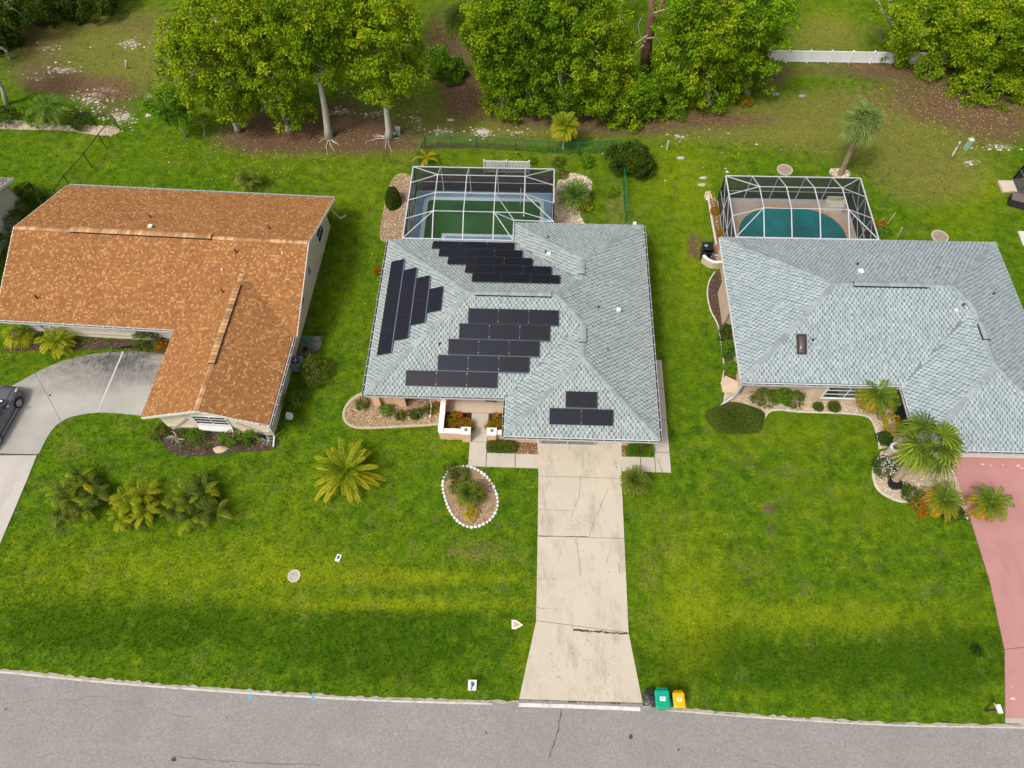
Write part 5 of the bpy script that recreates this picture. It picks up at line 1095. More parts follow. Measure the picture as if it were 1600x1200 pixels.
def palm(label, x_, y_, h, kind, nf, Lf, mat, seed=1, r=.12, name='palm_tree', top=None, elr=(1.35, -.3), tints=(.35, .8), group=None, each=True, z=0., bark=None, **kw):
    q = np.random.default_rng(seed); t_ = thing(name, label, 'palm', (x_, y_, z), 0, group); T = np.array(top if top else (x_, y_, z+h), float); b = np.array([x_, y_, z], float)
    tr = MB(); n_ = 7; tr.tube([b+(T-b)*i/n_+np.array([0, 0, 0]) for i in range(n_+1)], [r*(1.25 if i == 0 else 1.0-.02*i) for i in range(n_+1)], 10)
    if h > .25: part('trunk', tr, bark or G['palm_bark'], t_)
    hub = MB(); hub.tube([T-np.array([0, 0, .15]), T+np.array([0, 0, .18])], [r*1.15, r*.4], 8); part('crownshaft', hub, mat, t_)
    al = MB()
    for k in range(nf):
        f_ = (k+.5)/nf; el = elr[0]+(elr[1]-elr[0])*f_**.8+q.normal(0, .06); az = k*2.39996+q.normal(0, .12 if kind == 'feather' else .4); tt = tints[0]+(tints[1]-tints[0])*f_**1.6+q.normal(0, .07 if kind == 'feather' else .15)
        mb = MB() if each else al
        if kind == 'feather': feather(mb, T, az, el, Lf*q.uniform(.82, 1.08)*(1-.18*(1-f_)), tint=tt, q=q, **kw)
        else: fan(mb, T, az, el, Lf*.5*q.uniform(.8, 1.15), Lf*.55*q.uniform(.85, 1.1), tint=tt, q=q, **kw)
        if each: part('frond', mb, mat, t_)
    if not each: part('fronds', al, mat, t_, 'stuff')
    return t_
def at_h(u, v, h): return U3(u, v, h)
x_, y_, _ = U3(541, 737, .7)
palm('squat date palm with wide yellow-green feather fronds on the front lawn', x_, y_, 0.7, 'feather', 36, 2.3, FROND_Y, seed=3, r=.2, elr=(1.3, .02), nl=52, ll=.20, lw=.020, droop=.85, tints=(.0, .75), tip=.3)
x_, y_ = unp(735, 782)
palm('small dark green palm with arching fronds inside the ring of white stones', x_, y_, .7, 'feather', 46, 1.0, FROND_D, seed=4, r=.1, top=(x_, y_+.1, 1.0), elr=(1.4, -.5), nl=30, ll=.17, lw=.012, droop=1.1, tints=(.25, .75), each=True)
x_, y_ = unp(990, 760)
palm('small spiky palm with dark green fronds at the right edge of the cream driveway', x_, y_, .9, 'feather', 34, 1.0, FROND_D, seed=5, r=.08, top=(x_-.05, y_, .9), elr=(1.45, -.3), nl=26, ll=.19, lw=.013, droop=.9, tints=(.3, .7))
x_, y_ = unp(880, 232)
palm('small palm with yellow drooping fronds on a white stem behind the pool cage', x_, y_, 2.2, 'feather', 34, 1.35, FROND_Y, seed=6, r=.06, elr=(1.4, -.6), nl=30, ll=.28, lw=.02, droop=1.1, tints=(.1, .85), bark=G['cream'], name='yellow_palm')
x_, y_ = unp(898, 318)
palm('bushy green palm in the pale gravel right of the pool cage', x_, y_, .9, 'feather', 40, 1.45, FROND_G, seed=7, r=.1, elr=(1.4, -.2), nl=28, ll=.26, lw=.018, droop=1.1, tints=(.3, .75))
x_, y_ = unp(1313, 272); hT = height_at(1349, 190, y_+.0); T = U3(1349, 190, hT)
palm('tall sabal palm with grey-green fan crown on a leaning trunk behind the teal pool', x_, y_, hT, 'fan', 34, 1.7, FROND_B, seed=8, r=.2, top=T, elr=(1.4, -.55), tints=(.35, .8), nseg=16, lw=.034, name='sabal_palm')
x_, y_ = unp(95, 198); hT = height_at(76, 170, y_); palm('slender green palm with drooping fronds at the black fence, upper left', x_, y_, hT, 'feather', 14, 2.2, FROND_G, seed=9, r=.08, top=U3(76, 170, hT), elr=(1.2, -.2), nl=26, ll=.4, lw=.03, droop=1.6, bark=G['twig'])
x_, y_ = unp(722, 45); palm('dark green palmetto at the top edge left of the thicket', x_, y_, .8, 'fan', 30, 2.2, FROND_D, seed=10, r=.14, elr=(1.3, -.3), nseg=20, name='palmetto', tints=(.25, .7))
x_, y_ = unp(790, 20); palm('half hidden palmetto behind the leftmost thicket tree', x_, y_, .8, 'fan', 20, 2.0, FROND_D, seed=11, r=.14, elr=(1.3, -.3), nseg=16, name='palmetto')
x_, y_ = unp(392, 300); palm('small dark palm just behind the rear eave of the orange roof', x_, y_+.4, .8, 'feather', 18, 1.3, FROND_D, seed=12, r=.08, elr=(1.4, .2), nl=24, ll=.25, lw=.018, droop=1.2)
x_, y_ = unp(97, 540); palm('yellow-green feather palm by the cream front wall of the left house', x_, y_, .5, 'feather', 20, 1.5, FROND_Y, seed=13, r=.08, elr=(1.3, -.1), nl=26, ll=.3, lw=.02, droop=1.3, tints=(.2, .6))
x_, y_ = unp(38, 530); palm('pale yellow-green fan palm at the left end of the front bed, left house', x_, y_, .5, 'fan', 14, 1.25, FROND_Y, seed=14, r=.07, elr=(1.2, -.1), nseg=18, tints=(.35, .7))
# right hand garden
x_, y_ = unp(1375, 655); hT = 2.0
palm('drooping feather palm with orange lower fronds in front of the grey house window', x_, y_, hT, 'feather', 38, 1.55, FROND_O, seed=15, r=.12, top=U3(1371, 616, 2.1), elr=(1.3, -.8), nl=34, ll=.24, lw=.02, droop=1.4, tints=(.15, .66), name='feather_palm')
b_ = unp(1395, 752); hT = height_at(1452, 700, b_[1]+1.1); T = U3(1455, 692, 3.4)
palm('large fan palm spreading over the grey roof edge from a thick leaning trunk', *b_, 3.2, 'fan', 26, 2.0, FROND_F, seed=16, r=.24, top=T, elr=(1.35, -.5), tints=(.25, .62), nseg=15, lw=.045, droop=.45, name='fan_palm')
x_, y_ = unp(1462, 790); palm('green palm with orange skirt below the large fan palm', x_, y_, .9, 'feather', 30, 1.4, FROND_O, seed=17, r=.12, elr=(1.35, -.6), nl=32, ll=.21, lw=.019, droop=1.3, tints=(.15, .88), name='feather_palm')
x_, y_ = unp(1528, 796); palm('green palm with orange skirt overhanging the pink driveway', x_, y_, 1.2, 'feather', 30, 1.45, FROND_O, seed=18, r=.12, elr=(1.35, -.6), nl=32, ll=.21, lw=.019, droop=1.3, tints=(.15, .88), name='feather_palm')
# three clumps on the left lawn
for k, (lab, heads, mt_) in enumerate((('left of the three palm clumps on the left lawn, widest and most tangled', [(112,765,1.0),(150,752,1.0),(104,790,.9),(143,788,.95),(135,740,.8),(165,768,.9),(125,775,.9)], FROND_D),
        ('middle palm clump on the left lawn, with brown and yellow fronds', [(205,770,1.1),(232,765,1.05),(198,800,.9),(240,795,.9),(215,785,.9)], FROND_Y),
        ('right of the three palm clumps, dark green and rounded', [(300,770,1.1),(330,765,1.1),(310,800,1.0),(345,795,1.05),(285,790,.9),(320,745,.9)], FROND_D))):
    q = np.random.default_rng(60+k); us = [unp(a, b+14) for a, b, _ in heads]; c_ = np.mean(us, 0); t_ = thing('palm_clump', lab, 'palm', (*c_, 0), 0, 'palm clumps on the left lawn'); fo = MB(); lo_ = np.min(us, 0); hi_ = np.max(us, 0); crown(fo, (*((lo_+hi_)/2), .3), (*((hi_-lo_)/2+.12), .3), 90, 12, .2, .34, .03, q, low=-.2); part('undergrowth', fo, TREE_D, t_)
    for (a, b, L_), uu in zip(heads, us):
        p = np.array([*uu, .0]); hh2 = q.uniform(.5, .9); st_ = MB(); st_.tube([p, p+np.array([q.normal(0, .05), q.normal(0, .05), hh2])], [.07, .05], 6); part('stem', st_, G['palm_bark'], t_)
        for j in range(15):
            mb = MB(); f_ = j/15; feather(mb, p+np.array([0, 0, hh2]), j*2.4+q.normal(0, .3), 1.3-1.2*f_+q.normal(0, .15), L_*q.uniform(.85, 1.4), 30, .013, .17, q.uniform(1.4, 3.0), .0+.6*f_+q.normal(0, .16), q, .45, -.6); part('frond', mb, mt_ if q.random() < .75 else FROND_Y, t_)

# shrubs and hedges
B = BUSH_V; O = BUSH_O; Dk = TREE_D
shrub('olive green shrub beside the air conditioner of the left house', 490, 580, .85, 1.5, O, seed=1, dens=1.2)
shrub('round bright green shrub near the satellite dish', 457, 626, .5, .9, B, seed=2)
shrub('leafy green shrub in the nook between the orange roofs', 232, 532, .85, 1.3, O, seed=3, tb=-.1, dens=1.2)
shrub('orange leaved shrub under the nook eave of the orange roof', 252, 543, .35, .7, CROTON, seed=4)
shrub('low dark shrub at the left end of the left house bed', 68, 528, .45, .7, TREE_D, seed=5); shrub('grey dry bush at the far left of the cream wall', 25, 522, .45, .9, leafmat('foliage_grey', [(0, (.2, .19, .14)), (1, (.45, .42, .34))]), seed=6, dens=.5)
for (u, v, r, h, lab, mt_) in ((250,674,.5,.5,'dull green low shrub at the left corner of the gable bed',O),(307,680,.5,.6,'green shrub left of the gable window bed',B),(362,680,.65,.8,'largest green shrub under the gable window',B),(394,680,.42,.7,'small green shrub right of the gable window',B),(290,672,.3,.4,'thin green shrub at the foot of the gable wall',O)): shrub(lab, u, v, r, h, mt_, seed=int(u), z=.02)
for k, (u, v, lab) in enumerate(((277,686,'grey leafless twiggy bush at the left of the gable bed'),(418,690,'grey leafless twiggy bush by the downspout of the gable bed'))):
    q = random.Random(k); p = unp(u, v); mb = MB()
    for j in range(16): a_ = q.uniform(0, 6.28); l_ = q.uniform(.3, .7); mb.tube([(p[0], p[1], 0), (p[0]+.4*l_*math.cos(a_), p[1]+.4*l_*math.sin(a_), .35*l_+.1), (p[0]+l_*math.cos(a_+.3), p[1]+l_*math.sin(a_+.3), .5*l_)], [.018, .014, .006], 4)
    solo('dry_bush', mb, plain('grey_twig', (.5, .47, .42), .9), lab, 'shrub')
for k, (u, v, r, h) in enumerate(((42,300,.7,1.2),(56,312,.6,1.1),(20,345,.7,1.3),(8,380,.7,1.3),(30,325,.6,1.1))): shrub('dark green shrub along the off-white wall, '+('behind the others','nearest the orange roof corner','under the wall','lowest by the left edge','between its neighbours')[k], u, v, r, h, BUSH_O if k > 1 else TREE_D, seed=80+k, group='shrubs along the off-white wall', tb=.1)
shrub('dark shrub inside the black fence beside the slender palm', 124, 190, .8, 1.0, TREE_D, seed=90); shrub('dark shrub inside the black fence at the left edge', 8, 182, 1.0, 1.3, TREE_D, seed=91); shrub('green weedy bush beside the slender palm at the left fence', 60, 185, .9, 1.2, B, seed=92, tb=-.15)
x_, y_ = FM.l(*unp(613, 308, .6)); hedge('dark clipped topiary bush left of the pool cage', FM, x_-.52, x_+.52, y_-.75, y_+.75, 1.35, TREE_D, name='topiary_bush', n_=4200, seed=3, ell=True, L=.09, W=.05, tb=.1)
hedge('low clipped hedge between the courtyard pillar and brown gravel', FM, -2.4, -.7, 16.9, 17.5, .5, BUSH_O, n_=3200, seed=4, tb=.15)
hedge('clipped rectangular hedge at the right corner of the garage', FM, 5.95, 7.45, 16.93, 17.5, .55, BUSH_V, n_=2600, seed=5, tb=-.1)
shrub('tall thin plant growing in the clipped hedge by the garage corner', 1001, 700, .25, .9, O, seed=93, dens=.6)
hedge('oval clipped mound hedge at the left end of the grey house bed', FR, *((lambda a: (a[0]-1.72, a[0]+1.72, a[1]-.98, a[1]+.98))(FR.l(*unp(1151, 651, .35)))), .75, BUSH_O, n_=14000, seed=6, ell=True, L=.08, W=.05, tb=.0, name='oval_hedge', fill=(.03, .05, .01))
for (u, v, r, h, lab) in ((1279,635,.3,.35,'left of the two small clipped ball shrubs under the grey house window'),(1304,635,.37,.42,'right and larger of the two small clipped ball shrubs'),(1383,684,.45,.5,'clipped ball shrub beside the curved tan wall')):
    a = FR.l(*unp(u, v, h*.4)); hedge(lab, FR, a[0]-r, a[0]+r, a[1]-r, a[1]+r, h, TREE_D if u > 1350 else BUSH_O, name='ball_shrub', n_=1100, seed=int(u), ell=True, L=.07, W=.04)
for (u, v, r, h, lab, mt_, tb_) in ((1193,616,.8,1.0,'big leafy shrub nearest the downspout of the grey house',O,.05),(1218,612,.6,1.0,'leafy shrub in the middle of the grey house bed',B,-.1),(1240,622,.6,.8,'reddish green shrub at the right of the leafy bed shrubs',O,-.05),(1138,520,.5,.9,'dark shrub at the wall, upper end of the side bed',TREE_D,.1),(1137,545,.5,.9,'green shrub in the middle of the side bed, grey house',B,-.15),
      (1142,575,.4,.6,'bright green shrub at the lower end of the side bed',B,.2),(1392,735,.85,.9,'white flowered dark shrub in the curved gravel bed',TREE_D,.05),(1405,628,.6,1.2,'green shrub half behind the drooping feather palm',B,-.05),(1398,664,.6,.5,'golden orange shrub below the drooping feather palm',GOLD,.1),
      (1425,772,.5,.4,'low dark plant at the foot of the large fan palm',TREE_D,.1),(1440,794,.5,.45,'orange leaved plant along the curved bed edge',CROTON,.2),(1490,800,.5,.4,'low dark green shrub between the two orange skirted palms',TREE_D,0.)):
    shrub(lab, u-(8 if 'white flowered' in lab else 0), v-(6 if 'white flowered' in lab else 0), r*(.75 if 'white flowered' in lab else 1), h, mt_, seed=int(u+v), tb=tb_, dens=1.5)
fl = MB(); q = random.Random(4); c_ = unp(1384, 729, .5)
for k in range(90): a_, r_ = q.uniform(0, 6.28), .65*q.random()**.5; fl.disc((c_[0]+r_*math.cos(a_), c_[1]+r_*math.sin(a_)), .028, .72+.25*(1-r_), .74+.25*(1-r_), 5)
solo('flowers', fl, G['white'], 'small white blossoms scattered over the dark flowered shrub', 'flowers', kind='stuff')
for (x_, y_, r, h, lab) in ((-4.75,18.35,.42,.7,'green and orange croton at the left end of the courtyard planter'),(-4.25,18.3,.4,.6,'orange centred croton in the middle of the courtyard planter'),(-3.82,18.45,.36,.65,'red tipped croton beside the courtyard walk'),(-2.1,18.6,.33,.6,'red and green croton right of the courtyard walk'),(-1.7,18.35,.38,.65,'orange croton tucked under the garage eave'),(-4.5,18.85,.4,.6,'yellow green croton at the rear of the courtyard planter'),(-1.8,18.9,.32,.55,'green croton at the rear right of the courtyard')):
    shrub(lab, 0, 0, r, h, CROTON, seed=int(abs(x_)*10), pos=FM.w(x_, y_)[:2], L=.17, W=.07, dens=1.3, nleaf=14, tb=.0 if 'green' in lab else .2)
for (u, v, r, h, lab, mt_, tb_) in ((603,643,.35,.5,'grassy green plant in the left gravel bed',B,0),(650,646,.3,.5,'dark green rosette near the downspout in the gravel bed',TREE_D,.1),(672,640,.2,.3,'small tuft beside the gravel bed downspout',O,.1),(566,630,.35,.3,'thin grassy plant near the rounded end of the gravel bed',O,.1),(680,634,.35,.45,'orange yellow croton by the courtyard wall',CROTON,-.05),(592,424,.25,.4,'small red leaved plant against the left wall of the solar roof house',CROTON,.4),
      (627,650,.25,.25,'small tuft in the middle of the gravel bed',O,0),(703,738,.45,.5,'feathery green shrub at the upper left of the white stone ring',O,.1),(722,742,.4,.5,'yellowish shrub at the top of the white stone ring',O,.25),(712,762,.35,.4,'olive shrub on the left inside the white stone ring',O,.1),(736,800,.38,.4,'golden yellow shrub at the bottom of the white stone ring',GOLD,.3),(748,775,.3,.3,'orange tinted plant right beside the small ring palm',GOLD,.4),(725,780,.3,.3,'golden plant left beside the small ring palm',GOLD,.2),
      (872,252,.4,.7,'pale yellow green sapling shrub behind the cage corner',O,.3),(915,250,.5,.9,'leafy weed shrub right of the pale sapling',B,0),(880,272,.3,.5,'dry pale shrub beside the cage post',O,.35),(957,300,.3,.8,'light green climbing plant at the green wire fence',B,.1),(915,322,.45,.4,'yellow brown fronded plant at the gravel edge',GOLD,0),(777,258,.4,.8,'pale shrub growing through the small white fence',O,.35),
      (1128,365,.3,.4,'red brown plant in the narrow bed left of the oval pool cage',CROTON,.35),(1118,330,.25,.4,'reddish plant at the upper end of the narrow cage bed',CROTON,.35),(1375,350,.3,.4,'dark red plant right of the oval pool cage',CROTON,.45),(1380,362,.5,.35,'low green groundcover mound right of the oval pool cage',B,0),(1165,158,.5,.6,'orange brown fern at the foot of the thicket',CROTON,.1),(1083,160,.5,.7,'brown dead fern under the thicket trees',GOLD,-.1),(1060,178,.6,.7,'bright low bush at the foot of the thicket',B,.1),
      (880,95,.6,.6,'shaded fern hidden under the thicket edge',O,0),(830,250,.3,.4,'low weed behind the cage, right of the small white fence',B,0),(1526,1016,.16,.15,'small dark weed clump on the right lawn near the pink driveway',TREE_D,-.3)):
    shrub(lab, u, v, r, h, mt_, seed=int(u*3+v), tb=tb_, nstem=4)
# banana-like yellow plant by the green fence
x_, y_ = unp(668, 256); palm('yellow banana-like plant at the corner of the green wire fence', x_, y_, .5, 'feather', 9, 1.3, GOLD, seed=31, r=.05, elr=(1.3, .3), nl=18, ll=.12, lw=.04, droop=1.9, name='yellow_plant', tints=(.3, .6))
# ------------------------------------------------------------------ planting beds, gravel and edging
def in_bounds_random(poly, n_, q):
    P_ = np.array([p[:2] for p in poly]); lo, hi = P_.min(0), P_.max(0); pts = q.uniform(lo, hi, (int(n_*1.0), 2)); k = inpoly(pts[:, 0], pts[:, 1], poly); return pts[k]
OCT = np.array([(1, 0, 0), (0, 1, 0), (-1, 0, 0), (0, -1, 0), (0, 0, 1.)]); OF = np.array([(0, 1, 4), (1, 2, 4), (2, 3, 4), (3, 0, 4)])
def pebbles(poly, dens, r, q, z=.03):
    P_ = np.array([p[:2] for p in poly]); lo, hi = P_.min(0), P_.max(0); A = (hi-lo).prod(); pts = in_bounds_random(poly, A*dens, q); n_ = len(pts)
    s = r*q.uniform(.5, 1.4, n_); a_ = q.uniform(0, 6.28, n_); c_, s_ = np.cos(a_), np.sin(a_); asp = q.uniform(.6, 1, n_)
    V = np.repeat(OCT[None], n_, 0)*np.stack([s, s*asp, s*.7], 1)[:, None, :]
    X_ = V[:, :, 0]*c_[:, None]-V[:, :, 1]*s_[:, None]; Y_ = V[:, :, 0]*s_[:, None]+V[:, :, 1]*c_[:, None]
    V = np.stack([X_+pts[:, :1], Y_+pts[:, 1:], V[:, :, 2]+z], 2).reshape(-1, 3)
    return MB().add(V, (np.arange(n_)[:, None, None]*5+OF[None]).reshape(-1, 3))
GRV = {'tan': island('pebble_tan', [(0, (.16, .10, .055)), (.4, (.40, .28, .16)), (.75, (.56, .43, .28)), (1, (.74, .64, .50))], var=.25),
       'pale': island('pebble_pale', [(0, (.30, .22, .15)), (.4, (.52, .42, .30)), (.8, (.70, .60, .47)), (1, (.85, .78, .68))], var=.2),
       'brown': island('pebble_brown', [(0, (.10, .05, .03)), (.5, (.33, .19, .10)), (1, (.56, .42, .28))], var=.25),
       'mulch': island('mulch_chip', [(0, (.05, .03, .022)), (.6, (.13, .08, .055)), (1, (.28, .20, .14))], var=.25),
       'grey': island('pebble_mixed', [(0, (.2, .16, .12)), (.5, (.42, .36, .28)), (1, (.72, .66, .58))], var=.3),
       'maroon': island('maroon_chip', [(0, (.05, .01, .012)), (1, (.16, .035, .03))])}
BASE = {'tan': (.28, .19, .11), 'pale': (.42, .33, .23), 'brown': (.16, .09, .05), 'mulch': (.07, .045, .032), 'grey': (.24, .2, .15), 'maroon': (.08, .02, .02)}
def bed(label, poly, kind, seed=1, dens=150, r=.045, z=.02, edge=None, edge_w=.10, edge_h=.07, edge_open=False, name='gravel_bed', cat='planting bed', edge_mat=None):
    c_ = np.mean([p[:2] for p in poly], 0); t_ = thing(name, label, cat, (*c_, 0)); q = np.random.default_rng(seed)
    part('bed_soil', MB().prism(poly, 0, z), plain('soil_'+kind, BASE[kind], .95, .3, 3, 30, .5), t_); part('pebbles', pebbles(poly, dens, r, q, z), GRV[kind], t_, 'stuff')
    if edge is not None: part('edging', MB().ribbon(edge, edge_w, edge_h, h=.07), edge_mat or plain('edging_concrete', (.62, .57, .48), .85, .12, 3, dirt=(.3, .27, .2), dirtamt=.7, dscale=2), t_)
    HARD.append(poly); return t_
SL = lambda L, k=4, c=False: smoothline(uvline(L), k, c)
pl = SL([(572,613),(556,620),(543,632),(537,648),(542,661),(556,668),(580,669),(620,667),(660,665),(688,663)])
bed('rounded tan gravel bed at the front left corner of the solar roof house', pl+[Mw(-5.35, 20.6), Mw(-9.3, 20.6)], 'tan', 1, edge=pl, edge_w=.16, edge_h=.06, edge_mat=plain('edge_tan', (.46, .38, .26), .9, .2, 4))
bed('dark soil planter with maroon chips inside the courtyard, left', [Mw(-5.1,17.9), Mw(-3.55,17.9), Mw(-3.55,19.5), Mw(-5.1,19.5)], 'maroon', 2, 120, .05); bed('small planter with maroon chips inside the courtyard, right', [Mw(-2.4,17.9), Mw(-.9,17.9), Mw(-.9,19.5), Mw(-2.4,19.5)], 'maroon', 3, 120, .05)
bed('brown gravel bed between the courtyard and the driveway', [Mw(-2.42,16.87), Mw(.64,16.87), Mw(.64,17.58), Mw(-2.42,17.58)], 'brown', 4, 220, .045); bed('small brown gravel bed under the clipped hedge at the garage corner', [Mw(5.62,16.89), Mw(7.5,16.89), Mw(7.5,17.58), Mw(5.62,17.58)], 'brown', 5, 220, .045)
ring = SL([(712,731),(735,730),(757,742),(772,762),(778,785),(772,805),(758,818),(738,824),(720,818),(706,803),(697,783),(692,760),(697,742)], 5, True)
ib = bed('egg-shaped tan gravel island bed on the lawn ringed by white stones', ring, 'tan', 6, 200, .035, name='island_bed')
L_ = [0]; rp = np.array(ring+[ring[0]])
for i in range(len(rp)-1): L_.append(L_[-1]+np.linalg.norm(rp[i+1]-rp[i]))
wst = plain('white_painted_stone', (.80, .79, .76), .7, .06, 3, dirt=(.45, .43, .38), dirtamt=.5, dscale=4); ns = 46; q = random.Random(12); meS = []
for k in range(4):
    mb = MB(); V = []; rng = np.random.default_rng(k)
    for z_, f_ in ((0, 1.), (.08, 1.0), (.13, .6)):
        for i in range(7): a_ = 6.283*i/7; r_ = f_*rng.uniform(.85, 1.15); V.append((.125*r_*math.cos(a_), .095*r_*math.sin(a_), z_))
    mb.add(V, [(a*7+i, a*7+(i+1) % 7, (a+1)*7+(i+1) % 7, (a+1)*7+i) for a in (0, 1) for i in range(7)]+[tuple(14+i for i in range(7))]); meS.append(mb.mesh('stone', wst))
for k in range(ns):
    s_ = L_[-1]*k/ns; i = max(j for j in range(len(L_)) if L_[j] <= s_+1e-9); i = min(i, len(rp)-2); f_ = (s_-L_[i])/(L_[i+1]-L_[i]); p = rp[i]+(rp[i+1]-rp[i])*f_; d_ = rp[i+1]-rp[i]
    inst('stone', meS[k % 4], ib, Matrix.Translation((p[0], p[1], 0)) @ Matrix.Rotation(math.atan2(d_[1], d_[0])+q.uniform(-.5, .5), 4, 'Z') @ Matrix.Scale(q.uniform(.68, 1.05), 4))
gp = SL([(622,272),(607,292),(598,335),(594,372),(612,380),(634,376),(646,300),(640,275)], 4, True)
bed('tan gravel strip left of the rectangular pool cage', gp, 'tan', 7); 
gp = SL([(866,300),(880,275),(905,272),(925,285),(918,310),(905,330),(912,356),(866,358)], 4, True); bed('pale gravel patch right of the rectangular pool cage', gp, 'pale', 8, 150, .07)
bed('brown mulch strip just behind the rear wall of the rectangular pool cage', [FM.w(-8.7,38.35)[:2], FM.w(1.3,38.35)[:2], FM.w(1.4,40.1)[:2], FM.w(-8.6,40.1)[:2]], 'mulch', 9, 90, .06, name='mulch_strip')
gp = SL([(245,676),(262,702),(285,711),(320,712),(370,706),(424,702),(436,690)]); bed('straw coloured weedy bed under the gable window of the orange roofed house', gp+[FL.w(-16.1,17.0)[:2], FL.w(-22.6,17.0)[:2]], 'mulch', 10, 90, .06, edge=gp, edge_w=.05, edge_h=.05, edge_mat=plain('edge_black', (.05, .05, .05), .8), name='shrub_bed')
bed('weedy strip bed along the cream front wall of the orange roofed house', [unp(0,548), unp(60,548), unp(110,547), unp(170,546), unp(250,549), unp(268,530), FL.w(-22.7,23.2)[:2], FL.w(-34,23.2)[:2]], 'mulch', 11, 60, .05, name='shrub_bed')
# right house
e1 = SL([(1134,612),(1131,640),(1150,660),(1185,665),(1205,642),(1250,644),(1310,646),(1345,649),(1360,655),(1368,672),(1372,690),(1374,702)])
bed('pale gravel bed with white edging along the grey roofed house', e1+[unp(1440,690), FR.w(22.5,21.3)[:2], FR.w(13.2,21.3)[:2], FR.w(12.3,21.6)[:2]], 'pale', 12, 170, .04, edge=e1, edge_w=.09)
e2 = SL([(1378,706),(1372,718),(1364,732),(1365,752),(1374,768),(1392,779),(1412,785),(1430,782),(1455,789),(1480,799),(1512,811)])
bed('curved pale gravel bed with white edging holding the fan palm, left of the pink drive', e2+[unp(1516,790), unp(1505,735), unp(1510,716), unp(1440,700), unp(1395,700)], 'pale', 13, 170, .04, edge=e2, edge_w=.10)
e3 = SL([(1117,425),(1108,440),(1105,460),(1110,485),(1122,510),(1127,545),(1131,575),(1127,600)])
bed('narrow dark mulch bed with white edging along the left wall of the grey roofed house', e3+[unp(1150,600), unp(1140,500), unp(1128,425)], 'mulch', 14, 90, .05, edge=e3, edge_w=.07, name='side_bed')
e4 = uvline([(1106,308),(1112,345),(1119,385)]); bed('narrow reddish mulch bed left of the oval pool cage', e4+uvline([(1127,385),(1122,340),(1117,306)]), 'brown', 15, 150, .05, edge=e4, edge_w=.14, edge_h=.10, name='side_bed')
solo('concrete_pile', pebbles([unp(1102,300),unp(1111,298),unp(1112,310),unp(1101,312)], 260, .09, np.random.default_rng(5), 0), GRV['pale'], 'small pile of pale rubble at the end of the narrow bed by the oval pool', 'rubble', kind='stuff')
bed('round bed of pale stones at the foot of the tall sabal palm', SL([(1297,266),(1305,263),(1320,264),(1328,270),(1325,277),(1305,277),(1297,272)], 3, True), 'pale', 16, 120, .09, name='palm_bed')
bed('pale mulch strip inside the black fence at the upper left', SL([(0,192),(25,188),(60,192),(100,196),(140,196),(180,198),(185,208),(160,212),(130,208),(100,204),(50,203),(0,201)], 3, True), 'pale', 17, 60, .07, name='mulch_strip')
0 and bed('sandy patch beside the black bin of the grey roofed house', SL([(1072,378),(1085,372),(1095,380),(1094,402),(1080,405),(1070,392)], 3, True), 'grey', 18, 60, .05, name='sandy_patch')
# rocks
def rock(label, u, v, sx_, sy_, sz_, mat, seed=1, name='rock'):
    q = np.random.default_rng(seed); d_ = rvec(q, 60); import bmesh
    bm_ = bmesh.new(); [bm_.verts.new((a*sx_*(1+.15*q.normal()), b*sy_, max(c_*sz_, -.02)+.0)) for a, b, c_ in d_]; bmesh.ops.convex_hull(bm_, input=bm_.verts)
    bmesh.ops.delete(bm_, geom=[x for x in bm_.verts if not x.link_faces], context='VERTS'); me = bpy.data.meshes.new(name); bm_.to_mesh(me); bm_.free(); me.materials.append(mat)
    o = bpy.data.objects.new(name, me); COL.objects.link(o); o.location = U3(u, v, 0); return tag(o, label, 'rock')
RK = plain('pinkish_rock', (.52, .38, .28), .9, .2, 3); RW = plain('pale_rock', (.45, .41, .35), .9, .15, 4)
rock('flat pinkish boulder in the straw coloured gable bed', 344, 703, .45, .28, .14, RK, 1); rock('white rock left of the small round tree', 233, 181, .28, .2, .2, RW, 2)
for k, (u, v, lab) in enumerate(((1099,278,'larger of the two pale stones left of the oval pool cage'),(1097,289,'smaller pale stone left of the oval pool cage'),(1064,247,'small pale stone on the lawn below the white pipe'),(1253,150,'flat grey stone at the edge of the leaf litter'),(1212,147,'dark grey stone near the right end of the thicket'),(704,188,'pinkish white rock right of the trees on bare soil'),(755,206,'large white rock behind the green fence line'))): rock(lab, u, v, .3 if u != 755 else .5, .16 if u != 755 else .3, .12, RW if u not in (1253, 1212) else plain('grey_rock', (.3, .29, .28), .9), 10+k)

# ------------------------------------------------------------------ curved wall and lamp column, right
cwl = thing('curved_garden_wall', 'low curved tan wall beside the large fan palm', 'wall', U3(1400, 705))
wp = smoothline([unp(1386,712), unp(1394,701), unp(1412,697), unp(1432,700), unp(1448,706)], 4); part('wall_body', MB().ribbon(wp, .24, .95, h=.95), G['tan'], cwl); part('wall_cap', MB().ribbon(wp, .30, 1.0, h=.05), plain('cap_tan', (.66, .54, .42), .8), cwl)
lp = thing('wall_end_column', 'round tan column with white capped lamp at the left end of the curved wall', 'column', U3(1384, 714))
cc = unp(1384, 712); part('column', MB().disc(cc, .24, 0, 1.15, 18), G['tan'], lp); part('cap', MB().disc(cc, .29, 1.15, 1.23, 20), G['white'], lp); part('lamp', MB().disc(cc, .16, 1.23, 1.36, 14, .12), plain('lamp_dark', (.10, .10, .11), .3), lp)
tp = MB(); tp.disc(unp(1396, 757), .36, 0, .30, 14, .40); solo('dark_pot', tp, G['plastic_black'], 'dark pot ring at the foot of the large fan palm trunk', 'pot')

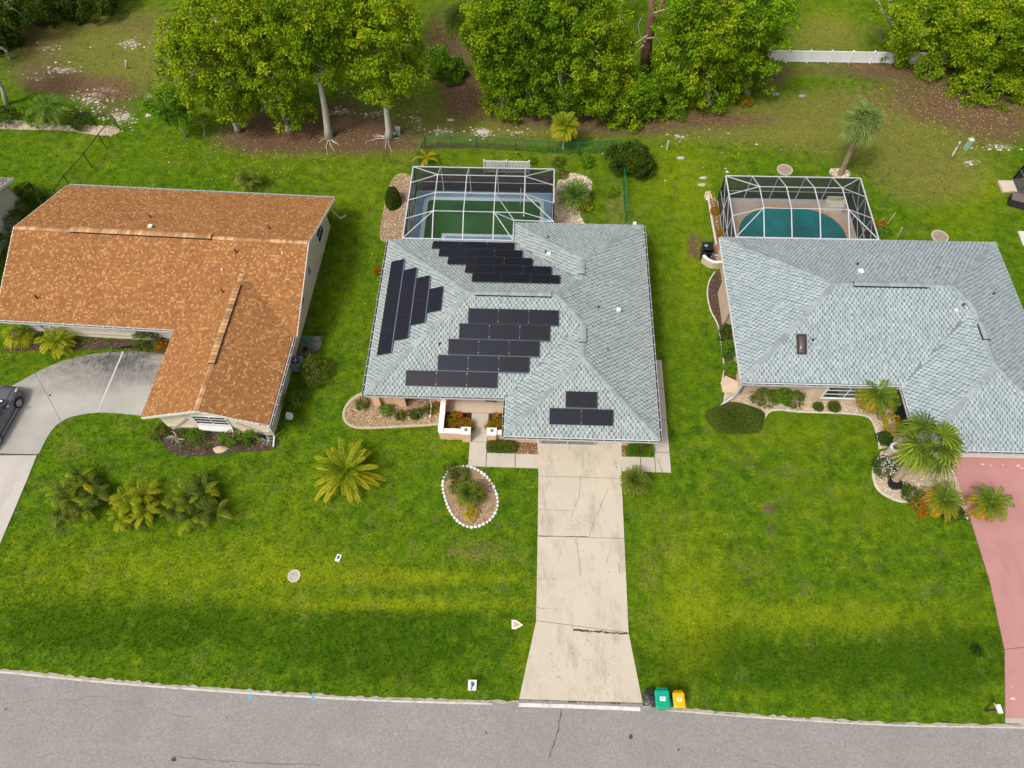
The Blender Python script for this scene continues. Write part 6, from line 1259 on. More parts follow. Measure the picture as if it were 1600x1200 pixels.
# ------------------------------------------------------------------ fences
def fence_wire(label, runs, h, postm, meshm, wire, name='wire_fence', r=.03, skip_mesh=False):
    p0 = runs[0][0]; t_ = thing(name, label, 'fence', (*unp(*p0), 0))
    for (a, b, n_) in runs:
        A_, B_ = np.array(unp(*a)), np.array(unp(*b))
        for i in range(n_+1):
            p = A_+(B_-A_)*i/n_; part('post', MB().tube([(*p, 0), (*p, h+.05)], r, 6), postm, t_)
            if i < n_:
                q_ = A_+(B_-A_)*(i+1)/n_; part('mesh_panel', MB().add([(*p, .03), (*q_, .03), (*q_, h), (*p, h)], [(0, 1, 2, 3)]), meshm, t_)
        part('top_rail', MB().beam((*A_, h), (*B_, h), r*1.4), wire, t_)
    return t_
GM = screenmat('green_wire_mesh', (.015, .16, .07), .22, .45); BM_ = screenmat('black_wire_mesh', (.015, .015, .015), .08, .22); GP = plain('green_post', (.02, .17, .09), .5); WP = plain('weathered_post', (.45, .42, .36), .8)
fence_wire('green wire fence with thin posts round the back yard of the solar roof house', [((655,256),(666,232),2),((666,232),(745,232),2),((745,232),(806,236),1),((806,236),(905,242),2),((905,242),(968,236),2),((970,240),(977,348),4)], 1.15, GP, GM, GP)
for k, (u, v, lab) in enumerate(((807,238,'weathered wooden post in the green fence behind the small white fence'),(942,240,'left of the two thin grey posts at the green fence corner'),(951,236,'right of the two thin grey posts at the green fence corner'))): solo('wooden_post', MB().tube([U3(u, v, 0), U3(u, v, 1.4)], .05, 6), WP, lab, 'post')
solo('leaning_pole', MB().tube([U3(679, 228, 0), (U3(679, 228, 0)[0]+.45, U3(679, 228, 0)[1]+.3, 1.7)], .025, 6), WP, 'thin leaning pole just inside the green fence corner', 'pole')
solo('green_support', MB().beam(U3(960, 305, 0), U3(961, 285, .9), .03), GP, 'thin green garden stake near the climbing plant', 'stake')
BP = plain('black_post', (.02, .02, .022), .5)
fence_wire('black wire fence running from the left edge and turning toward the orange roof', [((-60,182),(20,187),2),((20,187),(112,195),3),((112,195),(152,198),1),((152,198),(189,204),1),((189,204),(167,232),1),((167,232),(145,262),1),((145,262),(115,296),1),((115,296),(100,318),1)], 1.35, BP, BM_, BP, r=.03)
fence_wire('short black fence between the off-white house and the orange roof', [((32,330),(60,305),2)], 1.2, BP, BM_, BP)
# white vinyl fence
vf_ = thing('white_vinyl_fence', 'solid white vinyl fence with capped posts, top right', 'fence', (*unp(1210, 98), 0)); A_, B_ = np.array(unp(1195, 97)), np.array(unp(1556, 102)); N_ = 11; d_ = (B_-A_)/N_; u_ = d_/np.linalg.norm(d_); H_ = 1.05
for i in range(N_+1):
    p = A_+d_*i; part('post', MB().beam((*p, 0), (*p, H_+.1), .13), G['white'], vf_); part('post_cap', MB().disc(p, .10, H_+.1, H_+.2, 4, .02), G['white'], vf_)
    if i < N_:
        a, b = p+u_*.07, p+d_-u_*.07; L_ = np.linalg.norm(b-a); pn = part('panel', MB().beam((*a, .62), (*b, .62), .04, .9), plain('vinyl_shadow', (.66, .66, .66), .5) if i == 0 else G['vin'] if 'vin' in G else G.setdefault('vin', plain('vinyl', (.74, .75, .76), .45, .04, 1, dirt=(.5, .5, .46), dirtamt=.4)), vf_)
        bd_ = MB(); 
        for k in range(10): c_ = a+(b-a)*(k+.5)/10; bd_.beam((*(c_-u_*L_/22), .62), (*(c_+u_*L_/22), .62), .052, .88)
        part('boards', bd_, G.get('vin', G['white']), vf_, 'stuff'); part('rail', MB().beam((*a, H_-.02), (*b, H_-.02), .07, .12), G['white'], vf_); part('rail', MB().beam((*a, .15), (*b, .15), .07, .12), G['white'], vf_)
sf_ = thing('small_white_fence', 'short white picket screen fence behind the rectangular pool cage', 'fence', FM.w(-2.0, 40.2)); 
y_ = 40.2; xs_ = (-3.86, -2.15, -.44)
for x in xs_: part('post', MB().box((x, y_, .68), (.1, .1, 1.36), FM), G['white'], sf_)
for x0_, x1_ in zip(xs_, xs_[1:]):
    part('rail', MB().box(((x0_+x1_)/2, y_, 1.22), (x1_-x0_-.1, .05, .09), FM), G['white'], sf_); part('rail', MB().box(((x0_+x1_)/2, y_, .2), (x1_-x0_-.1, .05, .09), FM), G['white'], sf_)
    pk_ = MB()
    for k in range(14): pk_.box((x0_+.11+(x1_-x0_-.2)*(k+.5)/14-.0, y_, .68), (.075, .025, 1.0), FM)
    part('pickets', pk_, G['white'], sf_, 'stuff')

# ------------------------------------------------------------------ wheelie bins, bag
def cart(label, pos, rz_, w_, d_, h_, body, lidc, stick, s=1):
    t_ = thing('wheelie_bin', label, 'bin', pos, rz_)
    def ring_(x, y, z, r_=.06): return [(a*x+b*0, c_*y, z) for a, b, c_ in ()]
    mb = MB(); V = []
    for f_, z_ in ((.80, .06), (.98, h_*.95), (1.0, h_)):
        for a_, b_ in ((-1, -.8), (-.8, -1), (.8, -1), (1, -.8), (1, .8), (.8, 1), (-.8, 1), (-1, .8)): V.append((a_*w_/2*f_, b_*d_/2*f_+(1-f_)*.12, z_))
    mb.add(V, [(r_*8+i, r_*8+(i+1) % 8, (r_+1)*8+(i+1) % 8, (r_+1)*8+i) for r_ in (0, 1) for i in range(8)]+[tuple(range(8))[::-1]]); part('body', mb, body, t_, local=True)
    mb = MB(); V = []
    for f_, z_ in ((1.07, h_-.03), (1.08, h_+.03), (1.0, h_+.06), (.82, h_+.085), (.78, h_+.07)):
        for a_, b_ in ((-1, -.86), (-.86, -1), (.86, -1), (1, -.86), (1, .86), (.86, 1), (-.86, 1), (-1, .86)): V.append((a_*w_/2*f_, b_*d_/2*f_, z_))
    mb.add(V, [(r_*8+i, r_*8+(i+1) % 8, (r_+1)*8+(i+1) % 8, (r_+1)*8+i) for r_ in range(4) for i in range(8)]+[tuple(32+i for i in range(8))]); lid = part('lid', mb, lidc, t_, local=True)
    st = MB().box((0, .02, h_+.074), (w_*.40, d_*.24, .008)); part('sticker', st, plain('sticker_white', (.78, .76, .72), .6), lid, local=True)
    mk_ = MB().add([(-.04, .05, h_+.0795), (.05, .05, h_+.0795), (.005, -.035, h_+.0795)], [(0, 2, 1)]).box((0, .075, h_+.0785), (w_*.26, .015, .003)); part('sticker_mark', mk_, plain('sticker_grey', (.22, .26, .26), .7), lid, local=True)
    hb = MB(); hb.tube([(-w_*.38, d_*.48, h_-.02), (-w_*.38, d_*.62, h_+.02), (w_*.38, d_*.62, h_+.02), (w_*.38, d_*.48, h_-.02)], .018, 6); part('handle', hb, lidc, t_, local=True)
    for s_ in (-1, 1):
        wm = MB(); wm.tube([(s_*(w_*.42), d_*.36, .11), (s_*(w_*.42+.06), d_*.36, .11)], .11, 14); part('wheel', wm, G['plastic_black'], t_, local=True)
    mb = MB(); mb.tube([(-w_*.36, -d_*.56, h_*.80), (w_*.36, -d_*.56, h_*.80)], .015, 6); part('front_bar', mb, body, t_, local=True); return t_
gB = plain('bin_green', (.0, .24, .135), .45, .05, 2); gL = plain('bin_green_lid', (.0, .33, .20), .4, .06, 2); yL = plain('bin_yellow_lid', (.80, .42, .005), .4, .06, 2)
hh_ = 1.05; p = U3(1035, 1092, hh_); cart('green wheelie bin at the kerb between the black bag and the yellow lidded bin', (p[0], p[1]-.02, 0), R(-1), .66, .80, hh_, gB, gL, 1)
p = U3(1061, 1094, .98); cart('green wheelie bin with bright yellow lid, right of the green lidded one', (p[0], p[1], 0), R(0), .54, .66, .98, gB, yL, 2)
bg_ = MB(); q = np.random.default_rng(3); V = []; nr_, ns_ = 12, 18
for i in range(nr_+1):
    for j in range(ns_):
        a_, f_ = 6.283*j/ns_, i/nr_; rr2 = .33*math.sin(math.pi*min(1, .12+.88*(1-f_)**.8))*(1+.10*math.sin(5*a_+f_*4))+.03*q.normal()*(.2 < f_ < .85) if f_ < .88 else .05+.03*math.sin(5*a_)+(f_-.88)*.5; V.append((rr2*math.cos(a_), rr2*1.25*math.sin(a_), .62*f_**.9))
bg_.add(V, [(i*ns_+j, i*ns_+(j+1) % ns_, (i+1)*ns_+(j+1) % ns_, (i+1)*ns_+j) for i in range(nr_) for j in range(ns_)]+[tuple(nr_*ns_+j for j in range(ns_))])
bt_ = thing('rubbish_bag', 'knotted black rubbish bag leaning beside the green bin', 'bag', U3(1014, 1093, .0), R(15)); part('bag', bg_, plain('bag_black', (.025, .022, .028), .28, .3, 6, 14, .9, spec=.6), bt_, local=True); part('knot', MB().tube([(0, 0, .58), (.03, .02, .68), (.10, .03, .70)], [.05, .035, .06], 7), plain('bag_knot', (.04, .036, .045), .35), bt_, local=True)
# black bin, deck and tank at the right house
bb = thing('black_bin', 'black open wheelie bin standing on the brick pad by the grey roofed house', 'bin', U3(1101, 401, 0), R(-3))
cart_b = MB(); V = []
for f_, z_ in ((.8, 0), (1, 1.0)):
    for a_, b_ in ((-1, -.8), (-.8, -1), (.8, -1), (1, -.8), (1, .8), (.8, 1), (-.8, 1), (-1, .8)): V.append((a_*.36*f_, b_*.44*f_, z_))
cart_b.add(V, [(i, (i+1) % 8, 8+(i+1) % 8, 8+i) for i in range(8)]+[tuple(range(8))[::-1]]); part('body', cart_b, G['plastic_black'], bb, local=True)
part('lid', MB().box((0, .05, 1.03), (.76, .72, .06)), G['plastic_black'], bb, local=True); part('bag_scrap', MB().disc((-.12, .1), .13, 1.06, 1.12, 9, .07), plain('grey_scrap', (.28, .26, .28), .5), bb, local=True); part('handle', MB().tube([(-.3, -.42, .95), (-.3, -.5, 1.0), (.3, -.5, 1.0), (.3, -.42, .95)], .02, 6), G['plastic_black'], bb, local=True)
for s_ in (-1, 1): part('wheel', MB().tube([(s_*.30, -.32, .12), (s_*.38, -.32, .12)], .12, 12), G['plastic_black'], bb, local=True)
pdk = thing('brick_pad', 'red-brown pad with low curved rim where the pool equipment stands', 'pad', U3(1112, 400))
part('pad', MB().prism([unp(1108,384), unp(1126,384), unp(1128,412), unp(1108,406)], 0, .10), plain('terracotta', (.36, .19, .12), .85, .15, 4), pdk)
rp_ = smoothline([unp(1096,408), unp(1103,415), unp(1114,419), unp(1127,418)], 4); part('rim', MB().ribbon(rp_, .14, .62, h=.62), G['tan'], pdk); part('rim_cap', MB().ribbon(rp_, .2, .68, h=.06), G['white'], pdk)
tk = thing('pool_filter_tank', 'beige pool filter tank beside the black bin', 'tank', U3(1124, 405)); cc = unp(1124, 405); part('tank', MB().disc(cc, .24, .1, .75, 16, .23), plain('tank_beige', (.52, .45, .30), .5), tk); part('valve', MB().disc(cc, .12, .75, .9, 12, .08), G['cream'], tk)
pp_ = MB(); a0 = unp(1112, 404); pp_.tube([(a0[0]-.5, a0[1]-.2, .15), (a0[0]-.1, a0[1], .45), (a0[0]+.3, a0[1]-.1, .45), (a0[0]+.45, a0[1]+.1, .2)], .035, 7).tube([(a0[0]-.1, a0[1], .45), (a0[0]-.1, a0[1]-.2, .1)], .035, 7); pt_ = thing('pool_pump', 'pool pump with white pipes between the black bin and the tank', 'pump', U3(1112, 406)); part('pipe', pp_, G['white'], pt_)
part('pump_body', MB().tube([(a0[0]-.35, a0[1]-.25, .25), (a0[0]+.1, a0[1]-.3, .25)], .13, 10), plain('pump_dark', (.06, .06, .065), .5), pt_)

# ------------------------------------------------------------------ left house side: pad, air conditioner, dish
pd = thing('utility_pad', 'grey concrete pad with a green lid beside the cream side wall', 'pad', U3(485, 540)); part('slab', MB().prism(uvline([(472,526),(504,526),(500,546),(478,556),(464,556)]), 0, .06), CONCG, pd); HARD.append(uvline([(472,526),(504,526),(500,546),(478,556),(464,556)]))
part('green_lid', MB().disc(unp(481,532), .3, .06, .14, 16), plain('lid_green', (.03, .20, .12), .6), pd); part('round_cap', MB().disc(unp(478,546), .16, .06, .2, 12), G['plastic_black'], pd); part('meter_base', MB().box((*unp(496,531), .12), (.45, .3, .1), rz=.2), plain('meter_grey', (.22, .21, .21), .7), pd)
ac = thing('air_conditioner', 'grey boxy air conditioner with round fan top beside the cream side wall', 'air conditioner', U3(467, 573), FL.a)
part('cabinet', MB().box((0, 0, .38), (.72, .72, .72)), plain('ac_grey', (.24, .29, .33), .5), ac, local=True); part('fan_ring', MB().disc((0, 0), .30, .74, .78, 20, .29), plain('ac_ring', (.05, .055, .06), .4), ac, local=True)
fb = MB()
for k in range(4): a_ = k*math.pi/2+.3; fb.box((.13*math.cos(a_), .13*math.sin(a_), .79), (.24, .10, .012), rz=a_)
part('fan_blade', fb, plain('ac_blade', (.2, .22, .24), .4), ac, local=True); part('fan_hub', MB().disc((0, 0), .07, .78, .83, 10), G['alum'], ac, local=True)
dh = thing('satellite_dish', 'small grey satellite dish on a stub mast near the gable corner', 'satellite dish', U3(450, 655)); c_ = np.array(U3(452, 650, .75)); n0 = np.array([.35, -.45, .82]); n0 /= np.linalg.norm(n0)
u0 = np.cross(n0, [0, 0, 1.]); u0 /= np.linalg.norm(u0); v0 = np.cross(n0, u0); V = [c_]; F_ = []
for i, (r_, d_) in enumerate(((.11, .01), (.22, .05))):
    for k in range(16): a_ = 6.283*k/16; V.append(c_+u0*r_*math.cos(a_)+v0*r_*1.15*math.sin(a_)+n0*d_)
F_ = [(0, 1+k, 1+(k+1) % 16) for k in range(16)]+[(1+k, 17+k, 17+(k+1) % 16, 1+(k+1) % 16) for k in range(16)]
part('dish', MB().add(V, F_), plain('dish_grey', (.42, .44, .46), .5), dh); part('mast', MB().tube([U3(446, 655, 0), tuple(c_-n0*.05)], .03, 6), G['alum'], dh); part('feed_arm', MB().tube([tuple(c_-v0*.3), tuple(c_+n0*.4-v0*.25)], .018, 5), G['alum'], dh); part('feed_horn', MB().tube([tuple(c_+n0*.36-v0*.25), tuple(c_+n0*.46-v0*.22)], .05, 8), G['alum'], dh)

# ------------------------------------------------------------------ small things on the lawns
def lid(label, u, v, r_, mat, h=.05, name='access_cover', rim=None):
    t_ = thing(name, label, 'ground cover lid', U3(u, v)); part('cover', MB().disc(unp(u, v), r_, 0, h, 22), mat, t_)
    if rim:
        c_ = unp(u, v); rg = MB(); rg.ribbon([(c_[0]+(r_+.05)*math.cos(6.283*k/24), c_[1]+(r_+.05)*math.sin(6.283*k/24)) for k in range(25)], .09, h+.02, h=h+.02); part('rim', rg, rim, t_)
    return t_
rimm = plain('rim_pale', (.48, .44, .37), .9, .15, 4)
lid('round pale concrete lid on the left lawn', 460, 900, .26, plain('lid_pale', (.44, .40, .34), .85, .12, 4, dirt=(.35, .3, .25), dirtamt=.6, dscale=3), .04, rim=plain('lid_edge', (.50, .46, .40), .8))
lid('brown round access cover with pale ring behind the oval pool cage', 1226, 266, .5, plain('lid_brown', (.32, .24, .19), .9, .2, 3), rim=rimm); lid('brown round access cover with pale ring behind the right end of the grey roof', 1468, 370, .5, plain('lid_brown2', (.30, .24, .18), .9, .2, 3), rim=rimm)
mbx = thing('water_meter_box', 'small white meter box with a dark blue window on the left lawn', 'meter box', U3(529, 872), R(-18)); part('box', MB().box((0, 0, .04), (.26, .40, .08)), plain('meter_white', (.68, .76, .72), .5), mbx, local=True); part('lid', MB().box((0, .02, .086), (.11, .2, .012)), plain('meter_blue', (.03, .07, .13), .4), mbx, local=True)
mk = thing('concrete_marker', 'white bordered triangular concrete marker at the left edge of the cream driveway', 'marker', U3(808, 976)); tri = uvline([(799.5,968.5),(806,969),(818,977),(806,983),(799.5,983.5)]); part('border', MB().prism(tri, 0, .05), plain('marker_white', (.74, .70, .63), .8), mk); c_ = np.mean(tri, 0); part('infill', MB().prism([tuple(c_+(np.array(p)-c_)*.6) for p in tri], 0, .056), plain('marker_pink', (.50, .36, .28), .9, .2, 6), mk)
yb = thing('yard_sign', 'white lawn sign with blue and green figure near the road, left of the driveway', 'sign', U3(738, 1080)); h_ = .62
bT, bB = U3(732, 1063, h_), U3(731, 1079, .12); wv = np.array(U3(745, 1063, h_))-np.array(bT); wv[2] = 0; wv *= 1
P0, P1 = np.array(bB), np.array(bT); ln_ = MB().add([P0, P0+wv, P1+wv, P1, P0+(0, .02, .01), P0+wv+(0, .02, .01), P1+wv+(0, .02, .01), P1+(0, .02, .01)], [(0, 1, 2, 3), (4, 7, 6, 5), (0, 4, 5, 1), (1, 5, 6, 2), (2, 6, 7, 3), (3, 7, 4, 0)]); part('board', ln_, G['white'], yb)
def sg(a, b): return tuple(P0+wv*a+(P1-P0)*b+np.array([0, -.008, .008]))
part('sign_print', MB().add([sg(*p) for p in ((.35,.08),(.52,.05),(.55,.35),(.78,.55),(.74,.78),(.55,.85),(.42,.95),(.30,.80),(.38,.5))], [tuple(range(9))]), plain('print_teal', (.03, .12, .17), .6), yb); part('sign_print', MB().add([sg(*p) for p in ((.18,.25),(.24,.25),(.24,.8),(.18,.8))], [(0, 1, 2, 3)]), plain('print_grey', (.25, .25, .3), .6), yb)
for s_ in (.2, .8): part('stake', MB().beam(tuple(P0+wv*s_), (P0[0]+wv[0]*s_, P0[1]+wv[1]*s_, 0), .02), G['alum'], yb)
# mailbox-like white cylinder on post, bottom right
ml = thing('mailbox', 'white mailbox on a dark post at the kerb left of the pink driveway', 'mailbox', U3(1562, 1128)); a_, b_ = np.array(U3(1557.5, 1101, 1.1)), np.array(U3(1562.5, 1115, 1.08)); V = []
mb = MB(); ax_ = b_-a_; sd_ = np.cross(ax_, [0, 0, 1.]); sd_ /= np.linalg.norm(sd_)
for p in (a_, b_):
    for k in range(9): t_ = math.pi*k/8; V.append(p+sd_*.10*math.cos(t_)+np.array([0, 0, .10*math.sin(t_)+.1]))
    V += [p-sd_*.10, p+sd_*.10]
mb.add(V, [(i, (i+1) % 11, 11+(i+1) % 11, 11+i) for i in range(11)]+[tuple(range(11)), tuple(range(11, 22))[::-1]]); part('box', mb, plain('mail_white', (.72, .80, .84), .35), ml, smooth=False)
part('post', MB().beam(((a_+b_)/2+(0, 0, -.0)).tolist(), [*((a_+b_)/2)[:2], 0], .09), plain('post_dark', (.05, .045, .04), .7), ml); part('door', MB().beam((a_-ax_*.06+(0, 0, .1)).tolist(), (a_+(0, 0, .1)).tolist(), .2), G['dark'], ml); part('flag', MB().box((*(a_[:2]-np.array([.16, 0])), 1.2), (.03, .12, .08)), plain('flag_orange', (.8, .45, .05), .5), ml)
for (u, v, u2, v2, h, r_, lab, nm) in ((1042,234,1044.5,220,1.0,.055,'white plastic pipe standing on the back lawn right of the thicket','white_pipe'),(1375,350,1381,341,.9,.025,'left of the three white stakes by the oval pool cage','white_stake'),(1387,349,1399,333,1.2,.028,'middle and tallest of the three white stakes by the oval pool cage','white_stake'),(1402,371,1410,355,1.2,.025,'right and lowest of the three white stakes by the oval pool cage','white_stake'),(197,106,196,95,1.0,.06,'short pale pipe on the bare ground at the upper left','white_pipe')):
    c_ = unp(u, v); solo(nm, MB().tube([(*c_, 0), U3(u2, v2, h)], r_, 8), plain('pvc_white', (.74, .73, .68), .5), lab, 'pipe' if 'pipe' in nm else 'stake')
mp = thing('marker_post', 'white utility marker post leaning on the lawn at the right', 'post', U3(1488, 243)); T_ = U3(1500, 222, 1.3); part('post', MB().beam(U3(1488, 243, 0), T_, .09), G['white'], mp); part('label', MB().beam([a*.35+b*.65 for a, b in zip(U3(1488, 243, 0), T_)], [a*.1+b*.9 for a, b in zip(U3(1488, 243, 0), T_)], .10), plain('post_grey', (.35, .33, .36), .6), mp)
def ubox(label, u, v, w_, d_, h, mat, rz_=0): 
    t_ = thing('utility_box', label, 'utility box', U3(u, v), rz_); part('cabinet', MB().box((0, 0, h/2), (w_, d_, h)), mat, t_, local=True); part('top', MB().box((0, 0, h+.02), (w_+.05, d_+.05, .05)), plain('box_top', (.55, .66, .55), .6), t_, local=True)
UG = plain('utility_green', (.30, .46, .34), .55)
ubox('slim pale green utility box beside the white marker post', 1508, 233, .3, .28, .9, UG); ubox('pale green utility box right of the straight pale trunk', 623, 210, .32, .28, .6, UG); ubox('tiny dark green utility box beside the taller one near the pale trunk', 617, 214, .22, .2, .35, plain('utility_dark', (.10, .22, .14), .6)); ubox('pale teal utility box half hidden by the tall yellow-green tree', 634, 70, .9, .6, .5, plain('utility_teal', (.35, .50, .46), .55), .1)
solo('white_structure', MB().box((*unp(604, 2), .7), (.8, .5, 1.4)), G['offwhite'], 'small pale cabinet between tree crowns at the top edge', 'utility box')
for k, (u, v) in enumerate(((330,90), )): pass
rt_ = MB(); q = random.Random(9)
for (u0, v0, n_) in ((607,217,6),(514,216,5)):
    c_ = unp(u0, v0)
    for k in range(n_): a_ = q.uniform(2.6, 6.6); l_ = q.uniform(.8, 2.0); rt_.tube([(c_[0], c_[1], .05), (c_[0]+.5*l_*math.cos(a_), c_[1]+.5*l_*math.sin(a_), .06), (c_[0]+l_*math.cos(a_+.15), c_[1]+l_*math.sin(a_+.15), .0)], [.06, .035, .015], 5)
solo('surface_roots', rt_, G['bark'], 'pale roots spreading over the mulch from the tall trees', 'roots', kind='stuff')

# ------------------------------------------------------------------ car, cut by the left edge
def car():
    A_, B_ = np.array(unp(34, 634)), np.array(unp(1.5, 692)); d_ = (A_-B_); wb = np.linalg.norm(d_); d_ /= wb; rz_ = math.atan2(d_[1], d_[0]); s_ = wb/2.65
    # local: +x forward, right-hand side wheels at y=-.80
    n_ = np.array([-d_[1], d_[0]]); o_ = (A_+B_)/2+n_*.80
    t_ = thing('parked_car', 'dark grey saloon car on the curved drive, cut by the left edge', 'car', (*o_, .05), rz_); S = Matrix.Scale(s_, 4)
    pm_ = plain('car_paint', (.15, .152, .168), .28, .05, 1, 3, 0, spec=.6, metal=.35)
    st = [(-2.25,.42,.62,.66),(-2.15,.30,.86,.80),(-1.8,.22,.98,.87),(-1.3,.20,1.0,.89),(-.6,.19,.97,.90),(.2,.19,.95,.90),(.9,.20,.95,.89),(1.4,.20,.92,.88),(1.9,.24,.83,.83),(2.15,.28,.72,.72),(2.28,.36,.58,.55)]
    V = []; K = 15
    for x, zb, zt, hw_ in st:
        prof = [(0,zb),(.75,zb),(.95,zb+.06),(1,zb+.16),(1.0,(zb+zt)/2),(.97,zt-.10),(.88,zt-.02),(.5,zt+.03),(0,zt+.045)]
        ring_ = [(x, hw_*a, z) for a, z in prof]+[(x, -hw_*a, z) for a, z in prof[-2:0:-1]]; V += ring_
    K = len(prof)*2-2; mb = MB().add(V, [(i*K+j, (i+1)*K+j, (i+1)*K+(j+1) % K, i*K+(j+1) % K) for i in range(len(st)-1) for j in range(K)]+[tuple(range(K)), tuple((len(st)-1)*K+j for j in range(K))[::-1]])
    part('body', mb.xf(S), pm_, t_, local=True, smooth=True)
    cab = [(-1.75,1.0,.70,.98,.74),(-1.05,1.36,.60,.97,.78),(-.2,1.43,.62,.96,.79),(.45,1.36,.60,.95,.78),(1.15,1.0,.70,.94,.80)]
    V = []; 
    for x, zt, ht, zb, hb in cab: V += [(x, hb, zb-.03), (x, ht+.01, zt-.06), (x, ht-.10, zt), (x, 0, zt+.015), (x, -ht+.10, zt), (x, -ht-.01, zt-.06), (x, -hb, zb-.03)]
    mb = MB().add(V, [(i*7+j, (i+1)*7+j, (i+1)*7+j+1, i*7+j+1) for i in range(1, 3) for j in range(1, 5)]); part('roof', mb.xf(S), pm_, t_, local=True, smooth=True)
    gls = G['glass']
    mb = MB().add([V[k] for k in (3*7, 3*7+1, 3*7+2, 3*7+3, 3*7+4, 3*7+5, 3*7+6, 4*7+6, 4*7+5, 4*7+4, 4*7+3, 4*7+2, 4*7+1, 4*7)], [(1, 2, 11, 12), (2, 3, 10, 11), (3, 4, 9, 10), (4, 5, 8, 9)]); part('windscreen', mb.xf(S), gls, t_, local=True)
    mb = MB().add(V[:14], [(1, 2, 9, 8), (2, 3, 10, 9), (3, 4, 11, 10), (4, 5, 12, 11)]); part('rear_window', mb.xf(S), gls, t_, local=True)
    for sgn, (j0, j1) in ((1, (0, 1)), (-1, (6, 5))):
        mb = MB().add(V, [(i*7+j0, i*7+j1, (i+1)*7+j1, (i+1)*7+j0) for i in range(4)]); part('side_glass', mb.xf(S), gls, t_, local=True)
        pl_ = MB()
        for i in (0, 1, 2, 3, 4): pl_.beam(V[i*7+j0], V[i*7+j1], .05)
        for i in range(4): pl_.beam(V[i*7+j1], V[(i+1)*7+j1], .05); pl_.beam(np.array(V[i*7+j0])+(0, 0, .03), np.array(V[(i+1)*7+j0])+(0, 0, .03), .04)
        part('window_frame', pl_.xf(S), pm_, t_, local=True)
    for x in (1.325, -1.325):
        for y in (.80, -.80):
            sgn = 1 if y > 0 else -1; w_ = part('wheel', MB().tube([(x, y-.10*sgn, .33), (x, y+.105*sgn, .33)], .335, 22).xf(S), G['plastic_black'], t_, local=True)
            rm_ = MB().tube([(x, y+.10*sgn, .33), (x, y+.115*sgn, .33)], .215, 20); part('rim', rm_.xf(S), plain('rim_shadow', (.10, .10, .10), .5), w_, local=True)
            sp_ = MB()
            for k in range(7): a_ = 6.283*k/7; sp_.beam((x, y+.125*sgn, .33), (x+.205*math.cos(a_), y+.125*sgn, .33+.205*math.sin(a_)), .05, .03)
            sp_.tube([(x, y+.115*sgn, .33), (x, y+.135*sgn, .33)], .055, 10); rg_ = [(x+.215*math.cos(6.283*k/20), y+.12*sgn, .33+.215*math.sin(6.283*k/20)) for k in range(21)]; sp_.tube(rg_, .02, 5); part('rim_spokes', sp_.xf(S), plain('rim_silver', (.6, .6, .6), .3, metal=.7), w_, local=True)
            ar = [(x+.40*math.cos(math.pi*k/10), (y+.085*sgn), .33+.40*math.sin(math.pi*k/10)) for k in range(11)]; part('wheel_arch', MB().tube(ar, .035, 5).xf(S), G['dark'], t_, local=True)
    for y in (.62, -.62):
        part('headlight', MB().tube([(1.86, y*1.12, .80), (2.08, y*1.02, .735), (2.19, y*.8, .66)], [.05, .085, .05], 8).xf(S), plain('lamp_clear', (.5, .52, .55), .15, spec=.8), t_, local=True, smooth=True); part('mirror', MB().box((.72, y*1.53, 1.0), (.16, .18, .11)).xf(S), pm_, t_, local=True)
        part('door_line', MB().beam((-.05, y*1.463, .35), (-.05, y*1.463, .93), .012).beam((-1.05, y*1.44, .5), (-1.05, y*1.44, .93), .012).beam((.95, y*1.45, .35), (.95, y*1.45, .93), .012).xf(S), G['dark'], t_, local=True); part('sill_trim', MB().beam((-1.0, y*1.46, .25), (1.0, y*1.46, .25), .03).xf(S), G['alum'], t_, local=True)
    part('bonnet_line', MB().beam((1.15, .55, 1.0), (2.0, .42, .87), .015).beam((1.15, -.55, 1.0), (2.0, -.42, .87), .015).xf(S), G['dark'], t_, local=True); part('grille', MB().box((2.235, 0, .58), (.09, .8, .16)).xf(S), G['dark'], t_, local=True)
    part('paper_sheet', MB().box((.92, -.25, 1.12), (.22, .45, .01)).xf(S), plain('paper', (.55, .72, .74), .7), t_, local=True)
car()

# ------------------------------------------------------------------ litter and grass
q = np.random.default_rng(77); lv = MB()
def scatter_uv(n_, u, v, ru, rv): return [unp(*p) for p in np.stack([q.normal(u, ru, n_), q.normal(v, rv, n_)], 1)]
def flat_leaves(pts, s=.07, z=.03):
    pts = np.array(pts); n_ = len(pts); a_ = q.uniform(0, 6.28, n_); l_ = s*q.uniform(.6, 1.5, n_); c_, s_ = np.cos(a_)*l_, np.sin(a_)*l_; z_ = z+q.uniform(0, .03, n_)
    V = np.stack([np.stack([pts[:, 0]-c_, pts[:, 1]-s_, z_], 1), np.stack([pts[:, 0]-s_*.5, pts[:, 1]+c_*.5, z_+.01], 1), np.stack([pts[:, 0]+c_, pts[:, 1]+s_, z_], 1), np.stack([pts[:, 0]+s_*.5, pts[:, 1]-c_*.5, z_+.015], 1)], 1).reshape(-1, 3)
    return MB().add(V, np.arange(n_)[:, None]*4+np.array([[0, 1, 2, 3]]))
yl = island('fallen_leaf_yellow', [(0, (.30, .18, .02)), (.5, (.55, .40, .03)), (1, (.68, .60, .15))]); bl = island('fallen_leaf_brown', [(0, (.10, .05, .025)), (.5, (.25, .11, .045)), (1, (.38, .24, .12))]); wc = island('pale_litter', [(0, (.30, .25, .2)), (1, (.66, .61, .54))])
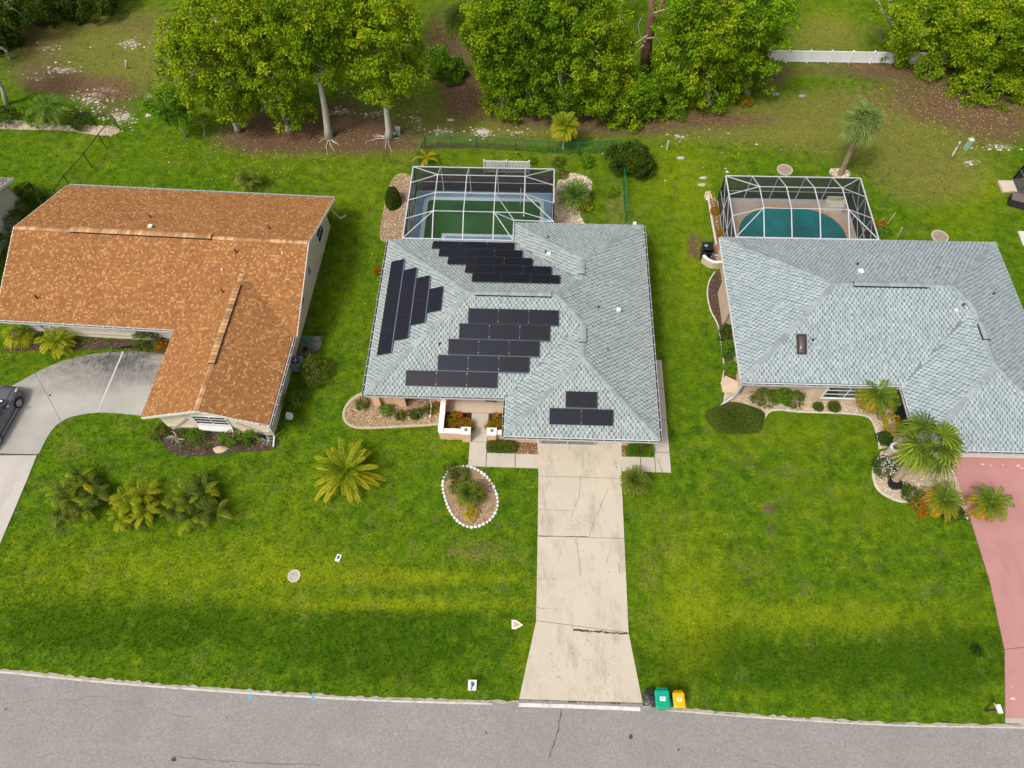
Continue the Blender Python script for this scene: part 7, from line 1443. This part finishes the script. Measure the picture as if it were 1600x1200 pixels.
solo('fallen_leaves', flat_leaves(scatter_uv(500, 1470, 160, 75, 28)+scatter_uv(420, 1540, 190, 60, 22)+scatter_uv(260, 330, 230, 60, 30)+scatter_uv(130, 450, 260, 60, 20)+scatter_uv(160, 1100, 230, 70, 20)+scatter_uv(90, 880, 230, 60, 20)+scatter_uv(60, 600, 420, 20, 40), .055), yl, 'yellow fallen leaves strewn over the back lawns and leaf litter', 'leaves', kind='stuff')
solo('brown_leaf_litter', flat_leaves(scatter_uv(1500, 500, 215, 85, 20)+scatter_uv(900, 745, 150, 28, 18)+scatter_uv(1500, 1450, 150, 90, 26)+scatter_uv(700, 1080, 185, 90, 9)+scatter_uv(400, 1350, 100, 30, 5)+scatter_uv(500, 160, 145, 60, 12)+scatter_uv(300, 690, 60, 15, 30), .075), bl, 'red-brown leaf litter under the trees', 'leaves', kind='stuff')
def chunks(lst, s):
    o = MB()
    for (u, v, ru, rv, n_) in lst:
        n_ = max(6, n_//2)
        pts = np.array(scatter_uv(n_, u, v, ru, rv)); sz = s*q.uniform(.4, 1.5, n_)
        V = (OCT[None]*np.stack([sz, sz*.8, sz*.35], 1)[:, None]*q.uniform(.7, 1.3, (n_, 5, 1))+np.stack([pts[:, 0], pts[:, 1], np.full(n_, .01)], 1)[:, None]).reshape(-1, 3); o.add(V, (np.arange(n_)[:, None, None]*5+OF[None]).reshape(-1, 3))
    return o
solo('sand_clods', chunks([(425,168,26,4,90),(530,174,20,3,70),(590,179,16,3,40),(650,192,8,8,40),(690,205,22,3,60),(755,207,12,4,90),(800,207,20,3,40),(200,68,12,5,60),(100,108,24,4,60),(140,152,18,8,90),(190,188,14,12,120),(150,172,24,10,120),(235,150,12,3,30),(60,118,16,4,24),(1060,214,8,4,24),(245,60,14,5,24),(85,75,20,4,30),(1515,253,8,4,20),(1100,240,70,30,40),(1560,229,20,3,40),(540,145,8,3,16),(1205,146,30,3,24)], .10), wc, 'pale lumps of sand and shell along the worn track behind the lots', 'sand lumps', kind='stuff')
# grass blades
def tufts(N, rng):
    u = rng.uniform(-60, 1660, N); v = 1210-1230*rng.uniform(0, 1, N)**.85; du, dv = u-800, v-600; cr, sr = math.cos(ROLL), math.sin(ROLL); a = du*cr+dv*sr; b = -du*sr+dv*cr; c, s = math.cos(PITCH), math.sin(PITCH)
    t_ = CAM_H/(FPX*s+b*c); P_ = np.stack([a*t_, (FPX*c-b*s)*t_, np.zeros(N)], 1)
    k = np.ones(N, bool)
    for pl_ in HARD: k &= ~inpoly(P_[:, 0], P_[:, 1], pl_)
    hf_ = [(FM, [(-9.2,20.0),(-.7,20.0),(-.7,17.6),(7.5,17.6),(7.5,32.4),(1.35,38.3),(-8.85,38.3)]), (FL, [(-34,23.3),(-22.7,23.3),(-22.7,17.0),(-16.1,17.0),(-16.1,33.9),(-34,33.9)]), (FR, [(13.0,21.3),(22.5,21.3),(22.5,17.3),(30.4,17.3),(30.4,31.4),(23.2,37.9),(13.8,37.9),(13.2,31.4)])]
    for F, pl_ in hf_: k &= ~inpoly(P_[:, 0], P_[:, 1], [F.w(*p)[:2] for p in pl_])
    P_ = P_[k]; mk_ = masks(P_); kk = rng.random(len(P_)) > np.clip(mk_['dirt']*1.15+mk_['sand']*.8, 0, 1); return P_[kk], {a_: b_[kk] for a_, b_ in mk_.items()}
Pg, mg = tufts(150000, np.random.default_rng(5)); n_ = len(Pg); rg = np.random.default_rng(6); nb = 4; idx = np.repeat(np.arange(n_), nb); m_ = len(idx)
az = rg.uniform(0, 6.28, m_); base = Pg[idx]+np.stack([rg.normal(0, .035, m_), rg.normal(0, .035, m_), np.zeros(m_)], 1); ln_ = rg.uniform(.05, .12, m_); tilt = rg.uniform(.4, 1.25, m_); d2 = np.stack([np.cos(az), np.sin(az)], 1); pr2 = np.stack([-d2[:, 1], d2[:, 0]], 1)*.013
tip_ = np.concatenate([base[:, :2]+d2*(ln_*np.sin(tilt))[:, None], (ln_*np.cos(tilt))[:, None]+.01], 1); a0_ = base.copy(); a0_[:, :2] -= pr2; b0_ = base.copy(); b0_[:, :2] += pr2
gmb = MB().add(np.stack([a0_, b0_, tip_], 1).reshape(-1, 3), np.arange(m_)[:, None]*3+np.array([[0, 1, 2]]))
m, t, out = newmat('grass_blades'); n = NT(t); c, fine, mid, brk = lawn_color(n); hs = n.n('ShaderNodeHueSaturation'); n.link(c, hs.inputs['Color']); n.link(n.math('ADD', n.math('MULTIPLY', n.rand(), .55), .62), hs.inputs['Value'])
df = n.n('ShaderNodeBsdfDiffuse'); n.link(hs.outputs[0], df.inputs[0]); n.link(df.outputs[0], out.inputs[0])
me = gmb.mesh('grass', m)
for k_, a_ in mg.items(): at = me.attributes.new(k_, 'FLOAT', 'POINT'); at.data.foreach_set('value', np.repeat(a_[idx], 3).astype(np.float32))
o = bpy.data.objects.new('grass', me); COL.objects.link(o); tag(o, 'short green lawn grass covering the yards', 'grass', kind='stuff')

# low weeds and dry stalks that half cover the gable bed
gb = MB(); q = np.random.default_rng(21); pts = in_bounds_random([unp(255,685), unp(290,708), unp(370,704), unp(425,698), unp(428,684), unp(268,672)], 90, q)
for p in pts: crown(gb, (p[0], p[1], .06), (.16, .16, .10), 4, 9, .09, .10, .035, q)
g2 = MB(); pts = in_bounds_random([unp(0,546), unp(110,546), unp(170,545), unp(250,548), unp(262,532), unp(120,527), unp(0,522)], 60, q)
for p in pts: crown(g2, (p[0], p[1], .05), (.2, .2, .09), 4, 9, .10, .11, .035, q)
solo('weeds', g2, BUSH_V, 'low weeds and grass along the cream front wall of the left house', 'weeds', kind='stuff')
solo('weeds', gb, BUSH_O, 'straggly low weeds covering the bed under the gable window', 'weeds', kind='stuff')
